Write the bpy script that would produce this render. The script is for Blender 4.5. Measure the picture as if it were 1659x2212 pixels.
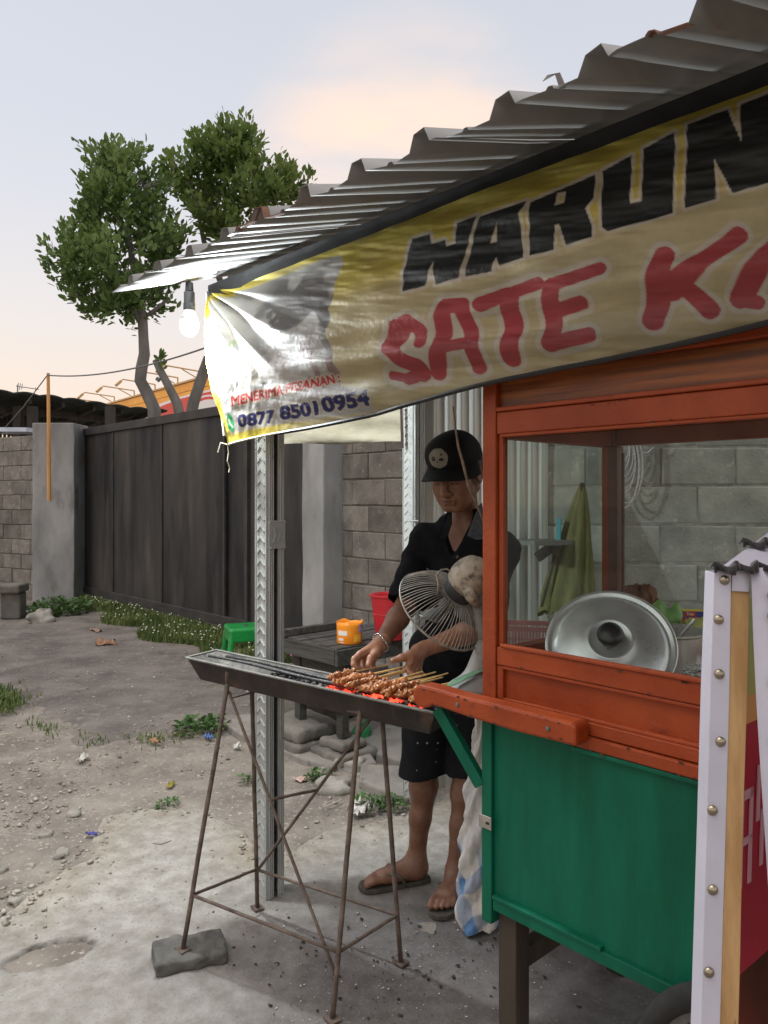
import bpy, bmesh, math, random
import numpy as np
from mathutils import Vector, Matrix
random.seed(7); rng = np.random.default_rng(7)
for o in list(bpy.data.objects): bpy.data.objects.remove(o)
scene = bpy.context.scene
COL = scene.collection

# ---------------------------------------------------------------- camera
F, CX, HY, CH = 1650.0, 829.5, 1075.0, 1.40      # focal length and horizon of a 1659 x 2212 frame, eye height in metres
cam = bpy.data.cameras.new('camera'); camo = bpy.data.objects.new('camera', cam); COL.objects.link(camo)
cam.sensor_fit = 'HORIZONTAL'; cam.sensor_width = 36.0; cam.lens = 36.0 * F / 1659.0
cam.shift_y = -31.0 / 1659.0; cam.clip_start = 0.05; cam.clip_end = 500
camo.location = (0, 0, CH); camo.rotation_euler = (math.pi / 2, 0, 0)
scene.camera = camo

# ---------------------------------------------------------------- world, sun, exposure
w = bpy.data.worlds.new('World'); scene.world = w; w.use_nodes = True
nt = w.node_tree; nt.nodes.clear()
def wn(t, **k):
    n = nt.nodes.new(t)
    for a, b in k.items(): setattr(n, a, b)
    return n
SUN_EL, SUN_AZ = math.radians(70.0), math.radians(235.0)     # added fill: soft sun lamp, high and left behind the camera, brightens the ground
out = wn('ShaderNodeOutputWorld'); bg = wn('ShaderNodeBackground'); add = wn('ShaderNodeAddShader')
bg2 = wn('ShaderNodeBackground'); bg2.inputs['Strength'].default_value = 0.05
sky = wn('ShaderNodeTexSky', sky_type='NISHITA'); sky.sun_disc = False
sky.air_density = 0.5; sky.dust_density = 5.0; sky.ozone_density = 0.3; sky.sun_elevation = SUN_EL; sky.sun_rotation = SUN_AZ
nt.links.new(sky.outputs[0], bg2.inputs['Color'])
tc = wn('ShaderNodeTexCoord'); sep = wn('ShaderNodeSeparateXYZ'); nt.links.new(tc.outputs['Generated'], sep.inputs[0])
ramp = wn('ShaderNodeValToRGB'); cr = ramp.color_ramp
stops = [(0.0, (0.95, 0.70, 0.46)), (0.10, (0.93, 0.74, 0.54)), (0.22, (0.80, 0.73, 0.66)), (0.36, (0.67, 0.67, 0.69)), (0.52, (0.60, 0.62, 0.66)), (1.0, (0.48, 0.51, 0.57))]
cr.elements[0].position = stops[0][0]; cr.elements[0].color = (*stops[0][1], 1)
cr.elements[1].position = stops[-1][0]; cr.elements[1].color = (*stops[-1][1], 1)
for p_, c_ in stops[1:-1]:
    e = cr.elements.new(p_); e.color = (*c_, 1)
nt.links.new(sep.outputs['Z'], ramp.inputs[0])
# thin pink cloud streaks over the whole dome
mp = wn('ShaderNodeMapping'); mp.inputs['Rotation'].default_value = (0.0, math.radians(38), 0.2); mp.inputs['Scale'].default_value = (1.2, 1.2, 5.0)
nt.links.new(tc.outputs['Generated'], mp.inputs[0])
nz = wn('ShaderNodeTexNoise'); nz.inputs['Scale'].default_value = 1.25; nz.inputs['Detail'].default_value = 5; nz.inputs['Roughness'].default_value = 0.5
nt.links.new(mp.outputs[0], nz.inputs['Vector'])
mr = wn('ShaderNodeMapRange'); mr.inputs[1].default_value = 0.50; mr.inputs[2].default_value = 0.72; mr.inputs[3].default_value = 0; mr.inputs[4].default_value = 0.28
nt.links.new(nz.outputs[0], mr.inputs[0])
mixc = wn('ShaderNodeMix', data_type='RGBA'); mixc.inputs[7].default_value = (0.90, 0.70, 0.62, 1)
nt.links.new(mr.outputs[0], mixc.inputs[0]); nt.links.new(ramp.outputs[0], mixc.inputs[6])
# afterglow on a cloud bank low ahead
GD = Vector((0.03, 1.0, 0.37)).normalized()
dp = wn('ShaderNodeVectorMath', operation='DOT_PRODUCT'); nt.links.new(tc.outputs['Generated'], dp.inputs[0]); dp.inputs[1].default_value = GD
gm = wn('ShaderNodeMapRange'); gm.interpolation_type = 'SMOOTHSTEP'; gm.inputs[1].default_value = math.cos(math.radians(14)); gm.inputs[2].default_value = math.cos(math.radians(3)); gm.inputs[3].default_value = 0; gm.inputs[4].default_value = 1
nt.links.new(dp.outputs['Value'], gm.inputs[0])
mp2 = wn('ShaderNodeMapping'); mp2.inputs['Rotation'].default_value = (0.0, math.radians(-33), 0.0); mp2.inputs['Scale'].default_value = (2.0, 2.0, 7.0); nt.links.new(tc.outputs['Generated'], mp2.inputs[0])
nz2 = wn('ShaderNodeTexNoise'); nz2.inputs['Scale'].default_value = 2.2; nz2.inputs['Detail'].default_value = 4; nt.links.new(mp2.outputs[0], nz2.inputs['Vector'])
cm = wn('ShaderNodeMapRange'); cm.inputs[1].default_value = 0.36; cm.inputs[2].default_value = 0.62; cm.inputs[3].default_value = 0.30; cm.inputs[4].default_value = 1.0; nt.links.new(nz2.outputs[0], cm.inputs[0])
mm_ = wn('ShaderNodeMath', operation='MULTIPLY'); nt.links.new(gm.outputs[0], mm_.inputs[0]); nt.links.new(cm.outputs[0], mm_.inputs[1])
mixg = wn('ShaderNodeMix', data_type='RGBA'); mixg.inputs[7].default_value = (1.08, 0.80, 0.58, 1)
nt.links.new(mm_.outputs[0], mixg.inputs[0]); nt.links.new(mixc.outputs[2], mixg.inputs[6])
nt.links.new(mixg.outputs[2], bg.inputs['Color']); bg.inputs['Strength'].default_value = 0.81
nt.links.new(bg.outputs[0], add.inputs[0]); nt.links.new(bg2.outputs[0], add.inputs[1]); nt.links.new(add.outputs[0], out.inputs[0])

sl = bpy.data.lights.new('sun_fill', 'SUN'); sl.energy = 0.8; sl.angle = math.radians(55); sl.color = (1.0, 0.92, 0.83)
so = bpy.data.objects.new('sun_fill', sl); COL.objects.link(so)
sd = Vector((math.sin(SUN_AZ) * math.cos(SUN_EL), math.cos(SUN_AZ) * math.cos(SUN_EL), math.sin(SUN_EL)))
so.rotation_euler = sd.to_track_quat('Z', 'Y').to_euler()

vs = scene.view_settings; scene.display_settings.display_device = 'sRGB'
vs.view_transform = 'Standard'; vs.look = 'None'; vs.gamma = 1; vs.use_curve_mapping = False; vs.exposure = 0.30
scene.render.engine = 'CYCLES'; cy = scene.cycles
cy.use_denoising = True; cy.max_bounces = 8; cy.diffuse_bounces = 4; cy.glossy_bounces = 4; cy.transmission_bounces = 6; cy.transparent_max_bounces = 8
cy.use_adaptive_sampling = True; cy.adaptive_threshold = 0.02; cy.sample_clamp_indirect = 6; cy.caustics_reflective = False; cy.caustics_refractive = False

# ---------------------------------------------------------------- geometry of the place
def P(px, py, Y):
    return Vector(((px - CX) / F * Y, Y, CH - (py - HY) / F * Y))
def G(px, py, z=0.0):
    return P(px, py, (CH - z) * F / (py - HY))
U = Vector((-1529.5, 1650.0, 0)).normalized()      # street direction (away, left)
R_ = -U                                             # along the stall front, towards the right
V = Vector((-U.x * 0 + U.y, -U.x, 0)).normalized()  # into the stall
RZ = math.atan2(R_.y, R_.x)
def onplane(px, py, p0, d):
    k = (px - CX) / F
    t = (k * p0[1] - p0[0]) / (d[0] - k * d[1])
    return P(px, py, p0[1] + d[1] * t)

# ---------------------------------------------------------------- helpers
WM = {}
def tag(o, label, cat=None, group=None, kind=None):
    if label: o['label'] = label
    if cat: o['category'] = cat
    if group: o['group'] = group
    if kind: o['kind'] = kind
    return o
def thing(name, label, cat, loc=(0, 0, 0), rz=0.0, group=None):
    o = bpy.data.objects.new(name, None); COL.objects.link(o); o.empty_display_size = 0.1
    o.location = loc; o.rotation_euler = (0, 0, rz)
    WM[o] = Matrix.Translation(Vector(loc)) @ Matrix.Rotation(rz, 4, 'Z')
    return tag(o, label, cat, group)
def link(name, me, m, parent=None, world=True, base=None):
    o = bpy.data.objects.new(name, me); COL.objects.link(o)
    if m is not None and len(me.materials) == 0: me.materials.append(m)
    if parent is not None:
        if world: me.transform(WM[parent].inverted())
        o.parent = parent; WM[o] = WM[parent]
    else:
        if base is not None:
            me.transform(Matrix.Translation(-Vector(base))); o.location = base
            WM[o] = Matrix.Translation(Vector(base))
        else: WM[o] = Matrix.Identity(4)
    return o
class MB:
    def __init__(s): s.v = []; s.f = []
    def add(s, vs_, fs, M=None):
        n = len(s.v)
        for p in vs_:
            p = Vector(p); s.v.append(tuple(M @ p) if M is not None else tuple(p))
        s.f += [tuple(i + n for i in f) for f in fs]; return s
    def box(s, c, d, rz=0.0, M=None):
        x, y, z = d[0] / 2, d[1] / 2, d[2] / 2
        T = Matrix.Translation(Vector(c)) @ Matrix.Rotation(rz, 4, 'Z')
        if M is not None: T = M @ T
        return s.add([(-x,-y,-z),(x,-y,-z),(x,y,-z),(-x,y,-z),(-x,-y,z),(x,-y,z),(x,y,z),(-x,y,z)],
                     [(0,3,2,1),(4,5,6,7),(0,1,5,4),(1,2,6,5),(2,3,7,6),(3,0,4,7)], T)
    def span(s, x0, x1, y0, y1, z0, z1, M=None):
        return s.box(((x0+x1)/2, (y0+y1)/2, (z0+z1)/2), (x1-x0, y1-y0, z1-z0), 0, M)
    def bar(s, a, b, wd, ht, up=(0, 0, 1)):
        a = Vector(a); b = Vector(b); d = b - a; L = d.length; x = d.normalized()
        y = Vector(up).cross(x)
        if y.length < 1e-5: y = Vector((0, 1, 0)).cross(x)
        y.normalize(); z = x.cross(y)
        M = Matrix((x, y, z)).transposed().to_4x4(); M.translation = (a + b) / 2
        return s.box((0, 0, 0), (L, wd, ht), 0, M)
    def tube(s, pts, r, n=8, cap=True, flat=1.0):
        pts = [Vector(p) for p in pts]; m = len(pts)
        rs = r if isinstance(r, (list, tuple)) else [r] * m
        t0 = (pts[1] - pts[0]).normalized()
        ref = Vector((0, 0, 1)) if abs(t0.z) < 0.9 else Vector((1, 0, 0))
        x = t0.cross(ref).normalized(); base = len(s.v)
        for i in range(m):
            t = (pts[min(i+1, m-1)] - pts[max(i-1, 0)]).normalized()
            x = (x - t * x.dot(t)).normalized(); y = t.cross(x)
            for j in range(n):
                a = 2 * math.pi * j / n
                s.v.append(tuple(pts[i] + (x * math.cos(a) + y * math.sin(a) * flat) * rs[i]))
        for i in range(m - 1):
            for j in range(n):
                a = base + i*n + j; b = base + i*n + (j+1) % n
                s.f.append((a, b, b + n, a + n))
        if cap:
            s.f.append(tuple(base + j for j in reversed(range(n)))); s.f.append(tuple(base + (m-1)*n + j for j in range(n)))
        return s
    def lathe(s, prof, n=32, M=None):
        base = len(s.v); vs_ = []; fs = []
        for r, z in prof:
            for j in range(n):
                a = 2*math.pi*j/n; vs_.append((r*math.cos(a), r*math.sin(a), z))
        for i in range(len(prof)-1):
            for j in range(n):
                a = i*n+j; b = i*n+(j+1) % n; fs.append((a, b, b+n, a+n))
        if prof[0][0] > 1e-6: fs.append(tuple(reversed(range(n))))
        if prof[-1][0] > 1e-6: fs.append(tuple((len(prof)-1)*n + j for j in range(n)))
        return s.add(vs_, fs, M)
    def prism(s, poly, z0, z1, M=None):
        n = len(poly)
        vs_ = [(x, y, z0) for x, y in poly] + [(x, y, z1) for x, y in poly]
        fs = [tuple(reversed(range(n))), tuple(range(n, 2*n))] + [(i, (i+1) % n, n+(i+1) % n, n+i) for i in range(n)]
        return s.add(vs_, fs, M)
    def mesh(s, name, smooth=False):
        me = bpy.data.meshes.new(name); me.from_pydata(s.v, [], s.f); me.update()
        if smooth: me.polygons.foreach_set('use_smooth', [True]*len(me.polygons))
        return me
    def build(s, name, m, parent=None, world=True, smooth=False, bevel=0.0, base=None, solid=0.0, sub=0):
        me = s.mesh(name, smooth)
        bm = bmesh.new(); bm.from_mesh(me)
        if solid == 0: bmesh.ops.recalc_face_normals(bm, faces=bm.faces)
        bm.to_mesh(me); bm.free()
        o = link(name, me, m, parent, world, base)
        if solid:
            q = o.modifiers.new('solid', 'SOLIDIFY'); q.thickness = solid; q.offset = 0
        if bevel:
            q = o.modifiers.new('bevel', 'BEVEL'); q.width = bevel; q.segments = 2; q.limit_method = 'ANGLE'; q.angle_limit = math.radians(40)
        if sub:
            q = o.modifiers.new('sub', 'SUBSURF'); q.levels = sub; q.render_levels = sub
        return o
def frame(origin, x, y=None, z=None):
    """matrix whose columns are the given axes"""
    x = Vector(x).normalized()
    if z is not None:
        z = Vector(z).normalized(); y = z.cross(x).normalized(); z = x.cross(y)
    else:
        y = Vector(y).normalized(); z = x.cross(y).normalized(); y = z.cross(x)
    M = Matrix((x, y, z)).transposed().to_4x4(); M.translation = Vector(origin); return M
def zframe(origin, z, xhint=(1, 0, 0)):
    z = Vector(z).normalized(); x = Vector(xhint); x = (x - z * x.dot(z)).normalized(); y = z.cross(x)
    M = Matrix((x, y, z)).transposed().to_4x4(); M.translation = Vector(origin); return M

def np_mesh(name, verts, quads, smooth=True, col=None, cname='print'):
    me = bpy.data.meshes.new(name); verts = np.asarray(verts, np.float32); quads = np.asarray(quads, np.int32); k = quads.shape[1]
    me.vertices.add(len(verts)); me.vertices.foreach_set('co', verts.ravel())
    me.loops.add(quads.size); me.loops.foreach_set('vertex_index', quads.ravel())
    me.polygons.add(len(quads)); me.polygons.foreach_set('loop_start', np.arange(0, quads.size, k, dtype=np.int32))
    me.update(calc_edges=True); me.validate()
    if smooth: me.polygons.foreach_set('use_smooth', np.ones(len(me.polygons), bool))
    if col is not None:
        a = me.color_attributes.new(cname, 'FLOAT_COLOR', 'POINT')
        c4 = np.ones((len(verts), 4), np.float32); c4[:, :3] = col; a.data.foreach_set('color', c4.ravel())
    return me
def grid_faces(nx, ny):
    i, j = np.meshgrid(np.arange(nx-1), np.arange(ny-1), indexing='ij'); a = (i*ny + j).ravel()
    return np.stack([a, a+ny, a+ny+1, a+1], 1)
_perm = rng.permutation(512)
def vnoise(x, y, seed=0):
    xi = np.floor(x).astype(int); yi = np.floor(y).astype(int); xf = x-xi; yf = y-yi
    def h(a, b): return ((np.sin((a*127.1 + b*311.7 + seed*74.7)) * 43758.5453) % 1.0)
    sx = xf*xf*(3-2*xf); sy = yf*yf*(3-2*yf)
    return (h(xi, yi)*(1-sx)+h(xi+1, yi)*sx)*(1-sy) + (h(xi, yi+1)*(1-sx)+h(xi+1, yi+1)*sx)*sy
def fbm(x, y, oct=4, seed=0):
    a = 0; s_ = 0.5
    for o in range(oct):
        a = a + s_*vnoise(x*2**o, y*2**o, seed+o); s_ *= 0.5
    return a / (1-0.5**oct)
def sstep(a, b, x):
    t = np.clip((x-a)/(b-a), 0, 1); return t*t*(3-2*t)
def poly_sdf(x, y, poly):
    """signed distance to polygon, negative inside"""
    poly = np.asarray(poly, float); d = np.full(np.shape(x), 1e9); c = np.zeros(np.shape(x), bool)
    n = len(poly)
    for i in range(n):
        ax, ay = poly[i]; bx, by = poly[(i+1) % n]
        ex, ey = bx-ax, by-ay; L = ex*ex+ey*ey+1e-12
        t = np.clip(((x-ax)*ex+(y-ay)*ey)/L, 0, 1)
        d = np.minimum(d, np.hypot(x-ax-t*ex, y-ay-t*ey))
        if ay != by:
            cond = ((ay > y) != (by > y)) & (x < (bx-ax)*(y-ay)/(by-ay)+ax); c ^= cond
    return np.where(c, -d, d)
def stroke_sdf(x, y, segs):
    d = np.full(np.shape(x), 1e9)
    for ax, ay, bx, by, r in segs:
        ex, ey = bx-ax, by-ay; L = ex*ex+ey*ey+1e-12
        t = np.clip(((x-ax)*ex+(y-ay)*ey)/L, 0, 1)
        d = np.minimum(d, np.hypot(x-ax-t*ex, y-ay-t*ey)-r)
    return d

# signed distance volumes, meshed with surface nets
class Vol:
    def __init__(s, lo, hi, h):
        s.lo = np.array(lo, float); s.h = h; s.n = np.ceil((np.array(hi)-s.lo)/h).astype(int)+1
        s.F = np.full(s.n, 0.5, np.float32)
        s.ax = [s.lo[i]+h*np.arange(s.n[i]) for i in range(3)]
    def sub(s, lo, hi):
        sl_ = []
        for i in range(3):
            a = int(np.clip(np.floor((lo[i]-s.lo[i])/s.h), 0, s.n[i])); b = int(np.clip(np.ceil((hi[i]-s.lo[i])/s.h)+1, 0, s.n[i]))
            if b <= a: return None
            sl_.append(slice(a, b))
        g = [s.ax[0][sl_[0]][:, None, None], s.ax[1][sl_[1]][None, :, None], s.ax[2][sl_[2]][None, None, :]]
        return tuple(sl_), g
    def op(s, sl_, d, k, mode):
        a = s.F[sl_]
        if mode == 'add':
            h = np.clip(0.5+0.5*(d-a)/k, 0, 1); s.F[sl_] = (d*(1-h)+a*h - k*h*(1-h))
        elif mode == 'cut':
            d = -d; h = np.clip(0.5-0.5*(d-a)/k, 0, 1); s.F[sl_] = (d*(1-h)+a*h + k*h*(1-h))
        elif mode == 'and':
            h = np.clip(0.5-0.5*(d-a)/k, 0, 1); s.F[sl_] = (d*(1-h)+a*h + k*h*(1-h))
    def cap(s, a, b, ra, rb=None, k=0.008, mode='add'):
        a = np.array(a, float); b = np.array(b, float); rb = ra if rb is None else rb; m = max(ra, rb)+k+0.02
        q = s.sub(np.minimum(a, b)-m, np.maximum(a, b)+m)
        if q is None: return
        sl_, (X, Y, Z) = q; e = b-a; L = e@e+1e-12
        t = np.clip(((X-a[0])*e[0]+(Y-a[1])*e[1]+(Z-a[2])*e[2])/L, 0, 1)
        d = np.sqrt((X-a[0]-t*e[0])**2+(Y-a[1]-t*e[1])**2+(Z-a[2]-t*e[2])**2)-(ra+(rb-ra)*t)
        s.op(sl_, d.astype(np.float32), k, mode)
    def ell(s, c, r, M=None, k=0.008, mode='add'):
        c = np.array(c, float); r = np.array(r, float); m = max(r)+k+0.02
        q = s.sub(c-m, c+m)
        if q is None: return
        sl_, (X, Y, Z) = q; X = X-c[0]; Y = Y-c[1]; Z = Z-c[2]
        A = np.eye(3) if M is None else np.array([M.col[i][:3] for i in range(3)])
        p = [A[i][0]*X+A[i][1]*Y+A[i][2]*Z for i in range(3)]
        k0 = np.sqrt(sum((p[i]/r[i])**2 for i in range(3))); k1 = np.sqrt(sum((p[i]/r[i]**2)**2 for i in range(3)))+1e-9
        s.op(sl_, (k0*(k0-1)/k1).astype(np.float32), k, mode)
    def box(s, c, hd, M=None, rnd=0.005, k=0.004, mode='add'):
        c = np.array(c, float); m = float(np.linalg.norm(hd))+k+0.02
        q = s.sub(c-m, c+m)
        if q is None: return
        sl_, (X, Y, Z) = q; X = X-c[0]; Y = Y-c[1]; Z = Z-c[2]
        A = np.eye(3) if M is None else np.array([M.col[i][:3] for i in range(3)])
        p = [np.abs(A[i][0]*X+A[i][1]*Y+A[i][2]*Z)-(hd[i]-rnd) for i in range(3)]
        d = np.sqrt(sum(np.maximum(pi, 0)**2 for pi in p))+np.minimum(np.maximum(np.maximum(p[0], p[1]), p[2]), 0)-rnd
        s.op(sl_, d.astype(np.float32), k, mode)
    def half(s, c, nrm, k=0.003):
        """keep the side the normal points away from"""
        n = np.array(nrm, float); n /= np.linalg.norm(n)
        d = (s.ax[0][:, None, None]-c[0])*n[0]+(s.ax[1][None, :, None]-c[1])*n[1]+(s.ax[2][None, None, :]-c[2])*n[2]
        s.op((slice(None),)*3, d.astype(np.float32), k, 'and')
    def warp(s, amp, scale, seed=0):
        X = s.ax[0][:, None, None]; Y = s.ax[1][None, :, None]; Z = s.ax[2][None, None, :]
        r = np.random.default_rng(seed); tot = 0
        for i in range(5):
            d = r.normal(size=3); d /= np.linalg.norm(d); f = scale*(0.7+1.3*r.random()); ph = r.random()*6.28
            d2 = r.normal(size=3)*scale*0.6
            tot = tot + np.sin(f*(d[0]*X+d[1]*Y+d[2]*Z)+ph+1.5*np.sin(d2[0]*X+d2[1]*Y+d2[2]*Z))
        s.F += (amp*tot/5).astype(np.float32)
    def verts(s):
        Fv = s.F; S = Fv < 0; n = Fv.shape
        c = [S[i:n[0]-1+i, j:n[1]-1+j, k:n[2]-1+k] for i in (0, 1) for j in (0, 1) for k in (0, 1)]
        anyc = np.logical_or.reduce(c); allc = np.logical_and.reduce(c); act = anyc & ~allc
        idx = np.argwhere(act); vid = np.full(act.shape, -1, np.int64); vid[act] = np.arange(len(idx))
        off = np.array([(i, j, k) for i in (0, 1) for j in (0, 1) for k in (0, 1)])
        val = np.stack([Fv[idx[:, 0]+o[0], idx[:, 1]+o[1], idx[:, 2]+o[2]] for o in off], 1)
        acc = np.zeros((len(idx), 3)); cnt = np.zeros(len(idx))
        for a in range(8):
            for b in range(a+1, 8):
                if np.abs(off[a]-off[b]).sum() != 1: continue
                va, vb = val[:, a], val[:, b]; m = (va < 0) != (vb < 0)
                t = np.where(m, va/(va-vb+1e-12*(va == vb)), 0)
                acc += m[:, None]*(off[a]+t[:, None]*(off[b]-off[a])); cnt += m
        pos = s.lo + s.h*(idx+acc/np.maximum(cnt, 1)[:, None])
        quads = []
        for axis in range(3):
            o1, o2 = (axis+1) % 3, (axis+2) % 3
            sa = [slice(None)]*3; sb = [slice(None)]*3; sa[axis] = slice(0, n[axis]-1); sb[axis] = slice(1, n[axis])
            A = S[tuple(sa)]; B = S[tuple(sb)]; ch = A != B
            e = np.argwhere(ch); fl = A[ch]
            ok = (e[:, o1] > 0) & (e[:, o2] > 0) & (e[:, o1] < n[o1]-1) & (e[:, o2] < n[o2]-1); e = e[ok]; fl = fl[ok]
            def g(d1, d2):
                q = e.copy(); q[:, o1] -= d1; q[:, o2] -= d2; return vid[q[:, 0], q[:, 1], q[:, 2]]
            q = np.stack([g(1, 1), g(0, 1), g(0, 0), g(1, 0)], 1); q[~fl] = q[~fl][:, ::-1]
            quads.append(q)
        return pos, np.concatenate(quads)
def relax(pos, quads, it=1):
    for _ in range(it):
        acc = np.zeros_like(pos); cnt = np.zeros(len(pos))
        for i in range(4):
            a = quads[:, i]; b = quads[:, (i+1) % 4]
            np.add.at(acc, a, pos[b]); np.add.at(acc, b, pos[a]); np.add.at(cnt, a, 1); np.add.at(cnt, b, 1)
        pos = 0.5*pos+0.5*acc/np.maximum(cnt, 1)[:, None]
    return pos
def vol_obj(vol, name, m, parent=None, base=None, it=1, colfn=None):
    p, q = vol.verts(); p = relax(p, q, it)
    me = np_mesh(name, p, q, True, None if colfn is None else colfn(p))
    return link(name, me, m, parent, True, base)

# ---------------------------------------------------------------- materials
def lin(r, g, b):
    f = lambda c: (c/255/12.92) if c/255 <= 0.04045 else ((c/255+0.055)/1.055)**2.4
    return (f(r), f(g), f(b))
_mats = {}
def mat(name, c1, c2=None, scale=6.0, rough=0.7, metal=0.0, bump=0.0, bscale=60.0, detail=5.0, stretch=(1, 1, 1), attr=None, lo=0.35, hi=0.65,
        c3=None, scale3=20.0, lo3=0.58, hi3=0.68, spec=0.5, rvar=0.0, transl=0.0, emis=None, estr=0.0, coat=0.0, sheen=0.0, sss=0.0, objvar=0.0):
    if name in _mats: return _mats[name]
    m = bpy.data.materials.new(name); m.use_nodes = True; _mats[name] = m
    t = m.node_tree; N = t.nodes; L = t.links; b = N['Principled BSDF']
    b.inputs['Roughness'].default_value = rough; b.inputs['Metallic'].default_value = metal; b.inputs['Specular IOR Level'].default_value = spec
    if coat: b.inputs['Coat Weight'].default_value = coat; b.inputs['Coat Roughness'].default_value = 0.15
    if sheen: b.inputs['Sheen Weight'].default_value = sheen
    if sss: b.inputs['Subsurface Weight'].default_value = sss; b.inputs['Subsurface Radius'].default_value = (0.01, 0.004, 0.002)
    tc_ = N.new('ShaderNodeTexCoord'); mp_ = N.new('ShaderNodeMapping'); mp_.inputs['Scale'].default_value = stretch
    L.new(tc_.outputs['Object'], mp_.inputs[0])
    oi = N.new('ShaderNodeObjectInfo'); vm = N.new('ShaderNodeVectorMath'); vm.operation = 'MULTIPLY_ADD'
    L.new(oi.outputs['Random'], vm.inputs[0]); vm.inputs[1].default_value = (17, 23, 31); L.new(mp_.outputs[0], vm.inputs[2])
    vec = vm.outputs[0]
    def noise(sc, det=detail, ro=0.6):
        n = N.new('ShaderNodeTexNoise'); n.inputs['Scale'].default_value = sc; n.inputs['Detail'].default_value = det; n.inputs['Roughness'].default_value = ro
        L.new(vec, n.inputs['Vector']); return n.outputs[0]
    def rng_(x, a, c, o0=0, o1=1):
        r_ = N.new('ShaderNodeMapRange'); r_.inputs[1].default_value = a; r_.inputs[2].default_value = c; r_.inputs[3].default_value = o0; r_.inputs[4].default_value = o1
        L.new(x, r_.inputs[0]); return r_.outputs[0]
    def mix(fac, a, c, mode='MIX'):
        x = N.new('ShaderNodeMix'); x.data_type = 'RGBA'; x.blend_type = mode
        for sock, val in ((x.inputs[0], fac), (x.inputs[6], a), (x.inputs[7], c)):
            if hasattr(val, 'node'): L.new(val, sock)
            else: sock.default_value = val if isinstance(val, (int, float)) else (*val, 1)
        return x.outputs[2]
    col = tuple(c1)
    if attr:
        at = N.new('ShaderNodeAttribute'); at.attribute_name = attr; col = at.outputs['Color']
        if c2 is not None: col = mix(rng_(noise(scale), lo, hi, 0, 1), col, mix(1.0, col, c2, 'MULTIPLY'))
    elif c2 is not None: col = mix(rng_(noise(scale), lo, hi), c1, c2)
    if c3 is not None: col = mix(rng_(noise(scale3, 3), lo3, hi3), col, c3)
    if objvar:
        hv = N.new('ShaderNodeHueSaturation'); L.new(rng_(oi.outputs['Random'], 0, 1, 1-objvar, 1+objvar), hv.inputs['Value'])
        if hasattr(col, 'node'): L.new(col, hv.inputs['Color'])
        else: hv.inputs['Color'].default_value = (*col, 1)
        col = hv.outputs[0]
    if hasattr(col, 'node'): L.new(col, b.inputs['Base Color'])
    else: b.inputs['Base Color'].default_value = (*col, 1)
    if rvar: L.new(rng_(noise(scale*1.7), 0.3, 0.7, rough-rvar, rough+rvar), b.inputs['Roughness'])
    if bump:
        bp = N.new('ShaderNodeBump'); bp.inputs['Strength'].default_value = 1.0; bp.inputs['Distance'].default_value = bump
        L.new(noise(bscale, 4), bp.inputs['Height']); L.new(bp.outputs[0], b.inputs['Normal'])
    if emis:
        b.inputs['Emission Color'].default_value = (*emis, 1); b.inputs['Emission Strength'].default_value = estr
    if transl:
        tr = N.new('ShaderNodeBsdfTranslucent'); ms = N.new('ShaderNodeMixShader'); ms.inputs[0].default_value = transl
        if hasattr(col, 'node'): L.new(col, tr.inputs['Color'])
        else: tr.inputs['Color'].default_value = (*col, 1)
        L.new(b.outputs[0], ms.inputs[1]); L.new(tr.outputs[0], ms.inputs[2]); L.new(ms.outputs[0], N['Material Output'].inputs[0])
    return m
def glass_mat(name, tint=(0.9, 0.95, 0.92), refl=0.08, dirt=0.012):
    if name in _mats: return _mats[name]
    m = bpy.data.materials.new(name); m.use_nodes = True; _mats[name] = m; t = m.node_tree; N = t.nodes; L = t.links
    N.remove(N['Principled BSDF']); o = N['Material Output']
    tr = N.new('ShaderNodeBsdfTransparent'); tr.inputs[0].default_value = (*tint, 1)
    gl = N.new('ShaderNodeBsdfGlossy'); gl.inputs['Roughness'].default_value = 0.03
    df = N.new('ShaderNodeBsdfDiffuse'); df.inputs[0].default_value = (0.6, 0.6, 0.58, 1)
    fr = N.new('ShaderNodeFresnel'); fr.inputs[0].default_value = 1.25
    m1 = N.new('ShaderNodeMixShader'); L.new(fr.outputs[0], m1.inputs[0]); L.new(tr.outputs[0], m1.inputs[1]); L.new(gl.outputs[0], m1.inputs[2])
    nz_ = N.new('ShaderNodeTexNoise'); nz_.inputs['Scale'].default_value = 9
    r_ = N.new('ShaderNodeMapRange'); r_.inputs[1].default_value = 0.35; r_.inputs[2].default_value = 0.8; r_.inputs[3].default_value = 0; r_.inputs[4].default_value = dirt*2
    L.new(nz_.outputs[0], r_.inputs[0])
    m2 = N.new('ShaderNodeMixShader'); L.new(r_.outputs[0], m2.inputs[0]); L.new(m1.outputs[0], m2.inputs[1]); L.new(df.outputs[0], m2.inputs[2])
    L.new(m2.outputs[0], o.inputs[0]); return m
# ================================================================ SETTING: ground
m_asph = mat('packed_asphalt', (0.125, 0.110, 0.098), (0.22, 0.195, 0.172), 3.4, 0.95, bump=0.014, bscale=34, c3=(0.26, 0.235, 0.21), scale3=17, lo3=0.58, hi3=0.74, spec=0.2)
m_dirt = mat('dirt', (0.165, 0.143, 0.118), (0.285, 0.252, 0.212), 4.5, 0.95, bump=0.012, bscale=38, c3=(0.40, 0.37, 0.32), scale3=46, lo3=0.60, hi3=0.68)
m_conc = mat('worn_concrete', (1, 1, 1), (0.64, 0.62, 0.59), 14, 0.9, attr='print', bump=0.0045, bscale=60, c3=(0.20, 0.185, 0.165), scale3=95, lo3=0.58, hi3=0.70)
m_slab = mat('slab_concrete', (0.18, 0.165, 0.145), (0.27, 0.25, 0.22), 6, 0.92, bump=0.004, bscale=60, c3=(0.12, 0.11, 0.1), scale3=14, lo3=0.60, hi3=0.75)
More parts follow.
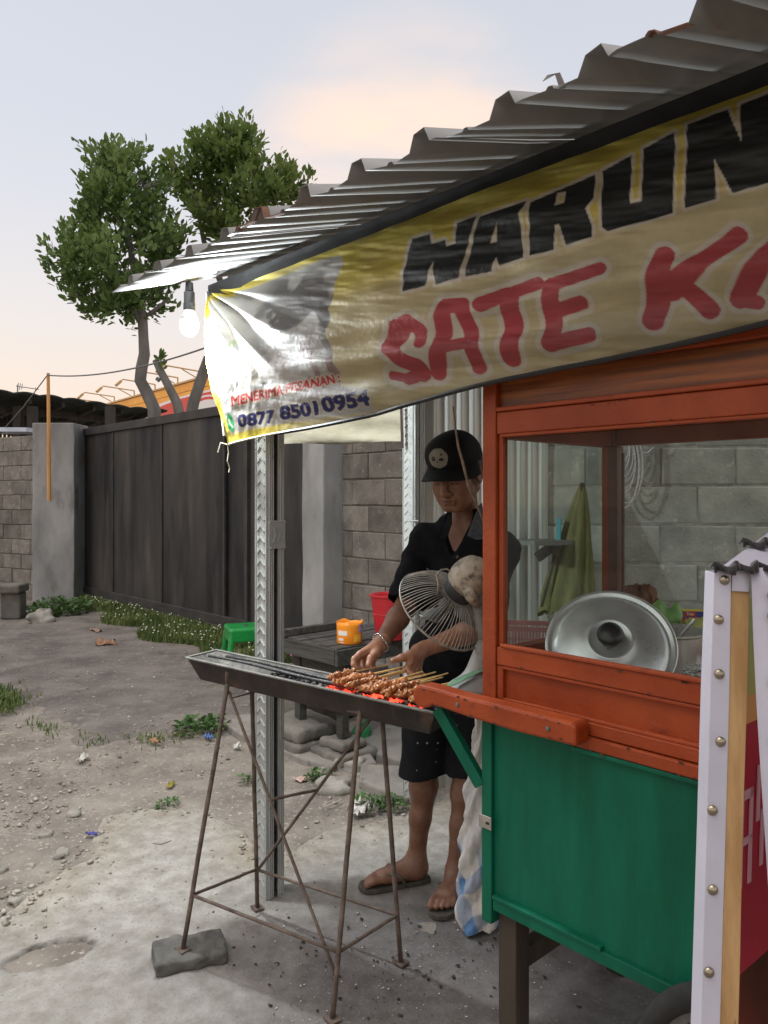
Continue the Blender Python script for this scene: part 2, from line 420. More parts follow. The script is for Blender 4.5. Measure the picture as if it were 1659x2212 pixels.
g = MB(); g.add([(-120, -60, -0.06), (120, -60, -0.06), (120, 160, -0.06), (-120, 160, -0.06)], [(0, 1, 2, 3)])
tag(g.build('ground', m_dirt), None, kind='structure')

def field(name, x0, x1, y0, y1, h, fn, m, colfn=None):
    xs = np.arange(x0, x1, h); ys = np.arange(y0, y1, h); X, Y = np.meshgrid(xs, ys, indexing='ij')
    Z = fn(X, Y); v = np.stack([X.ravel(), Y.ravel(), Z.ravel()], 1)
    me = np_mesh(name, v, grid_faces(len(xs), len(ys)), True, None if colfn is None else colfn(X, Y, Z).reshape(-1, 3))
    return tag(link(name, me, m), None, kind='structure')
gp = lambda pts: [tuple(G(a, b)[:2]) for a, b in pts]
PAD = gp([(-40, 2000), (0, 1990), (53, 1952), (106, 1898), (192, 1852), (212, 1800), (220, 1767), (302, 1742), (380, 1748), (444, 1746), (533, 1800), (570, 1850), (612, 1847),
          (699, 1802), (800, 1770), (881, 1748), (960, 1720)]) + [(0.9, 4.05), (3.2, 4.05), (3.2, 0.6), (-3.2, 0.6), (-3.2, 2.45)]
ASPH = gp([(472, 1568), (355, 1590), (284, 1602), (178, 1604), (89, 1561), (43, 1529), (-60, 1500)]) + [(-14, 5.2), (-14, 16), (0.2, 16), (0.2, 4.72)]
pot = G(110, 2062)
def pad_d(X, Y):
    return poly_sdf(X, Y, PAD) + 0.10*(fbm(X*5, Y*5, 4, 3)-0.5) + 0.03*(fbm(X*24, Y*24, 2, 9)-0.5)
def crack_d(X, Y):
    a = G(380, 2085); b = G(735, 2240)
    ex, ey = b.x-a.x, b.y-a.y; t = np.clip(((X-a.x)*ex+(Y-a.y)*ey)/(ex*ex+ey*ey), 0, 1)
    return np.hypot(X-a.x-t*ex, Y-a.y-t*ey) + 0.006*(fbm(X*30, Y*30, 2, 5)-0.5)
def pot_d(X, Y):
    dx = X-pot.x; dy = Y-pot.y; c, s_ = math.cos(0.5), math.sin(0.5)
    return np.hypot((dx*c+dy*s_)/0.125, (-dx*s_+dy*c)/0.072) + 0.45*(fbm(X*22, Y*22, 3, 8)-0.5)
def pad_z(X, Y):
    d = pad_d(X, Y); z = 0.0 + 0.010*(fbm(X*1.6, Y*1.6, 3, 1)-0.5) + 0.005*(fbm(X*16, Y*16, 3, 2)-0.5)
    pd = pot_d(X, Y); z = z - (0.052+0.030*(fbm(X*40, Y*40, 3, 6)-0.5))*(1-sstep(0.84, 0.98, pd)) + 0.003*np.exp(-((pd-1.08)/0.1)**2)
    return z - 0.07*sstep(-0.015, 0.05, d)
def pad_col(X, Y, Z):
    base = np.array([0.395, 0.378, 0.342])
    v = 0.66+0.62*fbm(X*2.2, Y*2.2, 4, 11); c = base*v[..., None]
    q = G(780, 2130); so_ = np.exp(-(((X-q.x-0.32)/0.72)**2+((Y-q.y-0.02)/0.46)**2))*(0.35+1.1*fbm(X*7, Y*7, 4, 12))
    so_ = np.clip(so_*1.4, 0, 0.85)                       # trodden soot by the grill, plus shade painted wide beside the cart
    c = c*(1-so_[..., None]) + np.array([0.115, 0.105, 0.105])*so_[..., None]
    e = np.clip(sstep(-0.30, 0.0, pad_d(X, Y))*fbm(X*4, Y*4, 3, 14)*1.2, 0, 1)
    c = c*(1-e[..., None]) + np.array([0.36, 0.315, 0.245])*e[..., None]
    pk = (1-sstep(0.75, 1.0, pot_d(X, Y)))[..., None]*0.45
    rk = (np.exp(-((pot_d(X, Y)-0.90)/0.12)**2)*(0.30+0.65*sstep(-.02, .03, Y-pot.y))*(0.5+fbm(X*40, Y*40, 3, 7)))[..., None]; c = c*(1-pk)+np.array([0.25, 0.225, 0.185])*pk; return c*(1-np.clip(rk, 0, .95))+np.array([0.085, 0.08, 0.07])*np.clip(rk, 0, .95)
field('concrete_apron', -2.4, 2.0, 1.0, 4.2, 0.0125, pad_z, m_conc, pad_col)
field('dirt_yard', -5.2, 3.2, 2.2, 8.5, 0.035, lambda X, Y: -0.014+0.030*(fbm(X*2, Y*2, 4, 21)-0.5)+0.012*(fbm(X*14, Y*14, 2, 22)-0.5), m_dirt)
def asph_z(X, Y):
    d = poly_sdf(X, Y, ASPH)+0.45*(fbm(X*4, Y*4, 5, 31)-0.5)
    return 0.004+0.02*(fbm(X*1.2, Y*1.2, 3, 32)-0.5)+0.006*(fbm(X*12, Y*12, 2, 33)-0.5)-0.07*sstep(-0.22, 0.22, d)
field('asphalt_yard', -13, 1.0, 3.9, 15.5, 0.05, asph_z, m_asph)

# loose gravel: nobody could count it
def pebble_mesh(pts, sizes, name, m, seed=1, squash=0.55):
    r = np.random.default_rng(seed); n = len(pts)
    ico = np.array([(0, 0, 1), (1, 0, 0), (0, 1, 0), (-1, 0, 0), (0, -1, 0), (0, 0, -1), (.7, .7, .3), (-.7, .7, .2), (-.7, -.7, .3), (.7, -.7, .2)], float)
    fc = np.array([(0, 1, 6), (0, 6, 2), (0, 2, 7), (0, 7, 3), (0, 3, 8), (0, 8, 4), (0, 4, 9), (0, 9, 1), (5, 6, 1), (5, 2, 6), (5, 7, 2), (5, 3, 7), (5, 8, 3), (5, 4, 8), (5, 9, 4), (5, 1, 9)])
    V_ = np.zeros((n, 10, 3)); Q = np.zeros((n, 16, 3), int)
    for i in range(n):
        sc = sizes[i]*np.array([r.uniform(.6, 1.3), r.uniform(.5, 1.0), r.uniform(.7, 1.2)*squash]); a = r.random()*6.28
        q = (ico*r.uniform(.7, 1.25, (10, 1)))*sc
        V_[i] = np.stack([q[:, 0]*math.cos(a)-q[:, 1]*math.sin(a), q[:, 0]*math.sin(a)+q[:, 1]*math.cos(a), q[:, 2]], 1)+pts[i]; Q[i] = fc+10*i
    return np_mesh(name, V_.reshape(-1, 3), Q.reshape(-1, 3), False)
m_peb = mat('gravel', (0.21, 0.18, 0.145), (0.44, 0.405, 0.345), 19, 0.9, detail=1, lo=0.4, hi=0.6)
m_char = mat('charcoal_crumb', (0.012, 0.012, 0.012), (0.05, 0.048, 0.045), 40, 0.8)
pts = []; szs = []
rr = random.Random(5)
for _ in range(9000):
    px = rr.uniform(-60, 900); py = 1560+480*rr.random()**1.2
    p = G(px, py); X = np.array([p.x]); Y = np.array([p.y])
    d = pad_d(X, Y)[0]; a = poly_sdf(X, Y, ASPH)[0]
    if a < 0.02: continue
    dens = 0.16 + 0.6*max(0, 1-px/330)*(1 if py > 1640 else 0.5)
    if d < 0: dens = 0.9 if d > -0.05 else (0.30 if d > -0.20 else 0.09)
    if rr.random() > dens: continue
    sz = 0.003+0.0105*rr.random()**3.2
    if d < -0.05: sz = 0.0015+0.005*rr.random()**4
    if px < 160 and rr.random() < 0.22: sz *= 1.5
    pts.append((p.x, p.y, (0.002 if d < -0.02 else -0.012)+sz*0.25)); szs.append(sz)
for _ in range(420):
    px = rr.uniform(0, 560); py = rr.uniform(1400, 1590); p = G(px, py); pts.append((p.x, p.y, 0.008)); szs.append(0.005+0.010*rr.random()**3)
tag(link('gravel', pebble_mesh(pts, szs, 'gravel', m_peb), m_peb), 'loose pale gravel scattered over the bare dirt', 'gravel', kind='stuff')
pts = []; szs = []
for _ in range(420):
    px = rr.gauss(860, 170); py = rr.gauss(2090, 75)
    if py < 1960 or py > 2330: continue
    p = G(px, py); pts.append((p.x, p.y, 0.004)); szs.append(0.0012+0.0065*rr.random()**5)
tag(link('charcoal_crumbs', pebble_mesh(pts, szs, 'charcoal_crumbs', m_char, 3), m_char), 'black charcoal crumbs trodden into the concrete below the grill', 'charcoal', kind='stuff')
m_ash = mat('ash_fleck', (0.62, 0.60, 0.57), (0.75, 0.73, 0.70), 30, 0.9)
pts = []; szs = []
for _ in range(170):
    px = rr.uniform(560, 1250); py = rr.uniform(1985, 2250); p = G(px, py); pts.append((p.x, p.y, 0.004)); szs.append(0.0013+0.0026*rr.random()**2)
tag(link('ash_flecks', pebble_mesh(pts, szs, 'ash_flecks', m_ash, 4), m_ash), 'white ash flecks sprinkled on the dark concrete by the cart', 'ash', kind='stuff')

# larger stones one can pick out
m_rock = mat('field_stone', (0.20, 0.185, 0.16), (0.33, 0.31, 0.27), 9, 0.92, bump=0.004, bscale=60)
def rock(px, py, sz, label, grp=None, asp=(1.2, 0.9, 0.6), seed=0, z=-0.01):
    p = G(px, py); r = np.random.default_rng(seed+int(px)); vol = Vol((-sz*2, -sz*2, -sz*1.4), (sz*2, sz*2, sz*1.6), sz/7)
    a = r.random()*3
    M = Matrix.Rotation(a, 4, 'Z')
    vol.box((0, 0, 0), (sz*asp[0], sz*asp[1], sz*asp[2]), M, sz*0.45, sz*0.1); vol.warp(sz*0.55, 2.6/sz, seed+int(py))
    o = vol_obj(vol, 'stone', m_rock, None, (0, 0, 0)); o.location = (p.x, p.y, sz*asp[2]*0.4+z)
    tag(o, label, 'stone', grp)
rock(722, 1697, 0.075, 'rounded grey stone half sunk in the dirt beside the flat slab', asp=(1.3, 1.0, .45))
rock(757, 1660, 0.07, 'angular grey stone wedged against the paving slab right of the post', asp=(1.2, .8, .6), seed=3)
rock(706, 1662, 0.03, 'small dark stone lying next to the angular grey stone', seed=4)
for i, (a, b, w_) in enumerate(((8, 1877, 'at the left frame edge'), (100, 1800, 'left of the dark blue wrapper'), (133, 1843, 'rightmost of the lumps, near the concrete edge'), (66, 1866, 'in the middle of the lumps'), (27, 1945, 'lowest of the lumps'), (160, 1755, 'farthest from the camera'))):
    rock(a, b, 0.014+0.006*(i % 3), 'pale stone lump in the gravel, '+w_, 'pale stone lumps in the gravel', seed=10+i)
rock(85, 1340, 0.14, 'two-humped grey rubble lump at the foot of the left concrete pillar', asp=(1.8, .8, .5), seed=30)

# ---------------------------------------------------------------- slabs near the bench
def slab(name, pts, z0, z1, label, tilt=0):
    b = MB(); poly = [tuple(G(a, c)[:2]) for a, c in pts]; n = len(poly)
    c = (sum(p[0] for p in poly)/n, sum(p[1] for p in poly)/n, 0)
    b.prism(poly, z0, z1)
    if tilt: b.v = [(x, y, z+(tilt*(y-c[1]) if z > z0 else 0)) for x, y, z in b.v]
    tag(b.build(name, m_slab, bevel=0.012, base=c), label, 'paving slab')
slab('paving_slab', [(468, 1560), (545, 1552), (560, 1600), (520, 1598)], -0.03, 0.035, 'flat grey paving slab left of the patterned steel post')
slab('paving_slab', [(585, 1600), (640, 1585), (752, 1638), (722, 1668), (650, 1648), (607, 1628)], -0.03, 0.03, 'broken paving slab in front of the stone bench footing')
slab('paving_slab', [(770, 1585), (880, 1545), (905, 1600), (892, 1665), (800, 1640)], -0.03, 0.06, 'big cracked paving slab right of the green plastic bag', 0.05)
slab('paving_slab', [(780, 1668), (880, 1672), (885, 1735), (840, 1722), (775, 1700)], -0.04, 0.035, 'tilted slab piece behind the man, next to the rear post', 0.06)
slab('paving_slab', [(745, 1640), (800, 1645), (815, 1668), (770, 1672)], -0.03, 0.05, 'small square slab piece between the two larger slabs')

# ---------------------------------------------------------------- gate, pillars, block walls
m_gate = mat('gate_steel', (0.010, 0.012, 0.014), (0.050, 0.046, 0.043), 2.6, 0.6, metal=0.25, stretch=(0.8, 0.8, 0.16), lo=.40, hi=.62, c3=(0.085, 0.074, 0.064), scale3=3.2, lo3=0.52, hi3=0.72, bump=0.002, bscale=14, rvar=0.1)
m_gate2 = mat('gate_frame_steel', (0.026, 0.026, 0.027), (0.062, 0.056, 0.050), 3, 0.65, metal=0.2, bump=0.001)
m_pil = mat('plaster_concrete', (0.20, 0.20, 0.195), (0.36, 0.355, 0.34), 2.2, 0.92, stretch=(1, 1, 0.45), bump=0.004, bscale=30, c3=(0.17, 0.16, 0.145), scale3=3.5, lo3=0.58, hi3=0.74)
m_blk = mat('cinder_block', (0.13, 0.115, 0.10), (0.225, 0.205, 0.175), 6, 0.95, bump=0.006, bscale=55, c3=(0.30, 0.28, 0.24), scale3=22, lo3=0.60, hi3=0.72, objvar=.22)
m_blk2 = mat('grey_block', (0.22, 0.235, 0.21), (0.37, 0.385, 0.345), 4.5, 0.95, bump=0.005, bscale=55, c3=(0.48, 0.48, 0.42), scale3=13, lo3=0.60, hi3=0.72, objvar=.12)
m_mort = mat('mortar', (0.11, 0.10, 0.085), (0.21, 0.19, 0.16), 12, 0.97, bump=0.004)
m_mort2 = mat('mortar_grey', (0.21, 0.22, 0.20), (0.40, 0.40, 0.36), 10, 0.97, bump=0.004)
GP = Vector((-1.56, 7.8, 0))
def gs(s, off=0.0, z=0.0): return GP+U*s+V*off+Vector((0, 0, z))
gate = thing('yard_gate', 'tall dark sheet-metal gate closing the yard behind the grill', 'gate', gs(1.5), RZ)
seams = [(4.15, 2.83), (2.83, 1.48), (1.48, 0.10), (-0.36, -1.34)]
for a, b in seams:
    q = MB(); L = a-b
    q.bar(gs(a-0.02, 0.0, 1.20), gs(b+0.02, 0.0, 1.20), 0.03, 2.12); q.build('panel', m_gate, gate)
    q = MB(); q.bar(gs(b, -0.016, 0.16), gs(b, -0.016, 2.28), 0.03, 0.030, up=(V.x, V.y, 0)); q.build('stile', m_gate2, gate, bevel=0.004)
q = MB(); q.bar(gs(0.16, 0.03, 1.2), gs(-0.42, 0.03, 1.2), 0.02, 2.12); q.build('panel', m_gate, gate)
q = MB(); q.bar(gs(-0.34, -0.024, 0.1), gs(-0.34, -0.024, 2.3), 0.055, 0.05, up=(V.x, V.y, 0)); q.build('stile', m_gate2, gate, bevel=0.004)
for z, h in ((2.30, 0.10), (0.13, 0.10)):
    q = MB(); q.bar(gs(4.15, -0.01, z), gs(-1.34, -0.01, z), 0.07, h); q.build('rail', m_gate2, gate, bevel=0.006)
def pillar(c, wx, wy, h, rz, label):
    b = MB(); n = 10
    for i in range(n):
        z0 = h*i/n; z1 = h*(i+1)/n
        if i == 0: b.v += []
    pv = [(-wx/2, -wy/2), (wx/2, -wy/2), (wx/2, wy/2), (-wx/2, wy/2)]
    rp = random.Random(int(c[0]*100))
    rings = []
    for i in range(n+1):
        k = [len(b.v)+j for j in range(4)]
        for x, y in pv: b.v.append((x+rp.uniform(-.004, .004), y+rp.uniform(-.004, .004), h*i/n))
        rings.append(k)
    for i in range(n):
        for j in range(4): b.f.append((rings[i][j], rings[i][(j+1) % 4], rings[i+1][(j+1) % 4], rings[i+1][j]))
    b.f.append(tuple(rings[-1]))
    o = b.build('concrete_pillar', m_pil, bevel=0.012); o.location = c; o.rotation_euler = (0, 0, rz)
    tag(o, label, 'pillar')
pillar((-4.42, 10.45, 0), 0.56, 0.5, 2.40, 0.0, 'broad plastered concrete pillar at the left end of the dark gate')
cpr = gs(-1.50, 0.02); pillar((cpr.x, cpr.y, 0), 0.30, 0.26, 2.60, RZ, 'narrow concrete pillar at the right end of the dark gate')

def block_wall(name, origin, xdir, length, courses, ch, bl, label, mb, mm, depth=0.14, off0=0.0, zoff=0.0, seed=1, rec=0.013):
    xdir = Vector(xdir).normalized(); rz = math.atan2(xdir.y, xdir.x)
    wroot = thing(name, label, 'wall', origin, rz)
    q = MB(); q.span(0, length, rec, depth, 0, zoff+courses*ch); q.build('mortar_bed', mm, wroot, world=False)
    protos = []
    rw = random.Random(seed)
    for vtx in range(5):
        b = MB(); b.box((0, 0, 0), (bl-0.009, 0.06, ch-0.009)); b.v = [(x+rw.uniform(-.004, .004), y+rw.uniform(-.003, .003), z+rw.uniform(-.004, .004)) for x, y, z in b.v]
        me = b.mesh('block'); me.materials.append(mb); protos.append(me)
    for c in range(courses):
        x = -bl + ((c % 2)*bl/2) + off0
        while x < length:
            x0 = max(x, 0.0); x1 = min(x+bl, length)
            if x1-x0 > 0.04:
                o = bpy.data.objects.new('block', rw.choice(protos)); COL.objects.link(o); o.parent = wroot; WM[o] = WM[wroot]
                o.location = ((x0+x1)/2, 0.030+rw.uniform(-0.004, 0.003), zoff+(c+0.5)*ch); o.scale = ((x1-x0)/bl, 1, 1); o.rotation_euler = (rw.uniform(-.01, .01), 0, rw.uniform(-.006, .006))
                q = o.modifiers.new('b', 'BEVEL'); q.width = 0.008; q.segments = 2
            x += bl
    return wroot
block_wall('block_wall', gs(-1.65, 0.10), R_, 1.25, 12, 0.222, 0.42, 'weathered brown block wall between the narrow pillar and the rear post', m_blk, m_mort, off0=0.13, seed=3)
block_wall('block_wall', (-6.6, 11.5, 0), (.87, -.5, 0), 2.2, 11, 0.205, 0.40, 'shaded block wall at the far left behind the crumbling concrete stool', m_blk, m_mort, off0=0.2, seed=4)
block_wall('block_wall', (0.72, 4.02, 0), (1, -0.012, 0), 2.75, 13, 0.2045, 0.392, 'grey concrete block wall behind the food cart glass', m_blk2, m_mort2, off0=0.345-0.30+0.098, zoff=0.03, seed=5, rec=0.006)

# concrete seat at far left
m_seat = mat('old_concrete', (0.095, 0.088, 0.076), (0.185, 0.17, 0.145), 5, 0.95, bump=0.006, bscale=40)
st = G(22, 1338); seat = thing('concrete_stool', 'crumbling concrete stool standing by the far left block wall', 'stool', (st.x, st.y, 0), 0.1)
MB().box((0, 0.1, 0.15), (0.22, 0.22, 0.30)).build('pedestal', m_seat, seat, world=False, bevel=0.02)
MB().box((-0.05, 0.08, 0.352), (0.36, 0.34, 0.10)).build('seat', m_seat, seat, world=False, bevel=0.025)

# grass strip along the gate (stuff) and ground weeds
m_grass = mat('grass_blade', (0.075, 0.12, 0.028), (0.17, 0.21, 0.06), 3, 0.7, transl=0.25)
m_flow = mat('tiny_flower', (0.50, 0.50, 0.40))
gv = []; gf = []; fv = []; ff = []
def blade(p, h, lean, wv):
    n = len(gv); a = rr.random()*6.28; d = Vector((math.cos(a), math.sin(a), 0)); s_ = Vector((-d.y, d.x, 0))*wv
    for t, ww in ((0, 1), (0.55, 0.8)):
        c = p+d*lean*t*t+Vector((0, 0, h*t)); gv.append(tuple(c-s_*ww)); gv.append(tuple(c+s_*ww))
    gv.append(tuple(p+d*lean+Vector((0, 0, h)))); gf.append((n, n+1, n+3, n+2)); gf.append((n+2, n+3, n+4))
for _ in range(22000):
    s_ = rr.uniform(-1.5, 4.4); wdt = 0.12+0.55*min(1, max(0.0, (4.6-s_)/4))+0.12*math.sin(s_*5)
    if s_ > 3.6: wdt += 0.25
    off = -abs(rr.random()**1.3)*wdt-0.03; p = gs(s_, off)
    if fbm(np.array([p.x*3.0]), np.array([p.y*3.0]), 2, 51)[0] < 0.36 and rr.random() < 0.8: continue
    blade(p, rr.uniform(0.03, 0.11), rr.uniform(0.0, 0.06), rr.uniform(0.004, 0.009))
    if rr.random() < 0.014 and s_ < 3.2:
        c = p+Vector((0, 0, rr.uniform(.06, .12))); n = len(fv); r0 = 0.008
        fv += [tuple(c+Vector((r0*math.cos(k*1.257), r0*math.sin(k*1.257)*0.6, r0*math.sin(k*1.257)*0.7))) for k in range(5)]; ff.append(tuple(range(n, n+5)))
for _ in range(1200):     # patch at left edge
    q0 = G(rr.gauss(-10, 28), rr.gauss(1515, 12)); blade(Vector((q0.x, q0.y, 0)), rr.uniform(.02, .06), rr.uniform(0, .05), rr.uniform(.004, .007))
for _ in range(300):     # straggling grass along the asphalt lip
    t = rr.random(); px = 60+420*t; q0 = G(px+rr.gauss(0, 8), 1598-22*max(0, (px-330)/140)-max(0, (150-px))*0.5+rr.gauss(0, 7))
    if vnoise(np.array([px*0.02]), np.array([0.5]), 77)[0] < 0.4: continue
    blade(Vector((q0.x, q0.y, -0.005)), rr.uniform(.015, .045), rr.uniform(0, .04), rr.uniform(.003, .006))
def raw(name, v_, f_, m, label, cat):
    me = bpy.data.meshes.new(name); me.from_pydata(v_, [], f_); me.update(); return tag(link(name, me, m), label, cat, kind='stuff')
raw('grass', gv, gf, m_grass, 'green grass strip growing along the foot of the gate', 'grass')
raw('tiny_flowers', fv, ff, m_flow, 'tiny white flowers dotted through the grass strip', 'flowers')

m_weed = mat('weed_leaf', (0.045, 0.10, 0.025), (0.10, 0.19, 0.05), 14, 0.55, transl=0.2)
def leaf_pts(c, d, n, L, Wd, cup=0.15):
    """six point leaf, base c, direction d, normal n"""
    d = d.normalized(); s_ = d.cross(n).normalized(); n2 = s_.cross(d)
    return [c, c+d*L*.35+s_*Wd*.5+n2*L*cup*.5, c+d*L*.75+s_*Wd*.38+n2*L*cup*.6, c+d*L, c+d*L*.75-s_*Wd*.38+n2*L*cup*.6, c+d*L*.35-s_*Wd*.5+n2*L*cup*.5, c+d*L*.5]
LF = [(0, 1, 6), (1, 2, 6), (2, 3, 6), (3, 4, 6), (4, 5, 6), (5, 0, 6)]
def weed(px, py, rad, n, L, label, hgt=0.06):
    p = G(px, py); b = MB()
    for _ in range(n):
        a = rr.random()*6.28; q = rad*math.sqrt(rr.random()); c = Vector((p.x+q*math.cos(a), p.y+q*math.sin(a), rr.uniform(0.0, hgt)*(1-0.5*q/rad)))
        d = Vector((math.cos(a)+rr.gauss(0, .6), math.sin(a)+rr.gauss(0, .6), rr.uniform(-.1, .8))); nn = Vector((rr.gauss(0, .4), rr.gauss(0, .4), 1))
        ll = L*rr.uniform(.6, 1.2); b.add(leaf_pts(c, d, nn, ll, ll*.7), LF)
    for _ in range(max(3, n//8)):
        a = rr.random()*6.28; q = rad*.8*rr.random(); b.tube([(p.x, p.y, -0.01), (p.x+q*math.cos(a)*.5, p.y+q*math.sin(a)*.5, hgt*.6), (p.x+q*math.cos(a), p.y+q*math.sin(a), hgt*.7)], 0.0015, 4)
    tag(b.build('weed', m_weed, base=(p.x, p.y, 0)), label, 'weed')
weed(425, 1580, 0.13, 120, 0.045, 'leafy green weed clump left of the post at the asphalt edge', 0.09)
weed(462, 1572, 0.08, 50, 0.04, 'smaller weed clump beside the blue wrapper', 0.08)
weed(362, 1740, 0.05, 60, 0.018, 'small flat weed sprouting at the concrete edge', 0.03)
weed(690, 1682, 0.06, 60, 0.028, 'low weed growing beside the broken slab, right of the post', 0.05)
weed(803, 1744, 0.07, 70, 0.03, 'bright weed beside the crumpled white paper', 0.07)
weed(850, 1742, 0.06, 60, 0.028, 'dark weed against the foot of the rear post', 0.06)
weed(535, 1690, 0.04, 40, 0.025, 'little weed showing left of the patterned post foot', 0.06)
weed(130, 1325, 0.35, 420, 0.07, 'bushy green weeds at the foot of the broad pillar', 0.22)

# litter
def crumple(name, px, py, sx, sy, col, label, cat, h=0.02, seed=0, z=0.004):
    r = np.random.default_rng(seed); p = G(px, py); n = 7
    xs = np.linspace(-1, 1, n); X, Y = np.meshgrid(xs, xs, indexing='ij')
    Z = h*np.abs(r.normal(size=(n, n)))*0.6; X2 = X*sx*.5+r.normal(size=(n, n))*sx*.06; Y2 = Y*sy*.5+r.normal(size=(n, n))*sy*.06
    a = r.random()*3; v_ = np.stack([(X2*math.cos(a)-Y2*math.sin(a)).ravel(), (X2*math.sin(a)+Y2*math.cos(a)).ravel(), Z.ravel()], 1)
    o = link(name, np_mesh(name, v_, grid_faces(n, n), False), mat('litter_'+name+str(seed), col, tuple(c*.6 for c in col), 40, 0.6)); o.location = (p.x, p.y, z)
    q = o.modifiers.new('s', 'SOLIDIFY'); q.thickness = 0.0012
    tag(o, label, cat)
crumple('paper_scrap', 178, 1640, 0.10, 0.04, (0.62, 0.59, 0.52), 'long white paper scrap lying on the brown dirt at left', 'paper', 0.02, 1)
crumple('paper_scrap', 774, 1757, 0.085, 0.07, (0.72, 0.69, 0.63), 'crumpled white paper on the dirt near the man', 'paper', 0.05, 2)
crumple('paper_scrap', 512, 1616, 0.045, 0.035, (0.75, 0.73, 0.69), 'small bright white paper just left of the post', 'paper', 0.02, 3)
crumple('paper_scrap', 650, 1686, 0.06, 0.05, (0.62, 0.42, 0.36), 'pinkish torn paper on the dirt right of the post', 'paper', 0.012, 4)
crumple('wrapper', 452, 1597, 0.05, 0.035, (0.12, 0.22, 0.55), 'crumpled blue and white wrapper by the weed clump', 'wrapper', 0.03, 5)
crumple('wrapper', 199, 1805, 0.055, 0.022, (0.06, 0.06, 0.30), 'dark blue candy wrapper at the edge of the gravel', 'wrapper', 0.012, 6)
crumple('leaf', 368, 1697, 0.07, 0.03, (0.30, 0.26, 0.05), 'yellowing dry leaf lying on the dirt', 'leaf', 0.01, 7)
crumple('leaf', 335, 1605, 0.085, 0.03, (0.36, 0.20, 0.09), 'curled brown leaf at the asphalt edge', 'leaf', 0.02, 8)
crumple('leaf', 228, 1395, 0.16, 0.08, (0.38, 0.20, 0.11), 'big dry brown leaf in front of the grass strip', 'leaf', 0.05, 9)
crumple('leaf', 122, 2112, 0.075, 0.012, (0.33, 0.20, 0.07), 'narrow brown leaf lying in the pothole', 'leaf', 0.006, 10, -0.040)
crumple('leaf', 206, 1364, 0.2, 0.06, (0.36, 0.24, 0.16), 'pale dry leaf by the weeds below the gate', 'leaf', 0.03, 11)
def twig(pts, r, label, col=(0.2, 0.15, 0.1)):
    b = MB(); b.tube([G(a, c)+Vector((0, 0, r+0.003)) for a, c in pts], r, 5)
    p = G(*pts[0]); tag(b.build('twig', mat('twig%d' % pts[0][0], col), base=(p.x, p.y, 0)), label, 'twig')
twig([(330, 1824), (348, 1826), (370, 1818)], 0.0015, 'thin curved twig lying on the pale concrete')
twig([(700, 1746), (722, 1738), (738, 1730)], 0.0035, 'pale straight stick lying on the dirt right of the post', (0.45, 0.40, 0.32))
twig([(0, 1590), (22, 1587), (26, 1586)], 0.004, 'pale stick on the dirt at the left edge', (0.45, 0.38, 0.28))
# ================================================================ behind the gate: roof, sign, trees, pole
m_rooft = mat('dark_roof', (0.020, 0.026, 0.022), (0.055, 0.06, 0.05), 4, 0.85, bump=0.004, bscale=20)
m_dkw = mat('dark_timber', (0.03, 0.026, 0.022), (0.065, 0.055, 0.045), 8, 0.85, stretch=(1, 1, 0.2), bump=0.002)
shed = thing('open_shed', 'dark open shed with corrugated roof behind the far left wall', 'shed', (-6.2, 13.2, 0), 0)
a0 = P(-40, 851, 12.75); a1 = P(352, 897, 15.7); dirr = (a1-a0); Lr = Vector((dirr.x, dirr.y, 0)).length; dirr = Vector((dirr.x, dirr.y, 0)).normalized()
perp = Vector((-dirr.y, dirr.x, 0)); zr = 3.12
nx = 160; v_ = []; 
for i in range(nx):
    t = Lr*i/(nx-1)
    for j, (dd, dz) in enumerate(((-0.15, 0.06), (1.2, -0.10), (2.6, -0.42))):
        p = a0+dirr*t+perp*dd; v_.append((p.x, p.y, zr+dz+0.035*abs(math.sin(t*6.8))+0.02*math.sin(t*1.7)))
me = np_mesh('roof', np.array(v_), grid_faces(nx, 3), False); o = link('roof', me, m_rooft, shed); o.modifiers.new('s', 'SOLIDIFY').thickness = 0.03
for t in np.arange(0.2, Lr, 0.62):
    MB().bar(a0+dirr*t+perp*(-0.05)+Vector((0, 0, zr-a0.z-0.03)), a0+dirr*t+perp*2.5+Vector((0, 0, zr-a0.z-0.47)), 0.06, 0.09).build('rafter', m_dkw, shed)
MB().bar(a0+perp*0.5+Vector((0, 0, zr-a0.z-0.16)), a0+perp*0.5+dirr*Lr+Vector((0, 0, zr-a0.z-0.16)), 0.08, 0.12).build('beam', m_dkw, shed)
for px in (40, 70, 238):
    p = P(px, 940, 13.4); MB().span(p.x-.07, p.x+.07, p.y-.07, p.y+.07, 0, 3.0).build('post', m_dkw, shed)
for px in range(-8, 150, 9):
    a = P(px, 893, 14.6); b = P(px, 945, 14.6); MB().bar(a, b, 0.045, 0.03, up=(0, 1, 0)).build('slat', m_dkw, shed)
MB().bar(P(-30, 911, 14.57), P(165, 913, 14.57), 0.03, 0.07).build('slat_rail', m_dkw, shed)
m_blue = mat('pale_sheet', (0.50, 0.56, 0.66), (0.62, 0.67, 0.74), 2, 0.5)
pa = P(-40, 930, 11.5); pb = P(84, 931, 11.2)
sh = MB(); sh.bar(pa, pb, 0.5, 0.06); tag(sh.build('roof_sheet', m_blue, base=((pa+pb)/2)), 'pale bluish roof sheet lying on the far left wall', 'roof sheet')

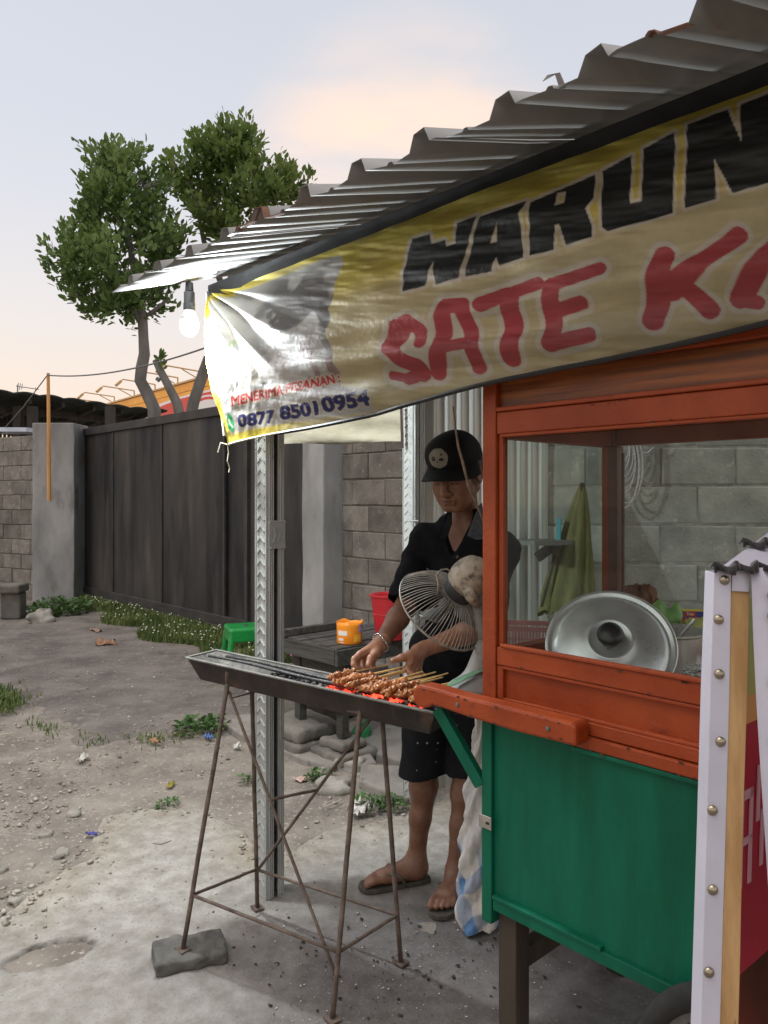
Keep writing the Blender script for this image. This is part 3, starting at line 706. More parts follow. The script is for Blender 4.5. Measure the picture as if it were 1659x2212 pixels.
# sign fascia with lamp arms
m_or = mat('sign_orange', lin(238, 160, 60), lin(248, 178, 70), 1.2, 0.5); m_red = mat('sign_red', lin(214, 70, 58), None, rough=0.5); m_wh = mat('sign_white', (0.80, 0.78, 0.76), None, rough=0.5)
m_arm = mat('lamp_arm', lin(205, 170, 120), None, rough=0.6)
s0 = P(235, 877, 26.3); s1 = P(475, 808, 19.7); zt = 4.6; s0.z = s1.z = 0
sdir = (s1-s0).normalized(); sn = Vector((sdir.y, -sdir.x, 0))      # faces the camera
if sn.y > 0: sn = -sn
sign = thing('shop_sign', 'long orange and red shop sign rising beyond the gate', 'sign', ((s0+s1)/2), 0)
LS = (s1-s0).length+3.0
nb = 5
for i in range(nb):
    z1 = zt-0.02-i*0.24; MB().bar(s0+Vector((0, 0, z1-0.115)), s0+sdir*LS+Vector((0, 0, z1-0.115)), 0.10, 0.226).build('board', m_or, sign)
MB().bar(s0+Vector((0, 0, zt+0.02)), s0+sdir*LS+Vector((0, 0, zt+0.02)), 0.16, 0.05).build('cap_strip', m_arm, sign)
def onsign(px, py, off): 
    p = onplane(px, py, s0+sn*off, sdir); return p
def sign_poly(name, pts, off, m):
    b = MB(); b.v = [tuple(onsign(a, c, off)) for a, c in pts]; b.f = [tuple(range(len(pts)))]; b.build(name, m, sign, solid=0.01)
sign_poly('white_band', [(325, 884), (345, 872), (390, 857), (430, 847), (480, 836), (480, 925), (300, 925)], 0.07, m_wh)
sign_poly('red_band', [(335, 885), (352, 876), (392, 861), (430, 851), (480, 841), (480, 925), (310, 925)], 0.085, m_red)
def oval(cx, cy, rx, ry): return [(cx+rx*math.cos(t)*1.0, cy+ry*math.sin(t)-0.16*rx*math.cos(t)) for t in np.linspace(0, 2*math.pi, 28, endpoint=False)]
sign_poly('oval', oval(446, 884, 39, 31), 0.10, m_wh); sign_poly('oval_ring', oval(446, 884, 35, 27), 0.115, m_red); sign_poly('oval_inner', oval(447, 886, 31, 23), 0.13, m_wh)
for bx, by in ((384, 829), (335, 842), (290, 854), (247, 865), (210, 873), (430, 815)):
    p = onplane(bx, by, s0, sdir); p.z = zt+0.02
    b = MB(); e = p+sn*0.98+Vector((0, 0, 0.26)); t_ = p+Vector((0, 0, 0.2))
    b.tube([p, t_], 0.022, 6); b.tube([t_, e], 0.02, 6); b.tube([p+sn*0.1+Vector((0,0,.03)), (t_+e)/2+Vector((0, 0, -.02))], 0.016, 5); b.tube([e, e+sn*0.10+Vector((0, 0, -0.10))], 0.02, 6)
    arm = b.build('lamp_arm', m_arm, sign)
    h = MB(); h.bar(e+sn*0.06+Vector((0, 0, -0.06)), e+sn*0.2+Vector((0, 0, -0.2)), 0.13, 0.07); h.build('lamp_head', m_arm, arm)

# antenna
an = P(124, 486/1.8228*0+868, 14.0); m_met = mat('thin_metal', (0.25, 0.25, 0.26), None, rough=0.5, metal=0.6)
ant = thing('antenna', 'thin television antenna above the dark shed roof', 'antenna', P(38, 862, 14.2), 0)
MB().tube([P(38, 862, 14.2), P(38, 831, 14.2)], 0.012, 5).build('mast', m_met, ant)
MB().tube([P(35, 834, 14.2), P(83, 841, 14.0)], 0.009, 5).build('boom', m_met, ant)
for k in range(3): MB().tube([P(40+k*4, 832-5+k, 14.2), P(37+k*5, 843-k, 14.2)], 0.007, 4).build('element', m_met, ant)
MB().tube([P(77, 836, 14.05), P(77, 845, 14.05)], 0.006, 4).build('element', m_met, ant)

# bamboo pole leaning on the pillar, with its line
m_bam = mat('bamboo_pole', lin(214, 158, 92), lin(190, 134, 74), 6, 0.6, stretch=(1, 1, .3), bump=0.001)
pb0 = P(106, 1082, 9.9); pb1 = P(104, 806, 9.9)
b = MB(); b.tube([pb0, P(105.5, 1000, 9.9), P(105, 900, 9.9), pb1], [0.026, 0.027, 0.024, 0.021], 8)
tag(b.build('bamboo_pole', m_bam, base=pb0), 'light bamboo pole fixed upright to the broad concrete pillar', 'pole')
m_line = mat('grey_line', (0.13, 0.13, 0.135))
b = MB(); tops = [pb1+Vector((0, -.02, -.03))]; q1 = P(470, 742, 6.5)
lp = []
for t in np.linspace(0, 1, 26):
    p = tops[0].lerp(q1, t); p.z -= 0.10*(1-(2*t-1)**2); lp.append(p)
b.tube(lp, 0.0085, 5); tag(b.build('overhead_line', m_line, base=tops[0]), 'slack line sagging from the bamboo pole past the tree trunk', 'line')
b = MB(); b.tube([tops[0], P(50, 880, 10.6), P(-5, 942, 11.3)], 0.008, 5); tag(b.build('guy_line', m_line, base=tops[0]), 'taut guy line running down left from the bamboo pole', 'line')

# ---------------------------------------------------------------- trees
m_bark = mat('bark', (0.15, 0.14, 0.125), (0.24, 0.22, 0.20), 7, 0.9, stretch=(1, 1, .35), bump=0.02, bscale=22)
m_leafA = mat('leaf_green', (0.085, 0.155, 0.040), (0.19, 0.27, 0.080), 3.2, 0.5, transl=0.30, spec=0.4)
m_leafB = mat('leaf_light', (0.09, 0.155, 0.036), (0.20, 0.265, 0.070), 3.0, 0.5, transl=0.38, spec=0.4)
def crown(name, blobs, Y0, dY, n_tips, parent, m, twig_from, seed, per=30):
    rc = random.Random(seed); b = MB(); tw = MB(); tips = []
    for cx, cy, rx, ry, wgt in blobs:
        rx = rx*0.84-4; ry = ry*0.84-4
        cnt = int(n_tips*wgt)
        for _ in range(cnt):
            while True:
                x, y, z = (rc.uniform(-1, 1) for _ in range(3)); q = x*x+y*y+z*z
                if q < 1 and q > 0.45*rc.random(): break
            Yd = Y0+z*dY*0.5*(rx/150.0)*1.3
            tips.append((P(cx+x*rx, cy+y*ry, Yd), P(cx, cy, Y0)))
    for tip, cen in tips:
        outw = (tip-cen); outw = outw.normalized() if outw.length > 1e-3 else Vector((0, 0, 1))
        gdir = (outw*0.7+Vector((rc.gauss(0, .25), rc.gauss(0, .25), 0.95))).normalized()
        for k in range(per):
            t = rc.random(); c = tip+gdir*(t-0.55)*0.42+Vector((rc.gauss(0, .055), rc.gauss(0, .055), rc.gauss(0, .035)))
            a = rc.random()*6.28; side = gdir.orthogonal().normalized(); side.rotate(Matrix.Rotation(a, 3, gdir))
            d = (gdir*(0.35+0.7*t)+side*(1.05-0.55*t)+Vector((0, 0, 0.15))).normalized()
            nn = (gdir*0.9-side*0.3+Vector((rc.gauss(0, .35), rc.gauss(0, .35), rc.gauss(0, .35)))).normalized()
            L = rc.uniform(0.07, 0.135); b.add(leaf_pts(c, d, nn, L, L*rc.uniform(.42, .58), 0.10), LF)
        tw.tube([tip+(cen-tip)*0.45, tip+gdir*0.12], [0.012, 0.004], 4, cap=False)
    o = b.build(name, m, parent); tw.build('twigs', m_bark, o)['kind'] = 'stuff'; return o
def tree(label, trunk, blobs, Y0, n, m, seed, limbs, dY=2.2):
    base = trunk[0][0].copy(); t = thing('tree', label, 'tree', (base.x, base.y, 0))
    tr = MB(); tr.tube([Vector((base.x, base.y, -0.05))]+[p for p, r in trunk], [trunk[0][1]*.95]+[r*.80 for p, r in trunk], 12)
    for l in limbs: tr.tube([p for p, r in l], [r for p, r in l], 8)
    tr.build('trunk', m_bark, t, smooth=True)
    crown('crown', blobs, Y0, dY, n, t, m, None, seed)
Yt = 10.4
tree('crooked tree with a big rounded leafy crown at left above the gate',
     [(P(335, 960, Yt), 0.115), (P(333, 884, Yt), 0.11), (P(318, 850, Yt), 0.105), (P(303, 822, Yt), 0.10), (P(306, 795, Yt), 0.10), (P(312, 765, Yt), 0.095), (P(310, 730, Yt), 0.085), (P(308, 690, Yt), 0.085), (P(300, 640, Yt), 0.07), (P(285, 560, Yt), 0.05)],
     [(268, 405, 105, 80, .21), (185, 440, 55, 50, .05), (165, 560, 72, 88, .15), (265, 540, 130, 110, .22), (300, 640, 95, 62, .13), (345, 500, 70, 90, .10), (210, 650, 75, 45, .07), (250, 340, 70, 32, .07)], Yt, 265, m_leafA, 11,
     [[(P(308, 700, Yt), 0.05), (P(235, 600, Yt-.2), 0.04), (P(180, 540, Yt-.2), 0.02)], [(P(303, 650, Yt), 0.05), (P(345, 560, Yt), 0.035), (P(350, 480, Yt), 0.02)], [(P(285, 560, Yt), 0.045), (P(270, 440, Yt), 0.02)], [(P(306, 690, Yt), .03), (P(360, 650, Yt), .02)]])
Yu = 11.0
tree('leafy tree right of the crooked one, its crown cut by the metal roof',
     [(P(400, 960, Yu), 0.11), (P(418, 870, Yu), 0.105), (P(436, 815, Yu), 0.10), (P(455, 760, Yu), 0.09), (P(480, 690, Yu), 0.085), (P(500, 600, Yu), 0.07), (P(505, 500, Yu), 0.045)],
     [(505, 320, 85, 62, .22), (440, 340, 58, 55, .10), (560, 400, 105, 70, .24), (470, 440, 85, 78, .20), (395, 375, 50, 50, .08), (520, 500, 85, 50, .10), (630, 405, 42, 28, .06)], Yu, 215, m_leafB, 12,
     [[(P(490, 640, Yu), .05), (P(440, 520, Yu), .035), (P(420, 420, Yu), .02)], [(P(503, 560, Yu), .045), (P(570, 450, Yu), .03), (P(600, 410, Yu), .015)], [(P(505, 500, Yu), .04), (P(505, 350, Yu), .015)]])
stp = thing('cut_stump', 'cut leaning branch stump with one leafy sprout beside the crooked trunk', 'stump', (P(392, 960, 10.2).x, 10.2, 0))
MB().tube([P(400, 960, 10.2), P(383, 872, 10.2), P(362, 830, 10.2), P(346, 800, 10.2), P(336, 778, 10.2)], [.07, .065, .055, .05, .045], 10).build('stem', m_bark, stp, smooth=True)
b = MB(); rc = random.Random(3)
for k in range(26):
    t = rc.random(); c = P(349+rc.gauss(0, 3), 800-t*38, 10.15); d = Vector((rc.gauss(0, .6), rc.gauss(0, .5), 0.5+t)); b.add(leaf_pts(c, d, Vector((rc.gauss(0, 1), -1, .3)), rc.uniform(.07, .12), .05), LF)
b.build('sprout', m_leafA, stp)
b = MB(); b.tube([P(345, 822, 10.2), P(338, 817, 10.2)], [.03, .025], 8); b.build('knot', m_bark, stp)
# ================================================================ STALL SHELTER
ZB = 2.16; yb_ = (ZB-CH)*F/(HY-625.0); BL = P(450, 625, yb_)            # left end of the eave beam
o_ = 0.355; EL = Vector((BL.x-V.x*o_, BL.y-V.y*o_, 2.083))               # left end of the drip edge
SLOPE = (ZB+0.035-2.083)/o_
m_zinc = mat('zinc_sheet', (0.24, 0.24, 0.236), (0.34, 0.34, 0.332), 3.5, 0.6, metal=0.1, spec=0.3, rvar=0.12, stretch=(1, .25, 1), c3=(0.20, 0.15, 0.12), scale3=7, lo3=0.60, hi3=0.80)
m_rust = mat('rusty_edge', (0.16, 0.07, 0.045), (0.28, 0.14, 0.09), 14, 0.85)
m_beam = mat('dark_beam', (0.016, 0.017, 0.02), (0.04, 0.04, 0.043), 7, 0.6, metal=0.3)
m_galv = mat('galvanised', (0.36, 0.38, 0.37), (0.50, 0.52, 0.50), 7, 0.5, metal=0.2, rvar=0.12, c3=(0.10, 0.09, 0.08), scale3=26, lo3=0.64, hi3=0.76, bump=0.0006)
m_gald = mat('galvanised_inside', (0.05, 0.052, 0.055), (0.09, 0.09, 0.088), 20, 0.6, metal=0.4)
shel = thing('stall_shelter', 'lean-to stall shelter of corrugated roof sheets on patterned steel posts', 'shelter', (BL.x, BL.y, 0), RZ)
def rl(x, y, z): return EL+R_*x+V*y+Vector((0, 0, z))
per = 0.186
prof = [(0, 0), (.048, 0), (.053, .006), (.062, .006), (.067, 0), (.112, 0), (.126, .029), (.156, .029), (.170, 0)]
def roof_sheet(x0, x1, y0, y1, dz, seed):
    r = random.Random(seed); xs = []
    k = 0
    while k*per < x1-x0-1e-6:
        for a, h in prof: xs.append((x0+k*per+a, h))
        k += 1
    xs = [q for q in xs if q[0] <= x1]
    ny = 9; v_ = []
    for x, h in xs:
        ed = 0.012*(fbm(np.array([x*9.]), np.array([seed*3.1]), 3, 5)[0]-0.5)*2
        for j in range(ny):
            t = j/(ny-1); y = y0+(y1-y0)*t
            z = SLOPE*y+h+dz+0.006*math.sin(x*3.1+y*2.3)
            if j == 0: y += ed; z += 0.006*math.sin(x*31)
            v_.append(tuple(rl(x, y, z)))
    me = np_mesh('roof_sheet', np.array(v_), grid_faces(len(xs), ny), False); o = link('roof_sheet', me, m_zinc, shel)
    q = o.modifiers.new('s', 'SOLIDIFY'); q.thickness = 0.0012
    # rust line along the drip edge
    b = MB()
    for i in range(len(xs)-1):
        if fbm(np.array([xs[i][0]*5.0]), np.array([1.3]), 2, 61)[0] < 0.63: continue
        a = Vector(v_[i*ny]); c = Vector(v_[(i+1)*ny]); n_ = -V*0.0022+Vector((0, 0, 0.0012))
        b.add([a+n_+Vector((0, 0, -.002)), c+n_+Vector((0, 0, -.002)), c+n_+V*0.02+Vector((0, 0, .003)), a+n_+V*0.02+Vector((0, 0, .003))], [(0, 1, 2, 3)])
    if b.f: b.build('rust_edge', m_rust, o, solid=0.0015)['kind'] = 'stuff'
for i in range(5):
    roof_sheet(i*4*per, (i*4+4)*per+0.02, -0.0-0.014*(i % 2), 2.35, 0.003*i, i)
MB().add([rl(1.745, 0.012, -0.004), rl(1.757, 0.012, -0.004), rl(1.753, -0.001, 0.018), rl(1.744, -0.001, 0.018), rl(1.732, -0.006, 0.020), rl(1.724, -0.008, 0.012)], [(0, 1, 2, 3), (3, 2, 4), (4, 5, 3)]).build('bent_flap', m_zinc, shel, solid=0.0015)
def bl(x, y, z): return BL+R_*x+V*y+Vector((0, 0, z))
MB().bar(bl(-0.01, 0.028, -0.010), bl(3.1, 0.028, -0.010), 0.05, 0.055).build('eave_beam', m_beam, shel, bevel=0.003)
for y, z in ((0.95, 0.18), (1.75, 0.42)):
    MB().bar(bl(-0.01, y, z), bl(3.1, y, z), 0.05, 0.06).build('purlin', m_beam, shel)
for x in (0.42, 1.5, 2.6):
    MB().bar(bl(x, 0.03, 0.0), bl(x, 1.9, 0.46), 0.04, 0.045).build('rafter', m_beam, shel)
# patterned steel posts: open channel, slot facing right
def chevron_face(b, org, xd, nd, wd, z0, z1, pitch=0.040):
    z = z0
    while z < z1:
        for s_ in (-1, 1):
            a = org+Vector((0, 0, z+0.012)); c = org+xd*(s_*wd*0.30)+Vector((0, 0, z-0.008))
            b.bar(a+nd*0.0015, c+nd*0.0015, 0.004, 0.0055, up=nd)
        z += pitch
def post(px, pyb, ztop, wx, wy, label, zbase=0.0, core=m_gald, cin=(.8, .45)):
    c = G(px, pyb)          # near bottom corner shared by both visible faces
    o = c.copy(); o.z = zbase
    pr = bpy.data.objects.new('post', None); COL.objects.link(pr); pr.parent = shel; WM[pr] = WM[shel]
    W = lambda x, y, z: o+R_*x+V*y+Vector((0, 0, z))    # x<=0 to the left along the chevron face, y>=0 along the slot face
    t = 0.004
    def plate(nm, pts, m=m_galv):
        b = MB(); b.add([W(x, y, z) for z in (0, ztop) for x, y in pts], [tuple(reversed(range(len(pts)))), tuple(range(len(pts), 2*len(pts)))]+[(i, (i+1) % len(pts), len(pts)+(i+1) % len(pts), len(pts)+i) for i in range(len(pts))])
        return b.build(nm, m, shel)
    fl = plate('post_channel', [(-wx, 0), (0, 0), (0, wy*.40), (-t, wy*.40), (-t, t), (-wx+t, t), (-wx+t, wy-t), (-t, wy-t), (-t, wy*.63), (0, wy*.63), (0, wy), (-wx, wy)])
    tag(fl, label)
    plate('post_core', [(-wx*cin[0], wy*.2), (-wx*cin[1], wy*.2), (-wx*cin[1], wy*.8), (-wx*cin[0], wy*.8)], core)
    # ridges on the lips
    for yy in (wy*.08, wy*.20, wy*.32, wy*.74, wy*.88):
        b = MB(); b.add([W(x, y, z) for z in (0, ztop) for x, y in ((0.0005, yy), (0.004, yy+.002), (0.0005, yy+.004))], [(0, 1, 4, 3), (1, 2, 5, 4), (2, 0, 3, 5)]); b.build('lip_ridge', m_galv, fl)
    b = MB(); chevron_face(b, W(-wx*.5, 0, 0), R_, -V, wx, 0.05, ztop-0.05); ch = b.build('chevron_strip', m_galv, fl); ch['kind'] = 'stuff'
    for xx in (-wx*.93, -wx*.07):
        b = MB(); b.bar(W(xx, -0.001, 0), W(xx, -0.001, ztop), 0.004, 0.004, up=-V); b.build('edge_bead', m_galv, fl)
    bpy.data.objects.remove(pr); return W, fl
Wf, fpost = post(577, 1945, 2.12, 0.075, 0.072, 'front steel post with chevron pattern and open slot')
bz = 1.27
b = MB(); b.add([Wf(0.006, y, z) for y, z in ((0.004, bz-.05), (0.074, bz-.05), (0.074, bz+.05), (0.004, bz+.05))]+[Wf(0.0, y, z) for y, z in ((0.004, bz-.05), (0.074, bz-.05), (0.074, bz+.05), (0.004, bz+.05))],
     [(0, 1, 2, 3), (7, 6, 5, 4), (0, 4, 5, 1), (1, 5, 6, 2), (2, 6, 7, 3), (3, 7, 4, 0)])
brk = b.build('clamp_plate', m_galv, fpost, bevel=0.002)
b = MB()
for k in range(3):
    for s_ in (-1, 1):
        b.bar(Wf(0.008, 0.020+k*.018+0.010, bz), Wf(0.008, 0.020+k*.018, bz+s_*0.028), 0.004, 0.006, up=R_)
for z in (bz-.045, bz+.045): b.bar(Wf(0.008, 0.006, z), Wf(0.008, 0.072, z), 0.004, 0.006, up=R_)
b.build('clamp_pattern', m_galv, fpost)
Wr, rpost = post(893, 1737, 2.45, 0.070, 0.070, 'rear steel post with chevron pattern beside the man', core=m_galv, cin=(.8, .08))
b = MB(); b.bar(Wr(-0.036, -0.003, 1.295), Wr(0.036, -0.003, 1.295), 0.004, 0.006, up=-V); b.build('seam', m_galv, rpost)

# ---------------------------------------------------------------- corrugated side wall behind the man
m_cor = mat('pale_corrugated', (0.56, 0.60, 0.58), (0.68, 0.71, 0.69), 3, 0.42, metal=0.25, stretch=(1, 1, .15), rvar=0.1, c3=(0.42, 0.42, 0.38), scale3=5, lo3=0.62, hi3=0.8)
cw0 = G(893, 1730)+R_*(-0.0)+V*0.075; cw0.z = 0; cw1 = Vector((0.86, 4.0, 0)); cd = (cw1-cw0); cL = cd.length; cd.normalize(); cn = Vector((cd.y, -cd.x, 0))
v_ = []; xs = []
k = 0
while k*0.076 < cL:
    for a, h in ((0, 0), (.030, 0), (.037, .014), (.058, .014), (.065, 0)): 
        if k*0.076+a <= cL: xs.append((k*0.076+a, h))
    k += 1
for x, h in xs:
    for z in (0.02, 0.9, 1.8, 2.62):
        p = cw0+cd*x+cn*h; v_.append((p.x, p.y, z))
o = link('corrugated_wall', np_mesh('corrugated_wall', np.array(v_), grid_faces(len(xs), 4), False), m_cor, None, base=(cw0.x, cw0.y, 0))
o.modifiers.new('s', 'SOLIDIFY').thickness = 0.001
tag(o, 'pale corrugated metal wall sheet directly behind the man', 'wall')
# shelf bracket on it
m_shelf = mat('grey_shelf', (0.10, 0.115, 0.11), (0.16, 0.17, 0.16), 9, 0.6)
sf = thing('wall_shelf', 'small grey shelf fixed low on the corrugated wall', 'shelf', P(1150, 1190, 3.75))
MB().bar(P(1118, 1172, 3.60), P(1206, 1170, 3.80), 0.20, 0.022).build('board', m_shelf, sf)
MB().bar(P(1200, 1178, 3.80), P(1196, 1320, 3.80), 0.03, 0.03).build('upright', m_shelf, sf)
MB().bar(P(1160, 1205, 3.78), P(1197, 1178, 3.80), 0.012, 0.05).build('gusset', m_shelf, sf)

# rear cloth banner seen from behind
m_cloth = mat('cream_cloth', (0.36, 0.33, 0.24), (0.48, 0.45, 0.34), 7, 0.8, stretch=(1, 1, 3), transl=0.2, bump=0.004, bscale=22)
nx_, nz_ = 60, 18; v_ = []
ca = P(600, 960, 3.9); cb = P(868, 955, 3.55)
for i in range(nx_):
    for j in range(nz_):
        t = i/(nx_-1); q = j/(nz_-1); p = ca.lerp(cb, t); z = 1.4+(1.62-1.4)+0*t
        zb = p.z+0.004*math.sin(t*9); zt_ = 2.02
        yy = 0.018*math.sin(q*21+t*5)*(1-0.4*q)+0.012*math.sin(q*9-t*7); v_.append((p.x, p.y+yy, zb+(zt_-zb)*q))
o = link('rear_banner', np_mesh('rear_banner', np.array(v_), grid_faces(nx_, nz_)), m_cloth, None, base=tuple(ca)); o.modifiers.new('s', 'SOLIDIFY').thickness = 0.001
tag(o, 'creased cream cloth banner hanging behind the front post', 'banner')
tag(MB().bar(P(869, 968, 3.5), P(867, 880, 3.5), 0.012, 0.012).build('batten', mat('brown_batten', (0.05, 0.025, 0.018)), base=tuple(P(868, 968, 3.5))), 'thin dark batten holding the right end of the cream banner', 'batten')

# ---------------------------------------------------------------- front banner with print
def text_outline(txt, bold=0.0):
    cu = bpy.data.curves.new('t', 'FONT'); cu.body = txt; cu.size = 1; cu.offset = bold; cu.resolution_u = 3
    ob = bpy.data.objects.new('t', cu); COL.objects.link(ob); dg = bpy.context.evaluated_depsgraph_get(); me = ob.evaluated_get(dg).to_mesh()
    bm = bmesh.new(); bm.from_mesh(me); bmesh.ops.remove_doubles(bm, verts=bm.verts, dist=1e-5)
    E = np.array([[e.verts[0].co.x, e.verts[0].co.y, e.verts[1].co.x, e.verts[1].co.y] for e in bm.edges if len(e.link_faces) == 1]); bm.free()
    ob.evaluated_get(dg).to_mesh_clear(); bpy.data.objects.remove(ob); bpy.data.curves.remove(cu)
    return E
def edges_sdf(x, y, E):
    d = np.full(np.shape(x), 1e9); c = np.zeros(np.shape(x), bool)
    for ax, ay, bx, by in E:
        ex, ey = bx-ax, by-ay; L = ex*ex+ey*ey+1e-12; t = np.clip(((x-ax)*ex+(y-ay)*ey)/L, 0, 1)
        d = np.minimum(d, np.hypot(x-ax-t*ex, y-ay-t*ey))
        if ay != by: c ^= ((ay > y) != (by > y)) & (x < (bx-ax)*(y-ay)/(by-ay)+ax)
    return np.where(c, -d, d)
def bz_top(s): return ZB-0.030-0.004*np.sin(s*4)
def bz_bot(s): return 1.585+0.074*np.maximum(s-0.12, 0)+0.006*np.sin(s*6)
hS = 0.0030; LB = 2.75; NS = int(LB/hS); NZ = 180
S_, T_ = np.meshgrid(np.linspace(0, 1, NS), np.linspace(0, 1, NZ), indexing='ij')
s_l = 0.005+0.118*T_**1.05                                   # slanted left hem
SS = s_l+(LB-s_l)*S_
ZZ = bz_top(SS)*(1-T_)+bz_bot(SS)*T_
dxp = SS; dzp = ZB-ZZ; rad = np.hypot(dxp, dzp); phi = np.degrees(np.arctan2(dzp, dxp+1e-6))
disp = np.zeros_like(SS)
for ang, wd_, am in ((4, 1.8, .009), (9, 2.2, -.012), (14, 1.8, .013), (19, 2.4, -.016), (25, 2.0, .018), (31, 2.4, -.016), (37, 2.0, .016), (43, 2.4, -.013), (50, 2.6, .012), (58, 3.0, -.011), (66, 3.0, .009), (74, 3, -.006)):
    disp += am*np.exp(-((phi-ang)/wd_)**2)*np.clip(rad/0.10, 0, 1)*np.exp(-np.maximum(rad-0.16, 0)/(0.26 if ang < 45 else 0.16))*1.35
disp += 0.022*(fbm(SS*2.2, ZZ*7+SS*1.2, 3, 71)-0.5)+0.012*(fbm(SS*5, ZZ*34+SS*6, 3, 72)-0.5)*sstep(0.2, 0.7, SS)
disp += 0.009*np.sin((ZZ-1.62)*62+SS*3.0+3*fbm(SS*2, ZZ*3, 2, 75))*np.exp(-((T_-0.72)/0.26)**2)*sstep(0.35, 0.8, SS)
disp += -0.05*np.exp(-((T_-1.0)/0.35)**2)*0.4+0.028*np.sin(np.pi*T_)
disp += 0.006*(fbm(SS*30, ZZ*30, 2, 74)-0.5)*np.exp(-((SS-0.25)/0.3)**2)*sstep(.3, .9, T_)
BO = BL-V*0.012
PX = BO.x+R_.x*SS; PY = BO.y+R_.y*SS
dpx = CX+F*PX/PY; dpy = HY-(ZZ-CH)*F/PY                      # where the flat cloth would sit: used to lay out the print
X2 = PX-V.x*disp; Y2 = PY-V.y*disp
# print
yellow = np.array(lin(212, 194, 80)); cream = np.array(lin(206, 194, 156)); black = np.array([0.010, 0.013, 0.012]); red = np.array(lin(184, 72, 78)); white = np.array(lin(214, 206, 188))
def blend(c, colr, a): return c*(1-a[..., None])+np.asarray(colr)*a[..., None]
aa = lambda d, w_=0.9: 1-sstep(-w_, w_, d)
col = np.ones(SS.shape+(3,))*yellow
cf = sstep(-30, 60, dpy-(HY-(1.99-CH)*F/PY)+50*(fbm(SS*3, ZZ*5, 3, 81)-0.5)); col = blend(col, cream, cf*0.92)
photo = [(438.9+.29763*a, 548.6+.29763*b) for a, b in ((60, 262), (560, 120), (1000, 10), (1042, 70), (990, 230), (985, 360), (958, 400), (985, 470), (950, 600), (990, 760), (1015, 860), (960, 905), (985, 960), (1180, 985), (1185, 1130), (700, 1215), (180, 1290), (100, 700))]
dph = poly_sdf(dpx, dpy, photo)+5*(fbm(SS*20, ZZ*20, 2, 82)-0.5); a_ = aa(dph, 1.5); col = blend(col, np.array(lin(188, 186, 182)), a_)
bw = fbm(SS*9+3, ZZ*11, 4, 83); mid = np.exp(-(((dpx-655)/95)**2+((dpy-680)/85)**2))
col = blend(col, np.array(lin(70, 60, 58)), a_*np.clip(mid*1.6*sstep(0.38, 0.56, bw), 0, .9))
col = blend(col, np.array(lin(120, 62, 50)), a_*np.clip(np.exp(-(((dpx-680)/70)**2+((dpy-790)/50)**2))*sstep(0.5, 0.62, fbm(SS*14, ZZ*14, 3, 84)), 0, .6))
lite = np.exp(-(((dpx-545)/45)**2+((dpy-790)/70)**2)); col = blend(col, white, a_*np.clip(lite*sstep(.45, .6, fbm(SS*10, ZZ*10, 2, 86)), 0, .8))
# blob of green leaf and orange garnish in the printed picture
col = blend(col, np.array(lin(150, 170, 110)), a_*0.7*aa(stroke_sdf(dpx, dpy, [(490, 845, 540, 790, 6), (480, 800, 520, 740, 5)]), 3))
c2 = lambda pts: [(822.9+.50395*a, .5039*b) for a, b in pts]
blk = [c2([(148, 1030), (225, 1008), (232, 1050), (292, 1035), (298, 1062), (338, 1048), (340, 962), (425, 930), (400, 1020), (358, 1198), (258, 1226), (243, 1125), (212, 1232), (120, 1256), (116, 1180), (130, 1090)]),
       c2([(420, 1000), (440, 935), (640, 868), (612, 925), (636, 1113), (533, 1147), (516, 1108), (494, 1172), (385, 1192)]),
       c2([(655, 875), (928, 752), (930, 860), (900, 905), (930, 985), (932, 1028), (822, 1062), (787, 970), (770, 975), (767, 1082), (662, 1106)]),
       c2([(960, 740), (1085, 672), (1090, 885), (1140, 872), (1135, 645), (1272, 575), (1275, 928), (1000, 1003), (972, 985)]),
       c2([(1325, 545), (1495, 475), (1562, 625), (1545, 455), (1760, 365), (1760, 780), (1528, 840), (1447, 695), (1457, 867), (1325, 905)])]
hole = [c2([(515, 962), (487, 1050), (517, 1042)]), c2([(768, 835), (805, 825), (805, 877), (765, 890)])]
db = np.full(SS.shape, 1e9)
for p_ in blk: db = np.minimum(db, poly_sdf(dpx, dpy, p_))
for p_ in hole: db = np.maximum(db, -poly_sdf(dpx, dpy, p_))
k_ = 0.50395
sg = lambda L: [(822.9+.50395*a, .5039*b, 822.9+.50395*c, .5039*d, r*.5039) for a, b, c, d, r in L]
redL = sg([(180, 1470, 182, 1415, 22), (182, 1415, 150, 1388, 28), (150, 1388, 105, 1415, 30), (105, 1415, 62, 1490, 36), (62, 1490, 100, 1545, 30), (100, 1545, 160, 1572, 30), (160, 1572, 165, 1600, 32), (165, 1600, 110, 1622, 24), (110, 1622, 42, 1608, 16),
           (305, 1325, 232, 1595, 30), (375, 1318, 402, 1570, 28), (305, 1320, 375, 1315, 30), (270, 1490, 390, 1465, 22),
           (450, 1310, 560, 1268, 30), (560, 1268, 690, 1222, 26), (578, 1280, 545, 1530, 36),
           (752, 1235, 720, 1470, 34), (755, 1228, 960, 1160, 26), (755, 1335, 872, 1300, 24), (725, 1470, 880, 1432, 30),
           (1235, 1115, 1160, 1365, 46), (1245, 1245, 1380, 1145, 40), (1380, 1145, 1545, 1020, 36), (1290, 1215, 1400, 1325, 38),
           (1820, 960, 1660, 1120, 44), (1660, 1120, 1525, 1275, 40), (1525, 1280, 1600, 1290, 28), (1820, 960, 1840, 1250, 40)])
dr = stroke_sdf(dpx, dpy, redL)-1.6
col = blend(col, white, aa(np.minimum(db-7.5, dr-11.5)))
col = blend(col, black, aa(db)); col = blend(col, red, aa(dr))
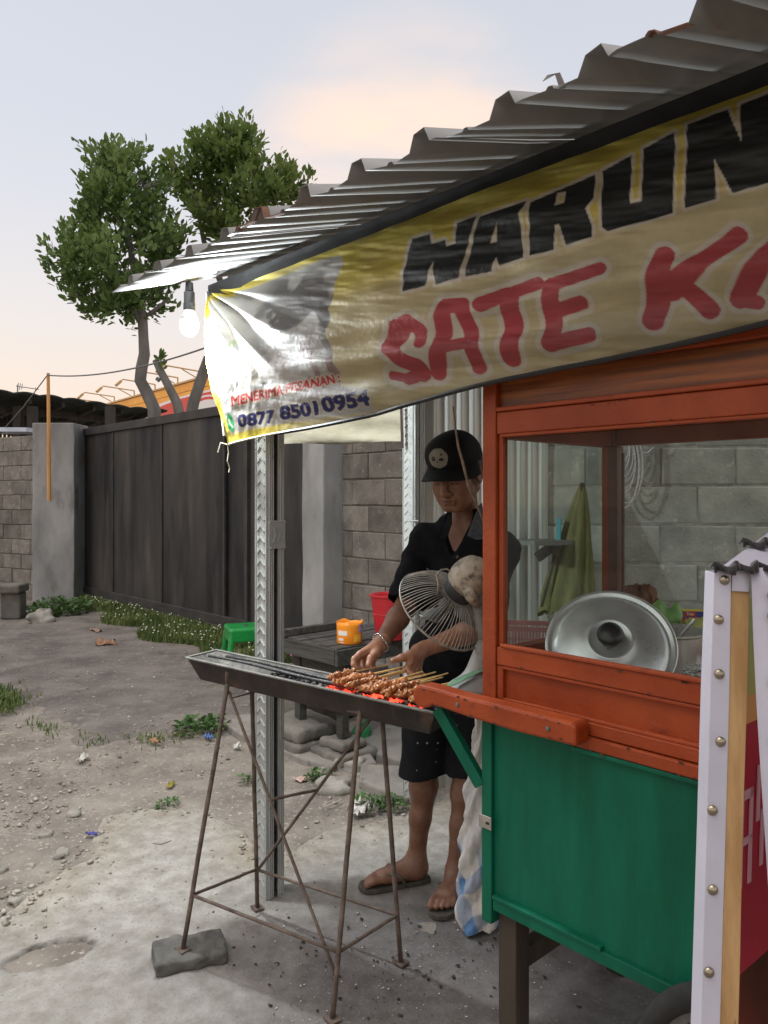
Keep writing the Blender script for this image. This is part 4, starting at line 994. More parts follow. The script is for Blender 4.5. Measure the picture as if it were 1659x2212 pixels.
# small lettering
def put_text(col, txt, a, b, hgt, shear, colr, outl, bold, xs=1.0, wo=2.0, ocol=white):
    E = text_outline(txt, bold); x0, x1 = min(E[:, 0].min(), E[:, 2].min()), max(E[:, 0].max(), E[:, 2].max()); y1 = max(E[:, 1].max(), E[:, 3].max())
    ax, ay = (b[0]-a[0])/(x1-x0), (b[1]-a[1])/(x1-x0)
    E2 = np.zeros_like(E)
    for i in (0, 2):
        hh = hgt[0]+(hgt[1]-hgt[0])*(E[:, i]-x0)/(x1-x0)
        E2[:, i] = a[0]+(E[:, i]-x0)*ax+shear*E[:, i+1]/y1*hh; E2[:, i+1] = a[1]+(E[:, i]-x0)*ay-E[:, i+1]/y1*hh
    lo_ = (E2[:, [0, 2]].min()-8, E2[:, [1, 3]].min()-8); hi_ = (E2[:, [0, 2]].max()+8, E2[:, [1, 3]].max()+8)
    m_ = (dpx > lo_[0]) & (dpx < hi_[0]) & (dpy > lo_[1]) & (dpy < hi_[1])
    d = np.full(SS.shape, 1e3); d[m_] = edges_sdf(dpx[m_], dpy[m_], E2)
    if outl: col = blend(col, ocol, aa(d-wo, 0.7))
    return blend(col, colr, aa(d, 0.6))
D3 = lambda a, b: (438.9+.29763*a, 548.6+.29763*b)
col = put_text(col, 'MENERIMA PESANAN :', D3(222, 1105), D3(982, 925), (21, 19.5), 0.12, np.array(lin(190, 40, 46)), True, 0.040, wo=2.2)
navy = np.array(lin(38, 40, 104))
col = put_text(col, '0877', D3(238, 1255), D3(505, 1215), (27, 27), 0.10, navy, True, 0.055, wo=2.6)
col = put_text(col, '8501', D3(535, 1200), D3(815, 1160), (29, 29), 0.10, navy, True, 0.055, wo=2.6)
col = put_text(col, '0954', D3(840, 1145), D3(1180, 1085), (31, 33), 0.10, navy, True, 0.055, wo=2.6)
gx, gy = D3(188, 1225); dgr = np.hypot((dpx-gx)/7.5, (dpy-gy)/20)-1
col = blend(col, np.array(lin(40, 150, 90)), aa(dgr*8)); col = blend(col, white, aa(stroke_sdf(dpx, dpy, [(gx-3, gy-8, gx-2, gy+2, 1.6), (gx-2, gy+2, gx+3, gy+9, 1.6)])))
# hems, grime and painted shade
hem = np.minimum((SS-s_l)*1000, 1e9); col = blend(col, yellow*1.15, aa((SS-s_l-0.028)*400)*0.95)
col = blend(col, yellow*1.1, aa((0.955-T_)*120)*sstep(0.75, 0.4, SS) if False else aa((0.952-T_)*200)*(1-sstep(0.35, 0.7, SS))); col = blend(col, yellow*1.05, aa((T_-0.045)*200)*(1-sstep(0.3, 0.9, SS)))
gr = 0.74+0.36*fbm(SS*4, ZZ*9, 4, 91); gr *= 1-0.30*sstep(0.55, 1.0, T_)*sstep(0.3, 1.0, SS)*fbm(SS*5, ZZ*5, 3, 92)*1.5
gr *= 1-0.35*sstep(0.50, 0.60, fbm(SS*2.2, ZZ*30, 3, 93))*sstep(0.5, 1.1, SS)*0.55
gr *= 1-0.42*(1-sstep(0.02, 0.30, T_))*sstep(0.5, 1.2, SS)*(0.5+fbm(SS*3, ZZ*6, 3, 95))  # top strip: dirt together with the overhang's shade, painted into the print
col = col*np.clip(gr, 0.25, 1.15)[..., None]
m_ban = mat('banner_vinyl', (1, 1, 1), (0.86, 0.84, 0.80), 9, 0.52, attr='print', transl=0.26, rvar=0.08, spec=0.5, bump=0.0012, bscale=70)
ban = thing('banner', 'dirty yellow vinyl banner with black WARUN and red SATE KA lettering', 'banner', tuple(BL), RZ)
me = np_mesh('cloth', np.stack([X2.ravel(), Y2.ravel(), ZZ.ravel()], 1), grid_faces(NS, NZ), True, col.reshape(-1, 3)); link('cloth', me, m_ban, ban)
m_rod = mat('black_rod', (0.012, 0.011, 0.011), None, rough=0.6)
def bpt(s, t, dz=0, out_=0.004):
    i = int(np.clip((s-0.1)/(LB-0.1)*(NS-1), 0, NS-1)); j = int(t*(NZ-1)); return Vector((X2[i, j]-V.x*out_, Y2[i, j]-V.y*out_, ZZ[i, j]+dz))
MB().tube([bpt(s, 1.0, -0.004) for s in np.linspace(0.42, 2.7, 50)], 0.006, 6).build('hem_rod', m_rod, ban)
MB().tube([bpt(s, 1.0, -0.002) for s in np.linspace(0.115, 0.42, 12)], 0.0035, 6).build('hem_cord', mat('cream_cord', (0.55, 0.5, 0.36)), ban)
m_str = mat('string', (0.50, 0.45, 0.34))
c0 = bpt(0.1, 1.0); MB().tube([c0, c0+Vector((0.01, 0, -.004)), c0+Vector((-.02, -.01, .004)), c0+Vector((-.03, -.01, -.03))], 0.0028, 5).build('knot_string', m_str, ban)
MB().tube([c0+Vector((.002, 0, 0)), c0+Vector((.006, 0, -.03)), c0+Vector((.002, 0, -.06)), c0+Vector((.010, 0, -.085)), c0+Vector((.007, 0, -.10))], 0.0022, 5).build('loose_string', m_str, ban)
MB().bar(BL+Vector((-.004, -.0, -.01)), c0+Vector((-.006, 0, .03)), 0.012, 0.010).build('side_batten', mat('old_batten', (0.22, 0.21, 0.18), (.4, .38, .3), 20), ban)

# ---------------------------------------------------------------- bulb
bp_ = P(409, 690, 2.71); m_sock = mat('bakelite', (0.03, 0.03, 0.032), None, rough=0.4)
lamp = thing('light_bulb', 'lit white bulb hanging in a black socket under the roof corner', 'light bulb', tuple(bp_))
top = bp_+Vector((0, 0, 0.14))
MB().lathe([(0.0, .13), (.013, .13), (.015, .10), (.019, .095), (.019, .060), (.021, .055), (.021, .036), (0, .036)], 20, Matrix.Translation(bp_)).build('socket', m_sock, lamp, smooth=False)
MB().lathe([(0, .034), (.017, .034), (.024, .02), (.031, -.002), (.031, -.004)], 24, Matrix.Translation(bp_)).build('bulb_neck', mat('bulb_white', (.8, .8, .8), rough=.4), lamp, smooth=True)
mb_ = mat('bulb_glow', (0.9, 0.95, 1), None, emis=(0.90, 0.97, 1.0), estr=90)
MB().lathe([(.031, -.004), (.033, -.015), (.033, -.025), (.030, -.040), (.022, -.052), (.010, -.059), (0, -.061)], 24, Matrix.Translation(bp_)).build('bulb_dome', mb_, lamp, smooth=True)
MB().tube([bp_+Vector((0, 0, .13)), bp_+Vector((0, 0, .16)), bp_+V*0.02+Vector((0.0, 0, .20))], 0.005, 6).build('stem', m_sock, lamp)
MB().bar(bp_-V*0.05+Vector((0, 0, .155)), bp_+V*0.05+Vector((0, 0, .165)), 0.03, 0.006).build('mount_plate', m_sock, lamp)
MB().tube([bp_+V*0.03+Vector((0, 0, .165)), bp_+V*0.06+R_*0.08+Vector((0, 0, .155)), bp_+R_*0.28+V*0.08+Vector((0, 0, .172)), bp_+R_*0.5+V*0.11+Vector((0, 0, .172))], 0.004, 6).build('cable', m_sock, lamp)
pl = bpy.data.lights.new('bulb_light', 'POINT'); pl.energy = 65; pl.shadow_soft_size = 0.033; pl.color = (0.90, 0.97, 1.0)
plo = bpy.data.objects.new('bulb_light', pl); COL.objects.link(plo); plo.parent = lamp; plo.location = (0, 0, -0.105)

# hanging cord in front of the man
hc = [(979, 878, 2.02), (984, 925, 2.04), (990, 965, 2.05), (1000, 1000, 2.06), (1012, 1050, 2.08), (1028, 1085, 2.10), (1046, 1130, 2.12)]
b = MB(); b.tube([P(*q) for q in hc], [.0022, .003, .0038, .0042, .0038, .003, .0025], 6)
tag(b.build('hanging_cord', mat('brown_cord', (0.16, 0.11, 0.075), (0.3, 0.22, 0.16), 60), base=tuple(P(*hc[0]))), 'thin brown cord hanging down in front of the man', 'cord')
# ================================================================ FOOD CART
P0 = Vector((0.2486, 1.93, 0))
def cw(x, y, z): return P0+R_*x+V*y+Vector((0, 0, z))
def on_front(px, py, yoff=0.0): return onplane(px, py, P0+V*yoff, R_)
m_org = mat('orange_paint', lin(156, 69, 33), lin(136, 57, 26), 6, 0.45, spec=.3, bump=0.0010, bscale=90, rvar=0.06, c3=lin(112, 46, 26), scale3=16, lo3=0.62, hi3=0.78)
m_grn = mat('green_paint', (0.0025, 0.088, 0.048), (0.004, 0.128, 0.072), 4, 0.5, spec=.22, stretch=(3, 3, .6), bump=0.0009, bscale=60, rvar=0.07, c3=(0.003, 0.08, 0.05), scale3=5, lo3=0.55, hi3=0.8)
m_wood = mat('varnished_wood', lin(160, 88, 34), lin(86, 42, 14), 4, 0.4, stretch=(.6, 1, 16), rvar=0.05)
m_wdk = mat('dark_leg_wood', (0.020, 0.015, 0.011), (0.050, 0.038, 0.027), 12, 0.85, stretch=(1, 1, .2), bump=0.002)
m_ply = mat('cart_inside', lin(88, 40, 24), lin(64, 30, 20), 8, 0.5)
cart = thing('food_cart', 'orange and green wooden food cart with glass display case', 'food cart', tuple(P0), RZ)
CLN, CWD = 1.35, 0.60
def cb(name, x0, x1, y0, y1, z0, z1, m, bevel=0.003, parent=None):
    return MB().span(x0, x1, y0, y1, z0, z1).build(name, m, parent or cart, world=False, bevel=bevel)
# upper frame (orange)
cb('corner_post', 0.0, 0.042, 0.0, 0.042, 0.85, 1.76, m_org)
cb('corner_post', 0.0, 0.042, CWD-.042, CWD, 0.85, 1.76, m_org)
cb('corner_post', CLN-.042, CLN, 0.0, 0.042, 0.85, 1.76, m_org); cb('corner_post', CLN-.042, CLN, CWD-.042, CWD, 0.85, 1.76, m_org)
for nm, z0, z1, d in (('top_rail', 1.557, 1.612, 0.0), ('sill_rail', 0.985, 1.030, 0.0), ('lower_rail', 0.868, 0.898, 0.0)):
    cb(nm, 0.044, CLN-.044, 0.002+d, 0.034, z0, z1, m_org)
cb('base_rail', 0.0, CLN, -0.006, 0.034, 0.838, 0.866, m_org)
cb('panel', 0.044, CLN-.044, 0.016, 0.026, 0.900, 0.983, m_org, 0)
cb('panel_stile', 0.044, 0.062, 0.004, 0.030, 0.900, 0.983, m_org, 0.002)
cb('panel_bead', 0.062, CLN-.062, 0.004, 0.016, 0.898, 0.906, m_org, 0.002); cb('panel_bead', 0.062, CLN-.062, 0.004, 0.016, 0.976, 0.984, m_org, 0.002)
cb('glazing_bead', 0.044, 0.058, 0.010, 0.030, 1.031, 1.556, m_org, 0.002)
cb('glazing_bead', 0.058, CLN-.058, -0.003, 0.016, 1.549, 1.5565, m_org, 0.002); cb('glazing_bead', 0.058, CLN-.058, -0.003, 0.016, 1.0305, 1.039, m_org, 0.002)
cb('header_bead', 0.044, CLN-.044, -0.004, 0.020, 1.613, 1.624, m_org, 0.003)
cb('header_panel', 0.044, CLN-.044, 0.016, 0.026, 1.625, 1.70, m_wood, 0); cb('header_bead', 0.044, CLN-.044, -0.002, 0.03, 1.701, 1.76, m_org, 0.003)
# side, rear and roof of the glass case
for y0, y1 in ((0.044, CWD-.044),):
    cb('side_rail', 0.004, 0.036, y0, y1, 1.55, 1.76, m_org); cb('side_rail', 0.004, 0.036, y0, y1, 0.94, 1.015, m_org); cb('side_panel', 0.012, 0.03, y0, y1, 0.85, 0.94, m_org)
cb('rear_rail', 0.044, CLN-.044, CWD-.036, CWD-.004, 1.555, 1.76, m_org); cb('rear_rail', 0.044, CLN-.044, CWD-.036, CWD-.004, 0.85, 1.0, m_org)
m_gl = glass_mat('case_glass')
MB().add([(0.050, .019, 1.036), (CLN-.05, .019, 1.036), (CLN-.05, .019, 1.553), (.05, .019, 1.553)], [(0, 1, 2, 3)]).build('front_pane', m_gl, cart, world=False); MB().add([(.019, .045, 1.012), (.019, CWD-.045, 1.012), (.019, CWD-.045, 1.552), (.019, .045, 1.552)], [(0, 1, 2, 3)]).build('side_pane', m_gl, cart, world=False)
cb('deck', 0.037, CLN-.037, 0.036, CWD-.037, 0.905, 0.925, m_ply, 0)
cb('roof_board', 0.0, CLN, 0.0, CWD, 1.762, 1.775, m_ply, 0)
cb('inner_slide', 0.085, 0.092, CWD-.075, CWD-.068, 1.02, 1.53, m_ply, 0.001); cb('inner_post', 0.044, 0.075, CWD-.085, CWD-.045, 0.925, 1.55, m_ply, 0.002)
# green body
cb('body_panel', 0.03, CLN-.03, 0.008, 0.018, 0.372, 0.836, m_grn, 0)
cb('corner_board', 0.0, 0.032, -0.004, 0.03, 0.335, 0.836, m_grn, 0.003)
cb('bottom_rail', 0.034, CLN, -0.002, 0.022, 0.372, 0.402, m_grn, 0.003); cb('bottom_bead', 0.036, 0.34, -0.008, 0.008, 0.4025, 0.412, m_grn, 0.002)
cb('top_bead', 0.26, CLN, -0.004, 0.008, 0.826, 0.8365, m_grn, 0.002)
cb('side_board', 0.004, 0.02, 0.031, CWD-.03, 0.372, 0.848, m_grn, 0); cb('side_board', 0.004, CLN, CWD-.02, CWD-.004, 0.372, 0.848, m_grn, 0)
cb('floor_board', 0.02, CLN-.02, 0.02, CWD-.03, 0.375, 0.39, m_wdk, 0)
# legs and under-frame
for x, y in ((0.035, 0.02), (0.035, CWD-.075)):
    cb('leg', x, x+0.055, y, y+0.055, 0.0, 0.372, m_wdk, 0.003)
MB().bar(cw(0.062, 0.075, 0.24), cw(0.062, CWD-.075, 0.24), 0.035, 0.05).build('leg_rail', m_wdk, cart)
cb('axle_block', 0.40, 0.62, 0.16, 0.24, 0.30, 0.372, mat('bare_timber', (0.28, 0.24, 0.19), (.2, .17, .13), 10, .9, stretch=(.2, 1, 1)), 0.004)
# wheel
m_tyre = mat('tyre', (0.008, 0.008, 0.008), (0.02, 0.019, 0.018), 30, 0.85, bump=0.001)
Mw = frame(cw(0.680, -0.045, 0.250), R_, z=-V)
tyre = MB().lathe([(0.195, -.022), (0.225, -.02), (.238, -.008), (.238, .008), (.225, .02), (.195, .022), (.19, 0), (0.195, -.022)], 56, Mw).build('wheel', m_tyre, cart, smooth=True)
hub = MB(); hub.lathe([(0, -.03), (.03, -.03), (.03, .03), (0, .03)], 20, Mw); hub.lathe([(.178, -.012), (.194, -.012), (.194, .012), (.178, .012), (.178, -.012)], 48, Mw)
for k in range(16):
    a = k*math.pi/8; hub.tube([Mw @ Vector((.028*math.cos(a), .028*math.sin(a), 0)), Mw @ Vector((.18*math.cos(a), .18*math.sin(a), 0))], 0.003, 5)
hub.build('rim', mat('rim_steel', (.2, .2, .2), (.1, .08, .07), 20, .5, metal=.8), tyre)
# push handle (shaped board) on the front face
hp = [(0.313, .858), (0.313, .903), (0.30, .908), (0.10, .907), (-.02, .905), (-.12, .908), (-.165, .907), (-.184, .898), (-.190, .880), (-.186, .858), (-.172, .848), (-.150, .848), (-.135, .853), (-.118, .862), (-.09, .862), (0.0, .857), (.15, .854)]
Mh = Matrix(((1, 0, 0, 0), (0, 0, -1, 0), (0, 1, 0, 0), (0, 0, 0, 1)))
MB().prism(hp, 0.006, 0.060, Mh).build('handle', m_org, cart, world=False, bevel=0.007)
hp2 = [(a, b) for a, b in hp]
MB().prism(hp2, -CWD+0.0, -CWD-0.05, Mh).build('handle', m_org, cart, world=False, bevel=0.007)
for x in (-.03, .24): MB().lathe([(0, 0), (.006, 0), (.005, .003), (0, .004)], 12, frame(cw(x, -0.060, 0.882), R_, z=-V)).build('screw', mat('screw', (.2, .2, .2), metal=.8, rough=.4), cart)
cb('shelf_board', -0.150, -0.004, 0.05, CWD-.02, 0.838, 0.856, m_wdk, 0.002)
MB().bar(cw(-0.125, -0.028, 0.848), cw(-0.006, 0.004, 0.672), 0.026, 0.030).build('handle_strut', m_grn, cart, bevel=0.002)
# chipped paint along rails and handle
ch_ = MB(); rch = random.Random(9)
for _ in range(90):
    z0, y0, x0, x1 = rch.choice(((1.0285, .0005, .06, .8), (.987, .0005, .06, .8), (.866, -.0075, .0, .8), (.840, -.0075, .3, .8), (1.557, .0005, .06, .8), (.90, -.0615, -.15, .30), (.862, -.0615, -.05, .30), (1.61, .0005, .06, .8)))
    x = rch.uniform(x0, x1); r0 = .0012+.004*rch.random()**2.5; zc_ = z0+rch.gauss(0, .0022); n = 7
    ch_.add([(x+r0*rch.uniform(.5, 2.2)*math.cos(k*2*math.pi/n), y0, zc_+r0*rch.uniform(.4, 1.0)*math.sin(k*2*math.pi/n)) for k in range(n)], [tuple(range(n))])
ch_.build('paint_chips', mat('bare_chip', lin(92, 58, 38), lin(60, 34, 22), 60, .85), cart, world=False)['kind'] = 'stuff'
# latch
lt = cb('latch_plate', -0.004, 0.036, -0.010, -0.0065, 0.572, 0.604, mat('latch_metal', (.42, .40, .36), (.3, .28, .24), 30, .45, metal=.7), 0.001)
cb('latch_slot', 0.020, 0.030, -0.0115, -0.0102, 0.585, 0.591, m_tyre, 0, lt)

# ---------------------------------------------------------------- things in the display case
m_alu = mat('aluminium', (0.74, 0.74, 0.72), (0.60, 0.60, 0.58), 9, 0.32, metal=0.65, rvar=0.10)
lidc = P(1318, 1396, 1.88); zl = Vector((-0.22, -0.76, 0.62)).normalized()
Ml = zframe(lidc, zl); R0 = 0.154
lid = thing('pot_lid', 'large domed aluminium lid with black knob leaning in the case', 'lid', tuple(lidc-Vector((0, 0, .13))))
MB().lathe([(R0, -.006), (R0+.003, -.003), (R0+.003, .003), (R0, .006), (R0-.008, .006), (R0-.012, .0), (R0-.018, .003), (R0-.022, .008), (.125, .012), (.10, .024), (.075, .032), (.058, .036), (.055, .039), (.050, .040), (.046, .036), (.025, .038), (0, .039)], 72, Ml).build('dome', m_alu, lid, smooth=True)
MB().lathe([(0, .039), (.024, .039), (.022, .046), (.029, .053), (.032, .061), (.029, .069), (.017, .075), (0, .076)], 32, Ml).build('knob', mat('black_knob', (.015, .015, .016), None, rough=.35), lid, smooth=True)
potc = P(1425, 1500, 1.98); potc.z = 0.926
pot_ = thing('cooking_pot', 'aluminium cooking pot with side handle behind the leaning lid', 'pot', tuple(potc))
MB().lathe([(0, 0), (.105, 0), (.11, .006), (.112, .125), (.120, .130), (.120, .134), (.108, .133), (.106, .02), (0, .015)], 48, Matrix.Translation(potc)).build('pot_body', m_alu, pot_, smooth=False)
MB().lathe([(0, .095), (.105, .095), (.1055, .09)], 32, Matrix.Translation(potc)).build('contents', mat('peanut_sauce', lin(150, 96, 50), lin(110, 64, 30), 30, .5, bump=.004), pot_)
hd_ = potc+Vector((0.112, -0.03, .105)); MB().tube([hd_+Vector((-.004, 0, -.025)), hd_+Vector((.02, -.005, -.02)), hd_+Vector((.03, -.006, .015)), hd_+Vector((.022, -.005, .04)), hd_+Vector((.004, 0, .035)), hd_+Vector((-.004, 0, .02))], 0.0065, 8).build('pot_handle', m_alu, pot_, smooth=True)
hl = potc+Vector((-.112, -.02, .125)); MB().tube([hl+Vector((.002, 0, -.02)), hl+Vector((-.02, 0, .0)), hl+Vector((-.015, 0, .03)), hl+Vector((.01, 0, .036))], 0.006, 8).build('pot_handle', m_alu, pot_, smooth=True)
spn = MB(); spn.tube([potc+Vector((.03, -.02, .10)), potc+Vector((.075, -.04, .165))], .005, 6); tag(spn.build('ladle', m_alu, base=tuple(potc+Vector((.03, -.02, .1)))), 'metal ladle handle sticking out of the cooking pot', 'ladle')
# pink basket
m_pink = mat('pink_plastic', lin(214, 160, 158), lin(200, 146, 146), 10, .5)
def basket(px, py, Y, sx, sy, h, label, rz):
    c = P(px, py, Y); c.z = 0.93; t = thing('basket', label, 'basket', tuple(c), rz)
    for z0, z1 in ((0, .012), (h-.014, h)):
        for x0, x1, y0, y1 in ((-sx, sx, -sy, -sy+.004), (-sx, sx, sy-.004, sy), (-sx, -sx+.004, -sy+.004, sy-.004), (sx-.004, sx, -sy+.004, sy-.004)):
            MB().span(x0, x1, y0, y1, z0, z1).build('rim', m_pink, t, world=False)
    b = MB(); n = 18
    for i in range(n+1):
        x = -sx+.002+(2*sx-.004)*i/n
        for y in (-sy+.002, sy-.002): b.box((x, y, h/2), (.0035, .0025, h-.026))
    for i in range(9):
        y = -sy+.002+(2*sy-.004)*i/8
        for x in (-sx+.002, sx-.002): b.box((x, y, h/2), (.0025, .0035, h-.026))
    for zz in (h*.35, h*.65): b.box((0, -sy+.002, zz), (2*sx-.01, .0025, .003))
    b.build('slats', m_pink, t, world=False)
    MB().span(-sx+.004, sx-.004, -sy+.004, sy-.004, .001, .005).build('bottom', m_pink, t, world=False)
basket(1152, 1385, 2.24, 0.085, 0.06, 0.10, 'pale pink slotted plastic basket inside the cart window', RZ+0.6)
# pink bottle cap top, brown bag, green plastic, box, yellow bag, foil
c = P(1268, 1320, 2.18); c.z = 0.925; m_pk2 = mat('bright_pink', lin(232, 130, 150), None, rough=.4)
bt = thing('sauce_bottle', 'pink capped sauce bottle behind the leaning lid', 'bottle', tuple(c))
MB().lathe([(0, 0), (.036, 0), (.038, .01), (.038, .115), (.034, .13), (0, .13)], 28, Matrix.Translation(c)).build('body', mat('milky_plastic', lin(225, 190, 190), None, rough=.4), bt, smooth=False)
MB().lathe([(0, .13), (.042, .13), (.042, .152), (.036, .156), (0, .156)], 28, Matrix.Translation(c)).build('cap', m_pk2, bt)
MB().lathe([(0, .156), (.016, .156), (.006, .185), (.004, .19), (0, .19)], 18, Matrix.Translation(c)).build('spout', m_pk2, bt)
def bag(name, px, py, Y, r3, col, col2, label, cat, seed, zc=None, rough=.5, transl=0, warp=.5):
    c = P(px, py, Y); m_ = max(r3)*1.5; vol = Vol((-m_, -m_, -m_), (m_, m_, m_), max(r3)/16)
    vol.ell((0, 0, 0), r3); vol.cap((r3[0]*.4, 0, r3[2]*.5), (r3[0]*.1, 0, r3[2]*1.15), r3[2]*.3, r3[2]*.12, .02); vol.warp(min(r3)*warp, 2.2/min(r3), seed); vol.warp(min(r3)*warp*.4, 5/min(r3), seed+1)
    o = vol_obj(vol, name, mat('bagmat'+str(seed), col, col2, 30, rough, transl=transl), None, (0, 0, 0), 1); o.location = c; tag(o, label, cat)
bag('paper_bag', 1378, 1292, 2.42, (.062, .05, .038), lin(120, 82, 56), lin(92, 60, 40), 'crumpled brown paper bag above the lid', 'bag', 3, rough=.8)
bag('plastic_bag', 1432, 1335, 2.12, (.05, .05, .036), lin(120, 178, 84), lin(160, 205, 120), 'bright green plastic bag beside the pot lid', 'bag', 4, transl=.3)
bag('plastic_bag', 1512, 1352, 2.05, (.035, .035, .026), lin(206, 205, 92), lin(226, 222, 140), 'yellowish knotted plastic bag in front of the printed box', 'bag', 5, transl=.3)
bag('plastic_bag', 1520, 1400, 2.02, (.032, .04, .05), lin(188, 186, 84), lin(205, 205, 120), 'yellow-green plastic bag right of the pot handle', 'bag', 6, transl=.3)
fc = P(1512, 1447, 1.93); m_foil = mat('foil', (.55, .56, .54), (.35, .37, .34), 60, .22, metal=.9, bump=.012, bscale=70)
tag(MB().box((0, 0, 0), (.16, .12, .05)).build('foil_pack', m_foil, bevel=.012), 'shiny foil wrapped pack in the corner of the case', 'foil pack').location = fc
# printed box
bc = P(1492, 1334, 2.30); bx = thing('printed_box', 'small yellow and blue printed box lettered NAGA in the case', 'box', tuple(bc-Vector((0, 0, .022))), -0.12)
MB().box((0, 0, .022), (.105, .03, .048)).build('carton', mat('box_yellow', lin(236, 210, 60), None, rough=.5), bx, world=False, bevel=.001)
MB().box((0, -.0155, .022), (.099, .001, .042)).build('blue_panel', mat('box_blue', lin(40, 74, 150), None, rough=.5), bx, world=False)
MB().box((0, -.0165, .008), (.099, .001, .014)).build('green_band', mat('box_green', lin(90, 150, 60), None, rough=.5), bx, world=False)
MB().box((-.006, -.0167, .035), (.034, .001, .014)).build('red_panel', mat('box_red', lin(200, 50, 44), None, rough=.5), bx, world=False)
def text_part(txt, size, loc, m, parent, rx=math.pi/2, rz=0, bold=0.02, name='lettering', ext=.0004, sx=1.0):
    cu = bpy.data.curves.new('t', 'FONT'); cu.body = txt; cu.size = size; cu.offset = bold*size; cu.extrude = ext; cu.align_x = 'CENTER'; cu.align_y = 'CENTER'; cu.resolution_u = 2
    ob = bpy.data.objects.new('t', cu); COL.objects.link(ob); dg = bpy.context.evaluated_depsgraph_get(); me = bpy.data.meshes.new_from_object(ob.evaluated_get(dg)); bpy.data.objects.remove(ob)
    me.transform(Matrix.Translation(loc) @ Matrix.Rotation(rz, 4, 'Z') @ Matrix.Rotation(rx, 4, 'X') @ Matrix.Diagonal((sx, 1, 1, 1))); me.materials.clear()
    return link(name, me, m, parent, world=False)
text_part('NAGA', .026, (.0, -.0178, .016), mat('box_redink', lin(214, 60, 40), None, rough=.5), bx, bold=.05)
text_part('Trio', .012, (-.006, -.0178, .035), mat('box_white', (.8, .78, .7), None, rough=.5), bx, bold=.03)
# rope coil on the back wall
m_rope = mat('wire_rope', (0.32, 0.31, 0.30), (0.62, 0.61, 0.59), 160, .5, metal=.3)
rc0 = P(1348, 925, 3.95); coil = thing('rope_coil', 'coil of grey twisted rope hanging on the block wall', 'rope coil', tuple(rc0-Vector((0, 0, .3))))
for k in range(8):
    hh = 0.18+0.035*k+random.uniform(-.01, .01); ww = 0.035+0.008*k; x0 = random.uniform(-.02, .02); pts_ = []
    for t in np.linspace(0, 2*math.pi, 26): pts_.append(rc0+Vector((x0-.02*(k/8)+ww*math.sin(t), -.02-.004*k, -hh*.5*(1-math.cos(t)))))
    MB().tube(pts_, .0055, 6, cap=False).build('loop', m_rope, coil, smooth=True)
MB().tube([rc0+Vector((.04, -.03, -.1)), rc0+Vector((.07, -.03, -.13)), rc0+Vector((.11, -.03, -.13)), rc0+Vector((.14, -.03, -.10))], .0055, 6).build('rope_end', m_rope, coil, smooth=True)
# folded green umbrella
um = thing('folded_umbrella', 'faded olive green market umbrella folded against the wall', 'umbrella', tuple(P(1225, 1420, 3.7)))
ut = P(1258, 1045, 3.85); ub = P(1222, 1325, 3.65); n_ = 40; rings = 16; v_ = []
ax_ = (ub-ut); 
for i in range(rings):
    t = i/(rings-1); c = ut+ax_*t; r0 = 0.012+0.125*t**0.8
    if t > .9: r0 *= .93
    for j in range(n_):
        a = 2*math.pi*j/n_; rr_ = r0*(1+0.20*math.sin(a*8+2*t)+.06*math.sin(a*3)); v_.append(tuple(c+Vector((rr_*math.cos(a)*.9, rr_*math.sin(a)*.6, .02*math.sin(a*8)*t))))
b = MB(); b.v = v_; b.f = [(i*n_+j, i*n_+(j+1) % n_, (i+1)*n_+(j+1) % n_, (i+1)*n_+j) for i in range(rings-1) for j in range(n_)]
b.build('canopy', mat('olive_canvas', lin(112, 113, 62), lin(90, 93, 52), 9, .9, stretch=(3, 3, .5)), um, smooth=True)
MB().tube([ut, ut+ax_*1.35], .014, 8).build('pole', m_wdk, um)
MB().tube([P(1200, 1200, 3.7), P(1170, 1310, 3.6)], .008, 6).build('rib_stick', m_wdk, um)
MB().bar(P(1208, 1120, 3.75), P(1206, 1180, 3.72), .02, .025).build('teal_strap', mat('teal', lin(60, 140, 150), None), um)

# ---------------------------------------------------------------- sign stand at the right edge
m_vin = mat('white_vinyl', (0.53, 0.52, 0.60), (0.47, 0.46, 0.53), 6, 0.45, bump=0.0012, bscale=30)
m_pine = mat('pine_lath', lin(188, 152, 104), lin(164, 126, 80), 9, .7, stretch=(6, 6, .5), c3=lin(120, 80, 44), scale3=14, lo3=.66, hi3=.74, bump=.0006)
m_tack = mat('brass_tack', (.42, .36, .26), (.30, .26, .20), 30, .3, metal=.9)
YS0, YS1 = 1.14, 1.02        # depth at the top and near the foot
def sp(px, py):              # point of the stand's front edge plane (leaning)
    k = (py-HY)/F; z_at = lambda Y: CH-k*Y
    Y = (YS0+(YS1-YS0)*(1.293-CH)/(1.293-0.3)*1.0)/(1-(YS1-YS0)/(1.293-0.3)*k) if False else None
    a = (YS1-YS0)/(1.293-0.30)          # dY per metre of drop
    # Y = YS0 + a*(1.293 - z), z = CH - k*Y
    Y = (YS0+a*(1.293-CH))/(1-a*k); return P(px, py, Y)
stand = thing('sign_stand', 'wooden sign stand wrapped in white vinyl with brass tacks at the right edge', 'sign stand', (0.62, 1.05, 0))
